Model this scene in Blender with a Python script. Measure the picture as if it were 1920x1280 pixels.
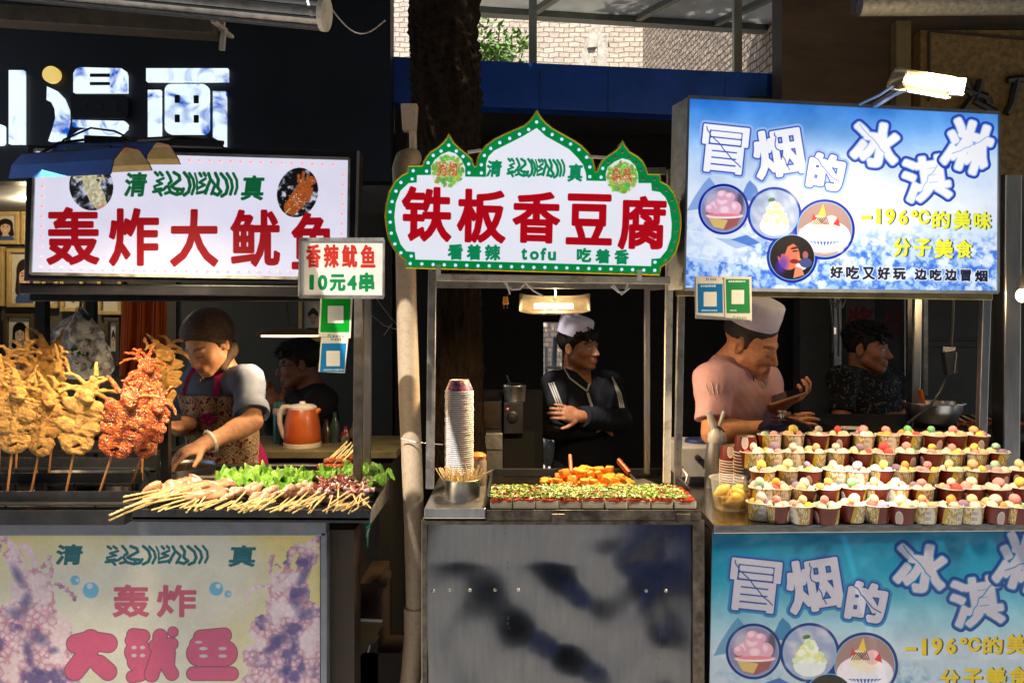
import bpy, bmesh, math, random
import numpy as np
from mathutils import Vector, Matrix, Quaternion
from mathutils.bvhtree import BVHTree

for o in list(bpy.data.objects): bpy.data.objects.remove(o)
SC = bpy.context.scene
COL = SC.collection
R = math.radians
PI = math.pi
random.seed(7); np.random.seed(7)

# ------------------------------------------------------------------ camera, sky, sun, exposure
F = 1493.0; CX, HZ, CZ = 960.0, 610.0, 1.48          # focal length in photo pixels, horizon row, eye height
cam = bpy.data.cameras.new('camera'); cam_o = bpy.data.objects.new('camera', cam); COL.objects.link(cam_o)
cam_o.location = (0, 0, CZ); cam_o.rotation_euler = (R(90), 0, 0)
cam.sensor_width = 36; cam.lens = F / 1920 * 36
cam.shift_x = 0; cam.shift_y = -(640 - HZ) / 1920
cam.clip_start = .05; cam.clip_end = 400
SC.camera = cam_o
EXP = 0.7
SC.view_settings.view_transform = 'Standard'; SC.view_settings.look = 'None'
SC.view_settings.exposure = EXP; SC.view_settings.gamma = 1
SC.view_settings.use_curve_mapping = False
EM = 1 / 2 ** EXP                                      # an emission that shows at its own value
SUN_EL, SUN_AZ = R(53), R(22)                          # sun high, behind the camera and to the left
to_sun = Vector((-math.sin(SUN_AZ) * math.cos(SUN_EL), -math.cos(SUN_AZ) * math.cos(SUN_EL), math.sin(SUN_EL)))
w = bpy.data.worlds.new("World"); SC.world = w; w.use_nodes = True
nt = w.node_tree; nt.nodes.clear()
wo = nt.nodes.new('ShaderNodeOutputWorld'); bg = nt.nodes.new('ShaderNodeBackground')
sk = nt.nodes.new('ShaderNodeTexSky'); sk.sky_type = 'NISHITA'; sk.sun_disc = False
sk.sun_elevation = SUN_EL; sk.sun_rotation = SUN_AZ + PI
bg.inputs[1].default_value = .10
nt.links.new(sk.outputs[0], bg.inputs[0]); nt.links.new(bg.outputs[0], wo.inputs[0])
sl = bpy.data.lights.new('sun', 'SUN'); sl.energy = 5; sl.angle = R(.5); sl.color = (1, .95, .87)
so = bpy.data.objects.new('sun', sl); COL.objects.link(so)
so.rotation_euler = to_sun.to_track_quat('Z', 'Y').to_euler(); so.location = to_sun * 30
SC.cycles.use_denoising = True
SC.cycles.max_bounces = 6; SC.cycles.diffuse_bounces = 3; SC.cycles.glossy_bounces = 3
SC.cycles.transmission_bounces = 5; SC.cycles.transparent_max_bounces = 8
SC.cycles.caustics_reflective = False; SC.cycles.caustics_refractive = False
SC.cycles.sample_clamp_indirect = 4

# ------------------------------------------------------------------ helpers
def P(px, py, Y):
    return Vector(((px - CX) / F * Y, Y, CZ - (py - HZ) / F * Y))
def PZ(px, py, z):
    Y = (CZ - z) * F / (py - HZ); return P(px, py, Y)
class Plane:
    def __init__(s, a, b, c):
        s.o = Vector(a); s.n = (Vector(b) - s.o).cross(Vector(c) - s.o).normalized()
        if s.n.y > 0: s.n = -s.n                       # towards the street
    def hit(s, px, py, off=0):
        d = P(px, py, 1) - Vector((0, 0, CZ)); c = Vector((0, 0, CZ))
        t = (s.o + s.n * off - c).dot(s.n) / d.dot(s.n)
        return c + d * t
def lin(c):
    c = c / 255.0
    return c / 12.92 if c <= .04045 else ((c + .055) / 1.055) ** 2.4
def S(r, g, b): return (lin(r), lin(g), lin(b))

class MB:
    """collects shapes; build() links them as ONE mesh object"""
    def __init__(s): s.v = []; s.f = []; s.m = []; s.uv = {}; s.cur = 0
    def add(s, vs, fs):
        k = len(s.v); s.v += [tuple(v) for v in vs]
        for f in fs: s.f.append(tuple(i + k for i in f)); s.m.append(s.cur)
        return k
    def box(s, c, size, rot=None, taper=1.0):
        c = Vector(c); hx, hy, hz = [a / 2 for a in size]
        vs = []
        for z in (-1, 1):
            t = taper if z > 0 else 1
            for x, y in ((-1, -1), (1, -1), (1, 1), (-1, 1)):
                v = Vector((x * hx * t, y * hy * t, z * hz))
                if rot is not None: v = rot @ v
                vs.append(c + v)
        s.add(vs, [(3, 2, 1, 0), (4, 5, 6, 7), (0, 1, 5, 4), (1, 2, 6, 5), (2, 3, 7, 6), (3, 0, 4, 7)])
        return s
    def bbox(s, a, b):
        a = Vector(a); b = Vector(b)
        return s.box((a + b) / 2, (abs(b.x - a.x), abs(b.y - a.y), abs(b.z - a.z)))
    def beam(s, a, b, wd, dp, up=(0, 0, 1)):
        """square bar from a to b"""
        a = Vector(a); b = Vector(b); d = (b - a); L = d.length; z = d.normalized(); up = Vector(up)
        if abs(z.dot(up)) > .95: up = Vector((0, 1, 0))
        x = up.cross(z).normalized(); y = z.cross(x)
        m = Matrix((x, y, z)).transposed()
        return s.box((a + b) / 2, (wd, dp, L), m)
    def tube(s, pts, r, n=8, caps=True):
        pts = [Vector(p) for p in pts]; N = len(pts)
        rs = r if hasattr(r, '__len__') else [r] * N
        prev = None; rings = []
        for i, p in enumerate(pts):
            t = (pts[min(i + 1, N - 1)] - pts[max(i - 1, 0)]).normalized()
            if prev is None:
                ref = Vector((0, 0, 1)) if abs(t.z) < .9 else Vector((1, 0, 0))
                x = t.cross(ref).normalized()
            else:
                x = (prev - t * prev.dot(t)).normalized()
            y = t.cross(x); prev = x
            rings.append([p + (x * math.cos(a) + y * math.sin(a)) * rs[i] for a in [2 * PI * k / n for k in range(n)]])
        k = s.add([v for ring in rings for v in ring], [])
        for i in range(N - 1):
            for j in range(n):
                a = k + i * n + j; b = k + i * n + (j + 1) % n
                s.f.append((a, b, b + n, a + n)); s.m.append(s.cur)
        if caps:
            s.f.append(tuple(k + j for j in reversed(range(n)))); s.m.append(s.cur)
            s.f.append(tuple(k + (N - 1) * n + j for j in range(n))); s.m.append(s.cur)
        return s
    def lathe(s, prof, c=(0, 0, 0), n=24, rot=None, uvs=False):
        """profile of (r, z) turned about z"""
        c = Vector(c); k = len(s.v); N = len(prof)
        for r, z in prof:
            for j in range(n):
                a = 2 * PI * j / n; v = Vector((r * math.cos(a), r * math.sin(a), z))
                if rot is not None: v = rot @ v
                s.v.append(tuple(c + v))
        for i in range(N - 1):
            for j in range(n):
                a = k + i * n + j; b = k + i * n + (j + 1) % n
                s.f.append((a, b, b + n, a + n)); s.m.append(s.cur)
                if uvs:
                    u0, u1 = j / n, (j + 1) / n; t0, t1 = i / (N - 1), (i + 1) / (N - 1)
                    s.uv[len(s.f) - 1] = [(u0, t0), (u1, t0), (u1, t1), (u0, t1)]
        return s
    def ell(s, c, r, n=16, m=10, rot=None, jit=0):
        c = Vector(c); prof = []
        k = len(s.v)
        for i in range(m + 1):
            th = PI * i / m
            for j in range(n):
                a = 2 * PI * j / n; q = 1 + (random.uniform(-jit, jit) if jit and 0 < i < m else 0)
                v = Vector((r[0] * math.sin(th) * math.cos(a) * q, r[1] * math.sin(th) * math.sin(a) * q, -r[2] * math.cos(th) * q))
                if rot is not None: v = rot @ v
                s.v.append(tuple(c + v))
        for i in range(m):
            for j in range(n):
                a = k + i * n + j; b = k + i * n + (j + 1) % n
                s.f.append((a, b, b + n, a + n)); s.m.append(s.cur)
        return s
    def prism(s, front, back):
        """closed prism between two matching outlines (lists of points)"""
        n = len(front); k = s.add(list(front) + list(back), [])
        s.f.append(tuple(k + i for i in range(n))); s.m.append(s.cur)
        s.f.append(tuple(k + n + i for i in reversed(range(n)))); s.m.append(s.cur)
        for i in range(n):
            j = (i + 1) % n
            s.f.append((k + j, k + i, k + n + i, k + n + j)); s.m.append(s.cur)
        return s
    def sheet(s, fn, nu, nv, uvfn=None):
        k = len(s.v)
        for j in range(nv + 1):
            for i in range(nu + 1): s.v.append(tuple(fn(i / nu, j / nv)))
        for j in range(nv):
            for i in range(nu):
                a = k + j * (nu + 1) + i
                s.f.append((a, a + 1, a + nu + 2, a + nu + 1)); s.m.append(s.cur)
                q = [(i / nu, j / nv), ((i + 1) / nu, j / nv), ((i + 1) / nu, (j + 1) / nv), (i / nu, (j + 1) / nv)]
                s.uv[len(s.f) - 1] = [uvfn(*t) for t in q] if uvfn else q
        return s
    def build(s, name, mat, parent=None, smooth=False, loc=None, bevel=0, local=False):
        off = Vector((0, 0, 0))
        if parent is not None and not local:
            off = parent.matrix_basis.translation.copy()
            if parent.parent: off += parent.parent.matrix_basis.translation
        if loc is not None: off = Vector(loc)
        me = bpy.data.meshes.new(name)
        me.from_pydata([(v[0] - off.x, v[1] - off.y, v[2] - off.z) for v in s.v], [], s.f)
        mats = mat if isinstance(mat, (list, tuple)) else [mat]
        for m in mats: me.materials.append(m)
        if len(mats) > 1: me.polygons.foreach_set('material_index', s.m)
        if s.uv:
            ul = me.uv_layers.new(name='UVMap')
            for fi, uvs in s.uv.items():
                p = me.polygons[fi]
                for li, uv in zip(p.loop_indices, uvs): ul.data[li].uv = uv
        me.validate()
        bm = bmesh.new(); bm.from_mesh(me)
        if bevel:
            es = [e for e in bm.edges if len(e.link_faces) == 2 and e.calc_face_angle(0) > .6]
            bmesh.ops.bevel(bm, geom=es, offset=bevel, segments=2, profile=.5, affect='EDGES', clamp_overlap=True)
        bmesh.ops.recalc_face_normals(bm, faces=bm.faces)
        bm.to_mesh(me); bm.free()
        if smooth:
            me.polygons.foreach_set('use_smooth', [True] * len(me.polygons))
            me.set_sharp_from_angle(angle=R(50))
        o = bpy.data.objects.new(name, me); COL.objects.link(o)
        if parent is not None: o.parent = parent
        if loc is not None: o.location = loc
        return o

def tag(o, label, cat, group=None, kind=None):
    o['label'] = label; o['category'] = cat
    if group: o['group'] = group
    if kind: o['kind'] = kind
    return o
def thing(name, label, cat, loc=(0, 0, 0), group=None):
    o = bpy.data.objects.new(name, None); COL.objects.link(o); o.location = loc
    o.empty_display_size = .05
    return tag(o, label, cat, group)
def struct(o, label=None):
    o['kind'] = 'structure'
    if label: o['label'] = label; o['category'] = o.name.split('.')[0].replace('_', ' ')
    return o
def copy_tree(o, parent=None):
    c = o.copy(); COL.objects.link(c)
    if parent is not None: c.parent = parent
    for ch in list(o.children): copy_tree(ch, c)
    return c
def lamp(name, kind, loc, energy, color, parent, **kw):
    l = bpy.data.lights.new(name, kind); l.energy = energy; l.color = color
    for k, v in kw.items():
        if k not in ('aim',): setattr(l, k, v)
    o = bpy.data.objects.new(name, l); COL.objects.link(o); o.parent = parent
    o.location = Vector(loc) - parent.matrix_basis.translation
    if 'aim' in kw: o.rotation_euler = (Vector(loc) - Vector(kw['aim'])).to_track_quat('Z', 'Y').to_euler()
    return o

# ------------------------------------------------------------------ materials
def nodes(name):
    m = bpy.data.materials.new(name); m.use_nodes = True
    t = m.node_tree; b = t.nodes['Principled BSDF']; return m, t, b
def M(name, col, rough=.6, metal=0, var=.18, scale=9, bump=0.0, bscale=70, emit=None, estr=1, spec=.5,
      alpha=1, trans=0, dirt=None, dscale=14, damt=.5, stretch=None, sss=0, sheen=0, coat=0, bdist=.004):
    m, t, b = nodes(name); L = t.links.new; N = t.nodes.new
    tc = N('ShaderNodeTexCoord'); src = tc.outputs['Object']
    if stretch:
        mp = N('ShaderNodeMapping'); mp.inputs['Scale'].default_value = stretch; L(src, mp.inputs[0]); src = mp.outputs[0]
    nz = N('ShaderNodeTexNoise'); nz.inputs['Scale'].default_value = scale; nz.inputs['Detail'].default_value = 6
    nz.inputs['Roughness'].default_value = .65; L(src, nz.inputs['Vector'])
    rp = N('ShaderNodeValToRGB'); L(nz.outputs['Fac'], rp.inputs[0])
    c0 = [max(0, c * (1 - var)) for c in col]; c1 = [min(1, c * (1 + var)) for c in col]
    rp.color_ramp.elements[0].position = .3; rp.color_ramp.elements[1].position = .7
    rp.color_ramp.elements[0].color = (*c0, 1); rp.color_ramp.elements[1].color = (*c1, 1)
    out = rp.outputs[0]
    if dirt:
        n2 = N('ShaderNodeTexNoise'); n2.inputs['Scale'].default_value = dscale; n2.inputs['Detail'].default_value = 8
        n2.inputs['Roughness'].default_value = .75; L(src, n2.inputs['Vector'])
        r2 = N('ShaderNodeValToRGB'); L(n2.outputs['Fac'], r2.inputs[0])
        r2.color_ramp.elements[0].position = .5; r2.color_ramp.elements[1].position = .68
        r2.color_ramp.elements[1].color = (damt, damt, damt, 1)
        mx = N('ShaderNodeMixRGB'); L(r2.outputs[0], mx.inputs[0]); L(out, mx.inputs[1]); mx.inputs[2].default_value = (*dirt, 1)
        out = mx.outputs[0]
    L(out, b.inputs['Base Color'])
    b.inputs['Metallic'].default_value = metal; b.inputs['Specular IOR Level'].default_value = spec
    mr = N('ShaderNodeMapRange'); L(nz.outputs['Fac'], mr.inputs[0])
    mr.inputs[3].default_value = max(.02, rough * .75); mr.inputs[4].default_value = min(1, rough * 1.25)
    L(mr.outputs[0], b.inputs['Roughness'])
    if bump:
        nb = N('ShaderNodeTexNoise'); nb.inputs['Scale'].default_value = bscale; nb.inputs['Detail'].default_value = 5; L(src, nb.inputs['Vector'])
        bp = N('ShaderNodeBump'); bp.inputs['Strength'].default_value = bump; bp.inputs['Distance'].default_value = bdist
        L(nb.outputs['Fac'], bp.inputs['Height']); L(bp.outputs[0], b.inputs['Normal'])
    if emit is not None:
        b.inputs['Emission Color'].default_value = (*emit, 1); b.inputs['Emission Strength'].default_value = estr
    if alpha < 1: b.inputs['Alpha'].default_value = alpha
    if trans: b.inputs['Transmission Weight'].default_value = trans
    if sss: b.inputs['Subsurface Weight'].default_value = sss; b.inputs['Subsurface Radius'].default_value = (.01, .005, .003)
    if sheen: b.inputs['Sheen Weight'].default_value = sheen
    if coat: b.inputs['Coat Weight'].default_value = coat; b.inputs['Coat Roughness'].default_value = .15
    return m
def M_tint(name, rough=.6, attr='tint', bump=0, bscale=200, spec=.4, sss=0, var=.12, scale=30, bdist=.003):
    """colour comes from a per-point attribute painted on the thing (skin, lips, crust)"""
    m, t, b = nodes(name); L = t.links.new; N = t.nodes.new
    a = N('ShaderNodeAttribute'); a.attribute_name = attr
    tc = N('ShaderNodeTexCoord'); nz = N('ShaderNodeTexNoise'); nz.inputs['Scale'].default_value = scale; nz.inputs['Detail'].default_value = 5
    L(tc.outputs['Object'], nz.inputs['Vector'])
    mr = N('ShaderNodeMapRange'); mr.inputs[1].default_value = .3; mr.inputs[2].default_value = .7; mr.inputs[3].default_value = 1 - var; mr.inputs[4].default_value = 1 + var; L(nz.outputs['Fac'], mr.inputs[0])
    mx = N('ShaderNodeVectorMath'); mx.operation = 'SCALE'; L(a.outputs['Color'], mx.inputs[0]); L(mr.outputs[0], mx.inputs['Scale'])
    L(mx.outputs[0], b.inputs['Base Color']); b.inputs['Roughness'].default_value = rough; b.inputs['Specular IOR Level'].default_value = spec
    if sss: b.inputs['Subsurface Weight'].default_value = sss; b.inputs['Subsurface Radius'].default_value = (.012, .005, .003)
    if bump:
        nb = N('ShaderNodeTexNoise'); nb.inputs['Scale'].default_value = bscale; nb.inputs['Detail'].default_value = 4; L(tc.outputs['Object'], nb.inputs['Vector'])
        bp = N('ShaderNodeBump'); bp.inputs['Strength'].default_value = bump; bp.inputs['Distance'].default_value = bdist; L(nb.outputs['Fac'], bp.inputs['Height']); L(bp.outputs[0], b.inputs['Normal'])
    return m
def M_print(name, img, rough=.4, emit=0, base=1.0, bump=0, glow_var=0.0, spec=.5):
    """a printed film or paper; emit > 0 for a light box"""
    m, t, b = nodes(name); L = t.links.new; N = t.nodes.new
    im = N('ShaderNodeTexImage'); im.image = img; im.extension = 'EXTEND'; im.interpolation = 'Linear'
    tc = N('ShaderNodeTexCoord'); L(tc.outputs['UV'], im.inputs[0])
    if base != 1:
        mx = N('ShaderNodeVectorMath'); mx.operation = 'SCALE'; L(im.outputs[0], mx.inputs[0]); mx.inputs['Scale'].default_value = base
        L(mx.outputs[0], b.inputs['Base Color'])
    else: L(im.outputs[0], b.inputs['Base Color'])
    b.inputs['Roughness'].default_value = rough; b.inputs['Specular IOR Level'].default_value = spec
    if emit:
        L(im.outputs[0], b.inputs['Emission Color'])
        nz = N('ShaderNodeTexNoise'); nz.inputs['Scale'].default_value = 3; nz.inputs['Detail'].default_value = 2; L(tc.outputs['Object'], nz.inputs['Vector'])
        mr = N('ShaderNodeMapRange'); mr.inputs[1].default_value = .3; mr.inputs[2].default_value = .7; mr.inputs[3].default_value = emit * (1 - glow_var); mr.inputs[4].default_value = emit * (1 + glow_var)
        L(nz.outputs['Fac'], mr.inputs[0]); L(mr.outputs[0], b.inputs['Emission Strength'])
    if bump:
        nb = N('ShaderNodeTexNoise'); nb.inputs['Scale'].default_value = 6; nb.inputs['Detail'].default_value = 3; L(tc.outputs['Object'], nb.inputs['Vector'])
        bp = N('ShaderNodeBump'); bp.inputs['Strength'].default_value = bump; bp.inputs['Distance'].default_value = .02; L(nb.outputs['Fac'], bp.inputs['Height']); L(bp.outputs[0], b.inputs['Normal'])
    return m
def M_brick(name, c1, c2, mortar, scale, rough=.85, bump=.6, rot=(R(90), 0, 0), bw=.5, rh=.25, bumpd=.02):
    m, t, b = nodes(name); L = t.links.new; N = t.nodes.new
    tc = N('ShaderNodeTexCoord'); mp = N('ShaderNodeMapping'); mp.inputs['Rotation'].default_value = rot; L(tc.outputs['Object'], mp.inputs[0])
    br = N('ShaderNodeTexBrick'); br.inputs['Scale'].default_value = scale
    br.inputs['Color1'].default_value = (*c1, 1); br.inputs['Color2'].default_value = (*c2, 1); br.inputs['Mortar'].default_value = (*mortar, 1)
    br.inputs['Mortar Size'].default_value = .03; br.inputs['Mortar Smooth'].default_value = .4; br.inputs['Bias'].default_value = 0
    br.inputs['Brick Width'].default_value = bw; br.inputs['Row Height'].default_value = rh
    nzv = N('ShaderNodeTexNoise'); nzv.inputs['Scale'].default_value = 5; nzv.inputs['Detail'].default_value = 3; L(mp.outputs[0], nzv.inputs['Vector'])
    ad = N('ShaderNodeMixRGB'); ad.blend_type = 'ADD'; ad.inputs[0].default_value = .06; L(mp.outputs[0], ad.inputs[1]); L(nzv.outputs['Color'], ad.inputs[2])
    L(ad.outputs[0], br.inputs['Vector'])
    nz = N('ShaderNodeTexNoise'); nz.inputs['Scale'].default_value = 22; nz.inputs['Detail'].default_value = 8; L(mp.outputs[0], nz.inputs['Vector'])
    mx = N('ShaderNodeMixRGB'); mx.blend_type = 'MULTIPLY'; mx.inputs[0].default_value = .35; L(br.outputs['Color'], mx.inputs[1]); L(nz.outputs['Color'], mx.inputs[2])
    L(mx.outputs[0], b.inputs['Base Color']); b.inputs['Roughness'].default_value = rough
    sub = N('ShaderNodeMath'); sub.operation = 'MULTIPLY_ADD'; L(br.outputs['Fac'], sub.inputs[0]); sub.inputs[1].default_value = -1.0; L(nz.outputs['Fac'], sub.inputs[2])
    bp = N('ShaderNodeBump'); bp.inputs['Strength'].default_value = bump; bp.inputs['Distance'].default_value = bumpd; L(sub.outputs[0], bp.inputs['Height']); L(bp.outputs[0], b.inputs['Normal'])
    return m

MT = dict(
 steel=M('brushed_steel', (.55, .54, .52), .32, 1, .15, 30, .12, 90, stretch=(1, 1, .15), dirt=(.2, .17, .13), damt=.4),
 steel_dull=M('dull_steel', (.42, .4, .37), .45, 1, .25, 25, .15, 60, dirt=(.16, .11, .07), damt=.6),
 steel_grey=M('grey_steel', (.24, .22, .2), .4, 1, .25, 25, .15, 60, dirt=(.1, .07, .04), damt=.6),
 steel_dark=M('dark_sheet_steel', (.045, .048, .055), .42, .6, .35, 16, .1, 60, dirt=(.05, .035, .02), damt=.5),
 black_metal=M('black_painted_metal', (.012, .012, .014), .35, .2, .4, 14, .1, 50),
 black_plastic=M('black_plastic', (.015, .015, .016), .4, 0, .2),
 grey_frame=M('grey_aluminium', (.2, .22, .26), .45, .7, .2, 18, .08),
 bamboo=M('bamboo', S(222, 196, 140), .6, 0, .18, 40),
 bamboo_burnt=M('used_bamboo', S(150, 100, 50), .6, 0, .35, 30),
 white_plastic=M('white_plastic', (.72, .7, .68), .35, 0, .06),
 pvc=M('old_cream_pvc_pipe', (.50, .38, .26), .5, 0, .10, 6, .1, 40, dirt=(.3, .2, .11), dscale=70, damt=.6),
 white_paint=M('chipped_cream_paint', (.55, .5, .42), .55, 0, .2, 12, .15, 60, dirt=(.12, .07, .03), damt=.8),
 wood_dark=M('dark_wood', (.035, .02, .012), .6, 0, .4, 10, .3, 30, stretch=(1, 1, .2)),
 wall_dark=M('dark_wall', (.030, .024, .02), .9, 0, .4, 5, .3, 20),  # plain near-black tone, mottled at random
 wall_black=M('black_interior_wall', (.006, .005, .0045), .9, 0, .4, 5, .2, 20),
)
def glow(name, col, strength):
    m, t, b = nodes(name)
    b.inputs['Base Color'].default_value = (.8, .8, .8, 1)
    b.inputs['Emission Color'].default_value = (*col, 1); b.inputs['Emission Strength'].default_value = strength
    return m
# ------------------------------------------------------------------ printed artwork, computed here stroke by stroke
GL = {}
def glyph_edges(ch):
    """outline edges of a character in a unit box"""
    if ch in GL: return GL[ch]
    c = bpy.data.curves.new('t', 'FONT'); c.body = ch; c.resolution_u = 3
    o = bpy.data.objects.new('t', c); COL.objects.link(o)
    dg = bpy.context.evaluated_depsgraph_get()
    m = bpy.data.meshes.new_from_object(o.evaluated_get(dg))
    cnt = {}
    for p in m.polygons:
        for e in p.edge_keys: cnt[e] = cnt.get(e, 0) + 1
    v = np.array([x.co[:2] for x in m.vertices]); ed = np.array([e for e, k in cnt.items() if k == 1])
    a = v[ed[:, 0]].copy(); b = v[ed[:, 1]].copy()
    lo = v.min(0); hi = v.max(0); sz = np.maximum(hi - lo, .02)
    a = (a - lo) / sz; b = (b - lo) / sz; a[:, 1] = 1 - a[:, 1]; b[:, 1] = 1 - b[:, 1]
    bpy.data.objects.remove(o); bpy.data.curves.remove(c); bpy.data.meshes.remove(m)
    GL[ch] = (a, b); return GL[ch]
def vnoise(h, w, cell, seed=0, octs=4):
    rs = np.random.RandomState(seed); out = np.zeros((h, w)); amp = 1; tot = 0
    for k in range(octs):
        gh, gw = int(h / cell) + 3, int(w / cell) + 3
        g = rs.rand(gh, gw)
        y = np.arange(h) / cell; x = np.arange(w) / cell
        yi = y.astype(int); xi = x.astype(int); fy = (y - yi); fx = (x - xi)
        fy = (fy * fy * (3 - 2 * fy))[:, None]; fx = (fx * fx * (3 - 2 * fx))[None]
        a = g[yi][:, xi]; b = g[yi][:, xi + 1]; c = g[yi + 1][:, xi]; d = g[yi + 1][:, xi + 1]
        out += amp * ((a * (1 - fx) + b * fx) * (1 - fy) + (c * (1 - fx) + d * fx) * fy); tot += amp
        amp *= .55; cell = max(1.0, cell / 2)
    return out / tot
class Canvas:
    """a sheet of print covering the rectangle x0..x1, y0..y1 (photo pixels), s samples per pixel"""
    def __init__(c, x0, y0, x1, y1, s=1.25, col=(255, 255, 255)):
        c.b = (x0, y0, x1, y1); c.s = s; c.W = int((x1 - x0) * s); c.H = int((y1 - y0) * s)
        c.a = np.ones((c.H, c.W, 3)) * (np.array(col) / 255.)
        c.X = x0 + (np.arange(c.W) + .5) / s; c.Y = y0 + (np.arange(c.H) + .5) / s
    def win(c, xa, ya, xb, yb):
        x0, y0 = c.b[:2]; s = c.s
        i0 = max(0, int((xa - x0) * s)); i1 = min(c.W, int((xb - x0) * s) + 2); j0 = max(0, int((ya - y0) * s)); j1 = min(c.H, int((yb - y0) * s) + 2)
        if i1 <= i0 or j1 <= j0: return None
        XX, YY = np.meshgrid(c.X[i0:i1], c.Y[j0:j1]); return (slice(j0, j1), slice(i0, i1)), XX, YY
    def put(c, sl, al, col):
        al = np.clip(al, 0, 1)[..., None]
        col = np.array(col) / 255. if not isinstance(col, np.ndarray) else col
        if col.ndim == 3 and col.shape[:2] == (c.H, c.W): col = col[sl]      # a tone for the whole sheet
        c.a[sl] = c.a[sl] * (1 - al) + col * al
    @staticmethod
    def seg_d(XX, YY, A, B):
        d = np.full(XX.shape, 1e9)
        for (ax, ay), (bx, by) in zip(A, B):
            dx, dy = bx - ax, by - ay; L = dx * dx + dy * dy + 1e-9
            t = np.clip(((XX - ax) * dx + (YY - ay) * dy) / L, 0, 1)
            d = np.minimum(d, (XX - ax - t * dx) ** 2 + (YY - ay - t * dy) ** 2)
        return np.sqrt(d)
    @staticmethod
    def inside(XX, YY, A, B):
        r = np.zeros(XX.shape, bool)
        for (ax, ay), (bx, by) in zip(A, B):
            if ay == by: continue
            k = (ay > YY) != (by > YY)
            r ^= k & (XX < (bx - ax) * (YY - ay) / (by - ay) + ax)
        return r
    def sd(c, A, B, pad):
        A = np.asarray(A, float); B = np.asarray(B, float)
        lo = np.minimum(A.min(0), B.min(0)) - pad; hi = np.maximum(A.max(0), B.max(0)) + pad
        w = c.win(lo[0], lo[1], hi[0], hi[1])
        if w is None: return None
        sl, XX, YY = w
        d = c.seg_d(XX, YY, A, B); i = c.inside(XX, YY, A, B)
        return sl, XX, YY, np.where(i, -d, d)
    def aa(c, sd): return .5 - sd * c.s
    def glyph(c, ch, box, col, thick=0, rims=(), rot=0, shadow=None, skew=0):
        x0, y0, x1, y1 = box; a, b = glyph_edges(ch); t = max(thick, 0)
        def mp(q):
            x = (q[:, 0] - .5) * (x1 - x0 - 2 * t); y = (q[:, 1] - .5) * (y1 - y0 - 2 * t)
            x = x - skew * y
            cs, sn = math.cos(R(rot)), math.sin(R(rot))
            return np.stack([(x0 + x1) / 2 + x * cs - y * sn, (y0 + y1) / 2 + x * sn + y * cs], 1)
        A, B = mp(a), mp(b)
        if shadow:
            dx, dy, sc = shadow; q = c.sd(A + (dx, dy), B + (dx, dy), t + 2)
            if q: c.put(q[0], c.aa(q[3] - thick), sc)
        q = c.sd(A, B, t + 3 + max([r[0] for r in rims], default=0))
        if q is None: return
        for e, rc in sorted(rims, reverse=True): c.put(q[0], c.aa(q[3] - thick - e), rc)
        c.put(q[0], c.aa(q[3] - thick), col)
    def text(c, items, col, thick=0, **k):
        for ch, box in items: c.glyph(ch, box, col, thick, **k)
    def line(c, s, x, y, h, col, thick=0, gap=1.04):
        """a run of small characters"""
        for ch in s:
            if ch != ' ':
                wd = h if ord(ch) > 255 else h * .5
                c.glyph(ch, (x, y, x + wd * .92, y + h), col, thick); x += wd * gap
            else: x += h * .4
    def poly(c, pts, col, al=1):
        p = np.asarray(pts, float); q = c.sd(p, np.roll(p, -1, 0), 2)
        if q: c.put(q[0], np.clip(c.aa(q[3]), 0, 1) * al, col)
    def strokes(c, strokes, col, rim=None, tex=None):
        """union of round strokes [(points, width)], optional rim (extra width, colour)"""
        pts = [p for s, _ in strokes for p in s]; mw = max(w for _, w in strokes) + (rim[0] if rim else 0)
        xs = [p[0] for p in pts]; ys = [p[1] for p in pts]
        w = c.win(min(xs) - mw, min(ys) - mw, max(xs) + mw, max(ys) + mw)
        if w is None: return None
        sl, XX, YY = w; d = np.full(XX.shape, 1e9)
        for s, wd in strokes:
            if len(s) == 1: q = np.hypot(XX - s[0][0], YY - s[0][1]) - wd / 2
            elif isinstance(wd, tuple): q = 0
            else: q = c.seg_d(XX, YY, s[:-1], s[1:]) - wd / 2
            d = np.minimum(d, q)
        if rim: c.put(sl, c.aa(d - rim[0]), rim[1])
        c.put(sl, c.aa(d), col if tex is None else tex(XX, YY, d)); return sl, XX, YY, d
    def ell(c, cx, cy, rx, ry, col, rot=0, al=1, soft=0, tex=None):
        m = max(rx, ry) + 2; w = c.win(cx - m, cy - m, cx + m, cy + m)
        if w is None: return
        sl, XX, YY = w; cs, sn = math.cos(R(rot)), math.sin(R(rot))
        u = (XX - cx) * cs + (YY - cy) * sn; v = -(XX - cx) * sn + (YY - cy) * cs
        k = np.hypot(u / rx, v / ry); d = (k - 1) * min(rx, ry)
        a = np.clip((1 - k) / soft, 0, 1) if soft else np.clip(c.aa(d), 0, 1)
        c.put(sl, a * al, col if tex is None else tex(XX, YY, k))
    def rect(c, x0, y0, x1, y1, col, al=1):
        c.poly([(x0, y0), (x1, y0), (x1, y1), (x0, y1)], col, al)
    def grain(c, amt, cell, seed=1):
        c.a = np.clip(c.a * (1 + amt * (vnoise(c.H, c.W, cell, seed) - .5)[..., None]), 0, 1)
    def image(c, name):
        im = bpy.data.images.new(name, c.W, c.H); px = np.ones((c.H, c.W, 4), np.float32)
        px[..., :3] = np.clip(c.a[::-1], 0, 1); im.pixels.foreach_set(px.ravel()); im.update(); im.pack(); return im
    def uv(c, px, py): return ((px - c.b[0]) / (c.b[2] - c.b[0]), 1 - (py - c.b[1]) / (c.b[3] - c.b[1]))
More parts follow.
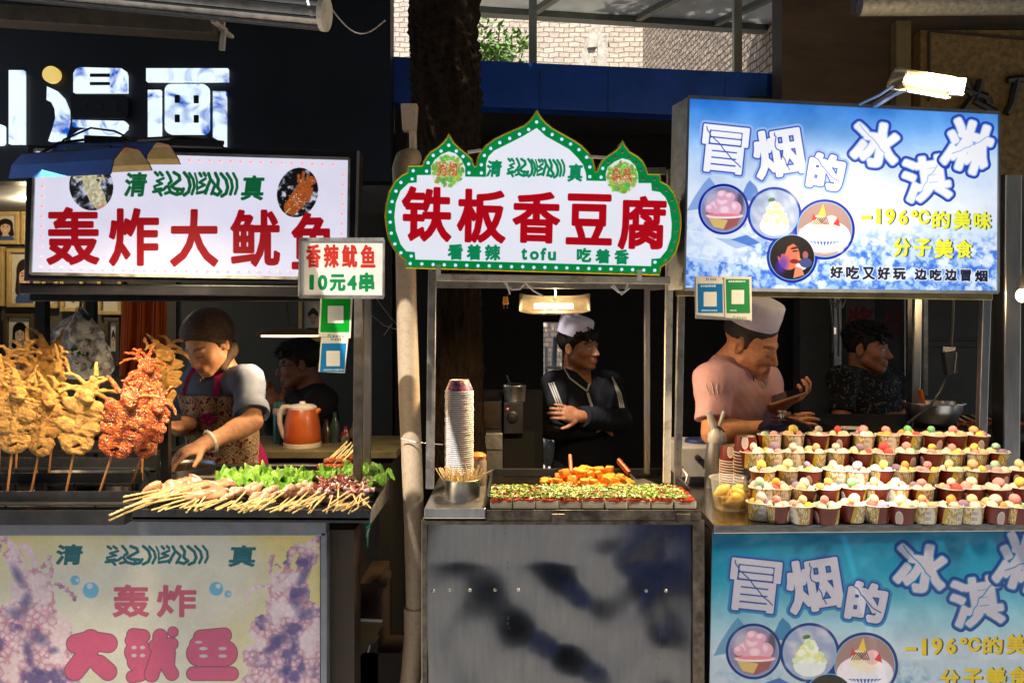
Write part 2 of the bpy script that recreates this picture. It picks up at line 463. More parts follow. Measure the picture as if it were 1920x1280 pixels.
def print_sheet(name, quad, plane, can, mat, parent, thick=.003, off=0, nu=16, nv=10):
    """a printed sheet lying on a plane; quad = its corners tl, tr, br, bl in photo pixels"""
    tl, tr, br, bl = [np.array(q, float) for q in quad]
    def px(u, v): return (tl * (1 - u) + tr * u) * (1 - v) + (bl * (1 - u) + br * u) * v
    m = MB(); m.sheet(lambda u, v: plane.hit(*px(u, v), off), nu, nv, lambda u, v: can.uv(*px(u, v)))
    c = [plane.hit(*q, off) for q in (tl, tr, br, bl)]; k = m.add(c + [q - plane.n * thick for q in c], [])
    for i in range(4):
        j = (i + 1) % 4; m.f.append((k + i, k + j, k + 4 + j, k + 4 + i)); m.m.append(0)
        m.uv[len(m.f) - 1] = [(.01, .5)] * 4
    m.f.append((k + 4, k + 5, k + 6, k + 7)); m.m.append(0); m.uv[len(m.f) - 1] = [(.01, .5)] * 4
    return m.build(name, mat, parent)
ARAB = [([(.03, .05), (.06, .16)], .9), ([(.085, .05), (.115, .16)], .9),
 ([(.13, .28), (.05, .40), (.11, .50), (.02, .62), (.03, .74), (.10, .70)], .75), ([(.01, .84), (.07, .80), (.13, .74), (.16, .62)], .9), ([(.07, .80), (.10, .97)], .9), ([(.18, .60), (.21, .82), (.15, .9)], .9),
 ([(.17, .03), (.20, .20), (.22, .40), (.19, .5)], .9), ([(.25, .04), (.31, .16), (.32, .32), (.27, .46), (.22, .60), (.26, .70), (.33, .72)], 1.0), ([(.22, .86), (.28, .93), (.34, .88), (.36, .70)], 1.0), ([(.29, .8), (.31, .72)], .9),
 ([(.37, .04), (.42, .25), (.44, .55), (.42, .82), (.37, .95)], 1.0), ([(.43, .06), (.475, .3), (.49, .6), (.46, .9)], .85), ([(.495, .06), (.52, .35), (.52, .75)], .6),
 ([(.55, .05), (.57, .16)], .9), ([(.60, .04), (.62, .14)], .9), ([(.62, .26), (.55, .42), (.61, .52), (.53, .66)], .8), ([(.52, .86), (.60, .80), (.64, .70)], .9),
 ([(.655, .05), (.68, .3), (.64, .62), (.62, .86)], .95), ([(.69, .32), (.73, .52), (.69, .88)], .9), ([(.735, .04), (.77, .3), (.76, .6), (.80, .78), (.76, .92), (.71, .84)], 1.0),
 ([(.80, .05), (.86, .3), (.88, .6), (.86, .85), (.81, .96)], 1.0), ([(.87, .04), (.92, .3), (.935, .6), (.91, .88)], .9), ([(.945, .03), (.985, .3), (.99, .6), (.965, .86)], .8)]
def arabic(c, x0, y0, x1, y1, col, slope=0, wd=.14):
    h = y1 - y0; w = x1 - x0
    c.strokes([([(x0 + u * w, y0 + v * h + slope * u * w) for u, v in p], wd * h * k) for p, k in ARAB], col)
# ------------------------------------------------------------------ ground and the buildings round the stalls
g = MB(); g.sheet(lambda u, v: ((u - .5) * 120, -60 + v * 120, 0), 40, 40)
struct(g.build('ground', M('worn_street_paving', (.42, .405, .38), .75, 0, .3, 3, .35, 30, dirt=(.12, .11, .1), dscale=5, damt=.6)))
# left shop: fascia with lit letters over an open front hung with portraits
YF = 4.0
shop = thing('comic_shop', 'dark shop with a blue black fascia and cut out glowing letters over the squid stall', 'shop', (-1.6, YF, 0))
m = MB(); a = P(-260, 48, YF); a_sh = a.x; b = P(732, 340, YF); m.bbox((a.x, YF, b.z), (b.x, YF + .12, 3.4))
m_fas = M('blue_black_fascia', (.0015, .003, .009), .5, 0, .5, 3, .05, 30); m.build('fascia', m_fas, shop)
m = MB(); m.bbox((a.x, YF + .12, b.z - .0), (b.x, YF + 1.3, b.z + .05)); m.build('ceiling', M('grey_ceiling', (.16, .16, .16), .7), shop)
YW = 5.1
m_wallf = M('brown_shop_wall', (.075, .062, .045), .8, 0, .2, 4)
m = MB(); m.bbox((a.x, YW, 0), (P(330, 0, YW).x, YW + .1, 2.6)); m.build('back_wall', m_wallf, shop)
m = MB(); m.bbox((P(330, 0, YW).x, YW + .02, 0), (P(735, 0, 5.1).x, YW + .12, 2.6)); m.build('inner_wall', M('grey_green_panel', (.03, .034, .028), .6, 0, .3, 4), shop)
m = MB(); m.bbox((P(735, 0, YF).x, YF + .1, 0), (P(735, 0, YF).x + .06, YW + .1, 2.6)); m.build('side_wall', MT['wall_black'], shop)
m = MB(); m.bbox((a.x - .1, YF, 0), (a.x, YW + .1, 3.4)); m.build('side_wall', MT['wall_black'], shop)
# ceiling lamp of the shop
cl = thing('ceiling_lamp', 'small round white ceiling lamp at the edge of the dark shop', 'ceiling lamp', P(6, 332, 4.35))
m = MB(); m.lathe([(.0, -.0), (.07, 0), (.085, .012), (.085, .03)], P(6, 336, 4.35), 20); m.build('diffuser', glow('lamp_white', (1, .97, .92), 3 * EM), cl, True)
m = MB(); m.lathe([(.086, .006), (.095, .012), (.095, .035), (.086, .035)], P(6, 336, 4.35), 20); m.build('rim', MT['white_plastic'], cl, True)
lamp('shop_light', 'POINT', P(60, 380, 4.6), 16, (1, .80, .5), cl, shadow_soft_size=.06)
# glowing letters
m_let, t, b_ = nodes('mottled_lit_acrylic'); L = t.links.new; N = t.nodes.new
tc = N('ShaderNodeTexCoord'); nz = N('ShaderNodeTexNoise'); nz.inputs['Scale'].default_value = 7; nz.inputs['Detail'].default_value = 3; nz.inputs['Distortion'].default_value = 1.2; L(tc.outputs['Object'], nz.inputs[0])
rp = N('ShaderNodeValToRGB'); rp.color_ramp.elements[0].position = .52; rp.color_ramp.elements[1].position = .68; rp.color_ramp.elements[0].color = (*S(226, 244, 252), 1); rp.color_ramp.elements[1].color = (*S(20, 84, 190), 1)
L(nz.outputs['Fac'], rp.inputs[0]); L(rp.outputs[0], b_.inputs['Base Color']); L(rp.outputs[0], b_.inputs['Emission Color']); b_.inputs['Emission Strength'].default_value = 1.0 * EM
m_yel = glow('lit_yellow_acrylic', S(226, 190, 30), .85 * EM)
def z8(l): return [(x / 2.526, y / 2.526) for x, y in l]
def letter(name, polys, mat, holes=(), off=.0):
    m = MB()
    for p in polys:
        f = [P(x, y, YF - .028) for x, y in p]; m.prism(f, [q + Vector((0, .024, 0)) for q in f])
    o = m.build(name, mat, shop)
    if holes:
        h = MB()
        for p in holes:
            f = [P(x, y, YF - .031) for x, y in p]; h.prism(f, [q + Vector((0, .0025, 0)) for q in f])
        h.build('letter_opening', m_fas, o)
    return o
def rr(x0, y0, x1, y1, r=0):
    if not r: return [(x0, y0), (x1, y0), (x1, y1), (x0, y1)]
    out = []
    for cx, cy, a0 in ((x1 - r, y0 + r, -90), (x1 - r, y1 - r, 0), (x0 + r, y1 - r, 90), (x0 + r, y0 + r, 180)):
        for k in range(6): a = R(a0 + k * 18); out.append((cx + r * math.cos(a), cy + r * math.sin(a)))
    return out
letter('letter_stroke', [z8(rr(41, 333, 110, 682))], m_let)
letter('letter_stroke', [z8(rr(-60, 590, 15, 687, 14))], m_let)
letter('letter_stroke', [z8([(222, 410), (262, 428), (298, 465), (320, 520), (322, 570), (312, 620), (294, 668), (228, 668), (248, 610), (262, 560), (258, 515), (242, 484), (220, 474)])], m_let)
letter('letter_dot', [[(95 + 16 * math.cos(2 * PI * k / 24), 139.5 + 15.5 * math.sin(2 * PI * k / 24)) for k in range(24)]], m_yel)
letter('letter_stroke', [z8([(347, 438), (347, 350), (356, 330), (376, 319), (574, 324), (592, 336), (598, 356), (598, 438)])], m_let, [z8(rr(425, 349, 520, 365, 4)), z8(rr(425, 389, 520, 404, 4))])
letter('letter_stroke', [z8([(343, 568), (586, 573), (600, 588), (598, 610), (570, 636), (540, 652), (606, 660), (606, 672), (500, 668), (440, 648), (395, 668), (335, 668), (335, 645), (372, 618), (430, 602), (343, 598)])], m_let)
letter('letter_stroke', [z8(rr(692, 324, 1077, 385))], m_let); letter('letter_stroke', [z8(rr(700, 426, 758, 660))], m_let)
letter('letter_stroke', [z8([(1008, 432), (1068, 433), (1068, 693), (1050, 690), (1040, 668), (1008, 650)])], m_let)
letter('letter_stroke', [z8(rr(780, 398, 986, 634, 30))], m_let, [z8(rr(827, 450, 851, 488, 4)), z8(rr(917, 452, 941, 490, 4)), z8(rr(827, 543, 851, 580, 4)), z8(rr(917, 545, 941, 582, 4))])
letter('unlit_letter_stroke', [z8(rr(335, 452, 604, 560, 20))], M('unlit_acrylic', (.010, .012, .017), .3), [z8(rr(391, 490, 410, 520)), z8(rr(466, 490, 485, 520)), z8(rr(538, 490, 556, 520))])
# portraits on the shop wall
m_fr = M('pale_wood_frame', S(176, 150, 96), .5, 0, .15, 20); m_fr2 = M('dark_wood_frame', S(70, 56, 34), .5, 0, .2, 20)
def portrait(x0, y0, x1, y1, label, hair, skin, seed, kind=0, dark=False):
    c = Canvas(0, 0, 100, 140, 1, (196, 188, 168)); rs = np.random.RandomState(seed); c.grain(.15, 20, seed)
    if kind == 0:
        c.strokes([([(50, 50), (50, 75)], 66), ([(30, 60), (24, 105)], 24), ([(70, 60), (76, 105)], 24)], hair)
        c.strokes([([(50, 100), (50, 118)], 24)], skin); c.strokes([([(30, 132), (70, 132)], 34)], (60, 84, 130))
        c.ell(50, 70, 22, 32, skin); c.strokes([([(30, 46), (50, 36), (70, 46)], 16)], hair)
        for s in (-1, 1): c.ell(50 + s * 9, 64, 4.5, 1.8, (40, 26, 22)); c.strokes([([(50 + s * 5, 57), (50 + s * 14, 56)], 2)], (50, 34, 26))
        c.ell(50, 86, 10, 5.5, (236, 230, 224)); c.strokes([([(40, 83), (50, 92), (60, 83)], 2.4)], (150, 60, 60)); c.strokes([([(50, 66), (47, 76), (52, 77)], 1.4)], (150, 100, 80))
    elif kind == 1:
        c.strokes([([(36, 52), (50, 40), (64, 52)], 26)], hair); c.ell(50, 68, 19, 27, skin); c.strokes([([(34, 50), (50, 42), (66, 50)], 12)], hair)
        for s in (-1, 1): c.strokes([([(50 + s * 4, 64), (50 + s * 12, 64)], 3)], (30, 24, 22))
        c.strokes([([(43, 82), (57, 82)], 2.4)], (120, 50, 50)); c.strokes([([(28, 128), (72, 128)], 50)], (50, 46, 44))
    else:
        for k in range(9): c.strokes([([(30 + rs.rand() * 40, 30 + rs.rand() * 70) for _ in range(3)], 1.6)], (50, 50, 46))
        if kind == 3: c.strokes([([(50, 50), (52, 100)], 30)], (70, 110, 100)); c.ell(50, 42, 14, 18, (120, 140, 120))
    root = thing('picture_frame', label, 'picture', P((x0 + x1) / 2, y1, YW - .02), 'portraits on the shop wall')
    A = P(x0, y0, YW - .035); B = P(x1, y1, YW - .035); tk = .026
    m = MB(); m.bbox((A.x, YW - .04, A.z), (B.x, YW - .002, A.z - tk)); m.bbox((A.x, YW - .04, B.z + tk), (B.x, YW - .002, B.z)); m.bbox((A.x, YW - .039, A.z - tk), (A.x + tk, YW - .002, B.z + tk)); m.bbox((B.x - tk, YW - .039, A.z - tk), (B.x, YW - .002, B.z + tk))
    m.build('frame', m_fr2 if dark else m_fr, root, bevel=.004)
    m = MB(); m.sheet(lambda u, v: (A.x + tk + u * (B.x - A.x - 2 * tk), YW - .018, B.z + tk + v * (A.z - B.z - 2 * tk)), 2, 2)
    m.build('picture', M_print('portrait_print', c.image('portrait'), .35), root)
portrait(-22, 396, 36, 458, 'framed portrait of a dark haired child high beside the squid sign', (34, 26, 24), (206, 170, 140), 1, 0)
portrait(12, 466, 74, 576, 'framed portrait of a laughing long haired woman left of the squid sign', (48, 34, 30), (222, 184, 156), 2, 0)
portrait(-40, 462, 6, 574, 'framed picture cut by the edge next to the laughing woman portrait', (40, 30, 30), (210, 176, 150), 8, 1)
portrait(40, 396, 62, 458, 'narrow framed picture squeezed between the child portrait and the squid sign', (60, 50, 40), (180, 150, 120), 3, 2)
portrait(6, 588, 62, 672, 'dark framed portrait of a black haired person behind the fried squid', (14, 12, 12), (206, 176, 150), 4, 0, True)
portrait(78, 520, 108, 578, 'pale framed sketch beside the stall post under the squid sign', (40, 34, 30), (200, 170, 140), 5, 2)
portrait(112, 520, 156, 584, 'framed picture with a greenish figure above the hanging bag', (40, 60, 50), (200, 170, 140), 6, 3)
portrait(182, 520, 228, 590, 'framed line drawing beside the orange towel', (40, 34, 30), (200, 170, 140), 7, 2)
portrait(196, 596, 224, 686, 'narrow dark framed portrait of a smiling man below the line drawing', (24, 20, 18), (196, 160, 130), 9, 1, True)
portrait(560, 556, 612, 640, 'framed face picture seen behind the green payment card', (20, 16, 14), (190, 150, 120), 10, 1)
# big dark tube ends of the rolled awning and its rail, overhead on the left
at = MB(); a0 = P(-320, -62, 2.05); a1 = P(604, 26, 1.92); ax = (a1 - a0).normalized()
at.tube([a0, a1], .036, 20); aw = thing('awning_roller', 'grey ribbed awning roller tube with round end cap over the dark shop', 'awning roller', a1)
at.build('tube', MT['steel_dull'], aw, True)
rb = MB()
for k in range(10):
    ang = 2 * PI * k / 10; u = ax.cross(Vector((0, 0, 1))).normalized(); v = ax.cross(u); q = (u * math.cos(ang) + v * math.sin(ang)) * .037; rb.tube([a0 + q, a1 + q], .0035, 5)
rb.build('rib', MT['steel_dark'], aw); ec = MB(); ec.tube([a1, a1 + ax * .012], .041, 20); ec.build('end_cap', MT['white_paint'], aw, True)
rl = MB(); b0 = P(-320, 10, 2.6); b1 = P(412, 55, 2.45); rl.beam(b0, b1, .075, .055); ra = thing('awning_rail', 'brown box section rail with open end hanging below the awning roller', 'rail', b1)
rl.build('box_section', M('brown_box_section', (.09, .07, .05), .6, .3, .4, 10, dirt=(.02, .015, .01)), ra, bevel=.004)
bx = (b1 - b0).normalized(); e = MB()
e.beam(b1 + bx * .002 + Vector((0, 0, -.034)), b1 + bx * .018 + Vector((0, 0, -.034)), .012, .062); e.beam(b1 + bx * .002 + Vector((0, 0, .034)), b1 + bx * .018 + Vector((0, 0, .034)), .012, .062); e.beam(b1 + bx * .001 + Vector((0, -.028, 0)), b1 + bx * .019 + Vector((0, -.028, 0)), .075, .01); e.beam(b1 + bx * .001 + Vector((0, .028, 0)), b1 + bx * .019 + Vector((0, .028, 0)), .075, .01)
e.build('end_plate', MT['white_paint'], ra, bevel=.002)
cw = MB(); p0 = P(618, 12, 1.95); p1 = P(722, 38, 2.05)
cw.tube([p0 + (p1 - p0) * t + Vector((0, 0, -.05 * math.sin(PI * t))) for t in np.linspace(0, 1, 12)], .002, 5); o = cw.build('sagging_wire', MT['steel_dull'], None); tag(o, 'dusty wire sagging from the awning roller end cap', 'wire')
# unseen awning added to shade the stalls; gaps placed to drop sun patches inside
m_aw = M('grey_tarpaulin', (.16, .17, .16), .8, 0, .2, 3, .2, 12)
def awn(name, x0, y0, x1, y1, z0=2.52, z1=2.56):
    m = MB()
    m.sheet(lambda u, v: (x0 + u * (x1 - x0), y0 + v * (y1 - y0), z0 + (z1 - z0) * v + .012 * math.sin(u * 9)), 20, 4)
    m.sheet(lambda u, v: (x0 + u * (x1 - x0), y0 + v * (y1 - y0), z0 - .006 + (z1 - z0) * v + .012 * math.sin(u * 9)), 20, 4)
    return m
def sunback(t, z=2.53): return t + to_sun * ((z - t.z) / to_sun.z)
tc_ = sunback(P(1612, 905, 2.26)); tp = sunback(P(768, 760, 2.35))
aw3 = thing('street_shade', 'unseen grey sheet added over the street to shade its paving', 'awning', (0, -3, 2.5)); awn('s', -9, -10.9, 9, -2.6).build('shade_sheet', m_aw, aw3)  # second unseen sheet, added to keep sun off the far ground
aw2 = thing('shade_awning', 'unseen grey awning added above the food stalls to shade them', 'awning', (0, 1, 2.5))
y0, y1 = .33, 2.42
gx0, gx1, gy0, gy1 = tc_.x - .13, tc_.x + .11, tc_.y - .16, tc_.y + .09
hx0, hx1, hy0, hy1 = tp.x - .10, tp.x + .10, tp.y - .22, tp.y + .20
for x0, x1, ya, yb in ((-6, hx0, y0, y1), (hx0, hx1, y0, hy0), (hx0, hx1, hy1, y1), (hx1, gx0, y0, y1), (gx0, gx1, y0, gy0), (gx0, gx1, gy1, y1), (gx1, 6, y0, y1)):
    awn('sheet', x0, ya, x1, yb).build('shade_sheet', m_aw, aw2)
# middle: back wall, blue beam, roof slab, door slot to the sunlit yard
YB = 5.45
bw = thing('market_hall', 'dark back building behind the tofu stall with a narrow gap to the yard', 'building', (.4, YB, 0))
m = MB(); xa, xb, xc, xd = P(735, 0, YB).x, P(1019, 0, YB).x, P(1056, 0, YB).x, P(1500, 0, YB).x
zt = P(0, 604, YB).z; z_r = 2.78
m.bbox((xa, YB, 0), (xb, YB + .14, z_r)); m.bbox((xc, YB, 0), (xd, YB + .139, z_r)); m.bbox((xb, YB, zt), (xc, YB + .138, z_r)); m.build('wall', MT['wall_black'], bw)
m = MB(); m.bbox((xa - .2, 4.35, z_r), (xd + .3, YB + .14, z_r + .06)); m.build('roof', MT['wall_dark'], bw)
for q0, q1 in ((P(735, 0, YF).x - .04, -.50), (-.06, 1.5)):
    m = MB(); m.bbox((q0, 1.7, 3.44), (q1, 4.05, 3.5)); m.build('shade_slab', MT['wall_dark'], bw)  # unseen slabs added to keep sun off trunk and beam
PBm = Plane(P(735, 106, 4.15), P(1700, 152, 4.28), P(735, 190, 4.15))
bm_ = thing('blue_beam', 'deep blue fascia beam spanning above the tofu stall', 'beam', PBm.hit(1100, 200))
m = MB(); q = [(733, 106), (1760, 152), (1760, 236), (733, 192)]; f0 = [PBm.hit(x, y) for x, y in q]; m.prism(f0, [p + Vector((0, .12, 0)) for p in f0])
m.build('fascia_board', M('royal_blue_paint', (.008, .06, .36), .38, 0, .35, 2.2, .06, 8, dirt=(.004, .015, .08), dscale=3), bm_, bevel=.003)
m = MB()
for x in (1012, 1140, 1360): m.beam(PBm.hit(x, 116 + (x - 735) * .045, .001), PBm.hit(x, 198 + (x - 735) * .04, .001), .004, .003)
m.build('seam', M('blue_seam', (.006, .025, .15), .4), bm_)
# yard behind: brick walls, bush, translucent roof
YK = 9.5
m = MB(); m.bbox((P(560, 0, YK).x, YK, 0), (P(1236, 0, YK).x, YK + .2, 8)); o = m.build('brick_wall', M_brick('pale_brick', (.78, .66, .53), (.64, .52, .41), (.36, .3, .25), 4.2, bump=.7), None)  # pale tone puts part of the overexposed sun into the brick colour
tag(o, 'pale sunlit brick wall closing the yard behind the tree', 'brick wall')
m = MB(); A = P(1236, 0, YK); B = P(1500, 0, 5.9); d = (Vector((B.x, B.y, 0)) - Vector((A.x, A.y, 0)))
nrm = Vector((d.y, -d.x, 0)).normalized(); p = [Vector((A.x, A.y, 0)), Vector((B.x, B.y, 0)), Vector((B.x, B.y, 0)) + nrm * .2, Vector((A.x, A.y, 0)) + nrm * .2]
Lw = d.length; mm = MB()
ang = math.atan2(d.y, d.x)
mm.bbox((0, -.2, 0), (Lw, 0, 8)); o = mm.build('brick_wall', M_brick('rough_grey_brick', (.5, .40, .31), (.34, .27, .21), (.08, .065, .055), 4.2, bump=1.0, bumpd=.05), None, loc=(0, 0, 0)); o.location = (A.x, A.y, 0); o.rotation_euler = (0, 0, ang)
tag(o, 'rough brick side wall of the yard raked by sunlight', 'brick wall')
m = MB(); a = P(1120, 92, 8.2); dpt = P(1090, 118, 8.2)
m.beam(P(1092, 130, 8.3), P(1122, 46, 8.3), .09, .12); m.beam(P(1128, 130, 8.2), P(1130, 70, 8.2), .1, .1); m.beam(P(1100, 84, 8.25), P(1142, 80, 8.25), .06, .08); o = m.build('wall_brace', MT['white_paint'], None); tag(o, 'pale braced timber strut against the sunlit yard wall', 'strut')
# bush behind the tree
def leaf_cloud(mb, c, r, n, size, seed, flat=.5):
    rs = random.Random(seed)
    for i in range(n):
        while True:
            v = Vector((rs.uniform(-1, 1), rs.uniform(-1, 1), rs.uniform(-1, 1)))
            if v.length < 1: break
        p = Vector(c) + Vector((v.x * r[0], v.y * r[1], v.z * r[2])); s = size * rs.uniform(.6, 1.3)
        a = Vector((rs.uniform(-1, 1), rs.uniform(-1, 1), rs.uniform(-.6, .6))).normalized(); u = a.cross(Vector((rs.uniform(-1, 1), rs.uniform(-1, 1), 1))).normalized()
        nn = a.cross(u) * .18 * s
        mb.add([p - a * s, p - u * s * .38 + nn, p + a * s, p + u * s * .38 + nn], [(0, 1, 2, 3)])
m = MB(); rs = random.Random(3)
for i in range(14):
    cx, cy = rs.uniform(885, 985), rs.uniform(40, 125)
    if cx > 950 and cy < 75 and rs.random() < .5: continue
    leaf_cloud(m, P(cx, cy, 7.6 + rs.uniform(-.3, .3)), (.16, .2, .14), 46, .045, i)
for i in range(8): leaf_cloud(m, P(rs.uniform(840, 930), rs.uniform(60, 300), 7.6), (.25, .25, .25), 40, .05, 40 + i)
bush = thing('leafy_shrub', 'light green leafy bush in the sunlit yard behind the tree trunk', 'shrub', P(900, 250, 7.6))
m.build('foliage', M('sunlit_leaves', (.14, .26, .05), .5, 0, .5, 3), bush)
m = MB()
for k in range(6): m.tube([P(890, 420, 7.6), P(880 + k * 14, 200, 7.6), P(870 + k * 22, 60 + (k % 3) * 20, 7.5)], [.03, .018, .006], 6)
m.build('stem', MT['wood_dark'], bush)
# translucent canopy
zc = 3.72
cn = thing('translucent_canopy', 'steel framed canopy of grey translucent sheets above the blue beam', 'canopy', PZ(1300, 40, zc))
e0 = PZ(870, 20, zc); e1 = PZ(1462, 57, zc); e2 = PZ(1600, 0, zc); sd_ = (e2 - e1).normalized(); ln = 2.2
def cpt(u, v): return e0 + (e1 - e0) * u + sd_ * v * ln
m = MB(); m.sheet(lambda u, v: cpt(u, v) + Vector((0, 0, .02)), 12, 8); m.sheet(lambda u, v: cpt(u, v) + Vector((0, 0, .026)), 12, 8)
mc, t, b_ = nodes('grey_fibreglass_sheet'); L = t.links.new; N = t.nodes.new
tr = N('ShaderNodeBsdfTranslucent'); df = N('ShaderNodeBsdfDiffuse'); mxs = N('ShaderNodeMixShader'); tcn = N('ShaderNodeTexCoord'); nz = N('ShaderNodeTexNoise'); nz.inputs['Scale'].default_value = 6; nz.inputs['Detail'].default_value = 6
rp = N('ShaderNodeValToRGB'); rp.color_ramp.elements[0].color = (.42, .41, .38, 1); rp.color_ramp.elements[1].color = (.74, .73, .68, 1); L(tcn.outputs['Object'], nz.inputs[0]); L(nz.outputs['Fac'], rp.inputs[0]); L(rp.outputs[0], tr.inputs[0]); L(rp.outputs[0], df.inputs[0])
mxs.inputs[0].default_value = .5; L(tr.outputs[0], mxs.inputs[1]); L(df.outputs[0], mxs.inputs[2]); L(mxs.outputs[0], t.nodes['Material Output'].inputs[0])
m.build('roof_sheet', mc, cn)
m = MB()
m.beam(cpt(0, 0), cpt(1, 0), .09, .05); m.beam(cpt(1, .012), cpt(1, 1), .08, .05); m.beam(cpt(.0, .55), cpt(.985, .55), .05, .04)
for u in (.2, .52, .77): m.beam(cpt(u, .025), cpt(u, .54), .045, .04); m.beam(cpt(u, .56), cpt(u, 1), .045, .04)
m.build('frame', M('grey_green_steel', (.16, .18, .16), .5, .5, .2), cn)
m = MB()
m_cp = M('grey_green_steel_post', (.3, .32, .28), .45, .4, .2)
for x in (999, 1382): m = MB(); q = P(x, 0, 4.5); m.beam((q.x, 4.5, 2.85), (q.x, 4.5, zc - .02), .045, .045); m.build('post', m_cp, cn)
# tree in front of it all
tr_ = thing('street_tree', 'thick dark furrowed tree trunk rising behind the domed sign', 'tree', (P(842, 0, 3.3).x, 3.3, 0))
def trunk_mesh(pts, rads, n=110, amp=.16, seed=1, seg=260):
    m = MB(); pts = [Vector(p) for p in pts]; rs = np.random.RandomState(seed)
    T = np.linspace(0, len(pts) - 1, seg); k = len(m.v)
    ph = rs.rand(9) * 6.28; fr = [7, 11, 13, 17, 5, 19, 3, 23, 9]
    for i, t in enumerate(T):
        j = min(int(t), len(pts) - 2); f = t - j; c = pts[j].lerp(pts[j + 1], f); r = rads[j] * (1 - f) + rads[j + 1] * f
        for q in range(n):
            a = 2 * PI * q / n; wv = sum(abs(math.sin(a * fr[s] * .5 + ph[s] + .8 * math.sin(t * (5 + s) + s))) for s in range(9)) / 4.5 - 1 + .8 * math.sin(t * 47 + a * 5) * math.sin(a * 11 + t * 9) * .5
            rr_ = r * (1 + amp * wv); m.v.append((c.x + rr_ * math.cos(a), c.y + rr_ * math.sin(a), c.z))
    for i in range(seg - 1):
        for q in range(n):
            a = k + i * n + q; b = k + i * n + (q + 1) % n; m.f.append((a, b, b + n, a + n)); m.m.append(0)
    return m
m_bark = M('dark_furrowed_bark', (.019, .012, .0065), .95, 0, .6, 26, 1.0, 40, stretch=(1, 1, .35), bdist=.03, spec=.1)
tb = [P(862, 1400, 3.3), P(862, 900, 3.3), P(858, 600, 3.3), P(846, 330, 3.3), P(838, 190, 3.3), P(832, 60, 3.3), P(836, -160, 3.3), P(830, -500, 3.3)]
trunk_mesh(tb, [.125, .10, .095, .105, .135, .135, .16, .15]).build('trunk', m_bark, tr_, True)
m = MB(); lf = MB(); rs = random.Random(11); top = P(830, -500, 3.3)
for k in range(12):
    a = k * 2.4; rr_ = .5 + 1.6 * (k / 12) ** .6; q = top + Vector((math.cos(a) * rr_ * 1.25 + .5, math.sin(a) * rr_ * .75 - .5, .9 + .35 * (k % 3))); m.tube([top + Vector((0, 0, -.3)), top.lerp(q, .5) + Vector((0, 0, .15)), q], [.07, .045, .02], 8); leaf_cloud(lf, q, (.85, .8, .35), 520, .11, k)
m.build('limb', m_bark, tr_, True); lf.build('crown', M('dark_leaves', (.05, .1, .025), .5, 0, .5, 3), tr_)  # unseen crown, spread wide and dense to shade the fronts below
m = MB(); m.bbox((a_sh - .2, 1.7, 3.402), (P(732, 0, YF).x - .05, YF + .1, 3.46)); m.build('shade_slab', MT['wall_dark'], shop)  # unseen slab added to keep sun off the fascia
# right: brown boarded building with a lettered board, grey tube and post
YR = 3.75
rbw = thing('brown_shop', 'brown shop front with a lettered plaque and dark timber cladding on the right', 'shop', (2, YR, 0))
m = MB(); x0 = P(1466, 0, YR + .25).x; m.bbox((x0, YR + .25, 2.15), (4.5, YR + .4, 4.5)); m.build('cladding', M('brown_timber_cladding', (.055, .034, .018), .7, 0, .4, 3, .4, 18, stretch=(1, 1, 4)), rbw)
m = MB(); q0 = P(1736, 50, YR + .12); m.bbox((q0.x, YR + .17, 2.1), (4.4, YR + .24, q0.z)); m.build('plaque', M('speckled_gold_plaque', (.16, .10, .03), .75, 0, .55, 34, .3, 80, dirt=(.03, .02, .01), dscale=60, damt=.5), rbw)
m = MB(); m.beam(P(1742, 58, YR + .16), P(1925, 74, YR + .16), .01, .01); m.beam(P(1742, 60, YR + .16), P(1742, 190, YR + .16), .01, .01); m.build('plaque_border', M('dark_gold_line', (.03, .022, .012), .6), rbw)
m = MB(); q = P(1714, 0, YR); m.bbox((q.x - .035, YR + .1, 2.1), (q.x + .035, YR + .16, P(0, 24, YR).z)); m.build('pilaster', M('olive_post', (.12, .09, .035), .6, 0, .3), rbw)
m = MB()
for st in ([(1800, 212), (1822, 182), (1812, 150)], [(1805, 168), (1850, 182)], [(1838, 150), (1828, 190), (1866, 210)], [(1855, 196), (1852, 184)], [(1888, 150), (1930, 146)], [(1906, 150), (1896, 196), (1886, 214)]):
    m.tube([P(x, y, YR + .155) for x, y in st], .018, 6)
o = m.build('lettering', M('black_lettering', (.008, .007, .006), .5), rbw)
m = MB(); m.tube([P(1612, 12, 2.9), P(2100, 8, 2.85)], .035, 16); gt = m.build('grey_tube', M('speckled_grey_pipe', (.10, .10, .095), .7, 0, .5, 60, .4, 80), None, True); tag(gt, 'speckled grey tube lying along the eave of the brown shop', 'tube')
m = MB(); m.bbox(P(1606, -40, 2.95), P(1640, 26, 3.0)); o = m.build('eave_block', MT['wood_dark'], None); tag(o, 'dark block holding the end of the speckled grey tube', 'block')
m = MB()
for st in ([(1500, 62), (1520, 58), (1538, 66), (1542, 90), (1545, 120)], [(1508, 82), (1540, 88)], [(1522, 84), (1504, 106), (1498, 124)], [(1560, 60), (1572, 48)], [(1541, 76), (1556, 66)]): m.tube([P(x, y, 4.6) for x, y in st], .006, 5)
o = m.build('dry_twig', M('grey_twig', (.3, .27, .22), .8), None); tag(o, 'bare grey twigs hanging between brick wall and brown shop', 'twig')
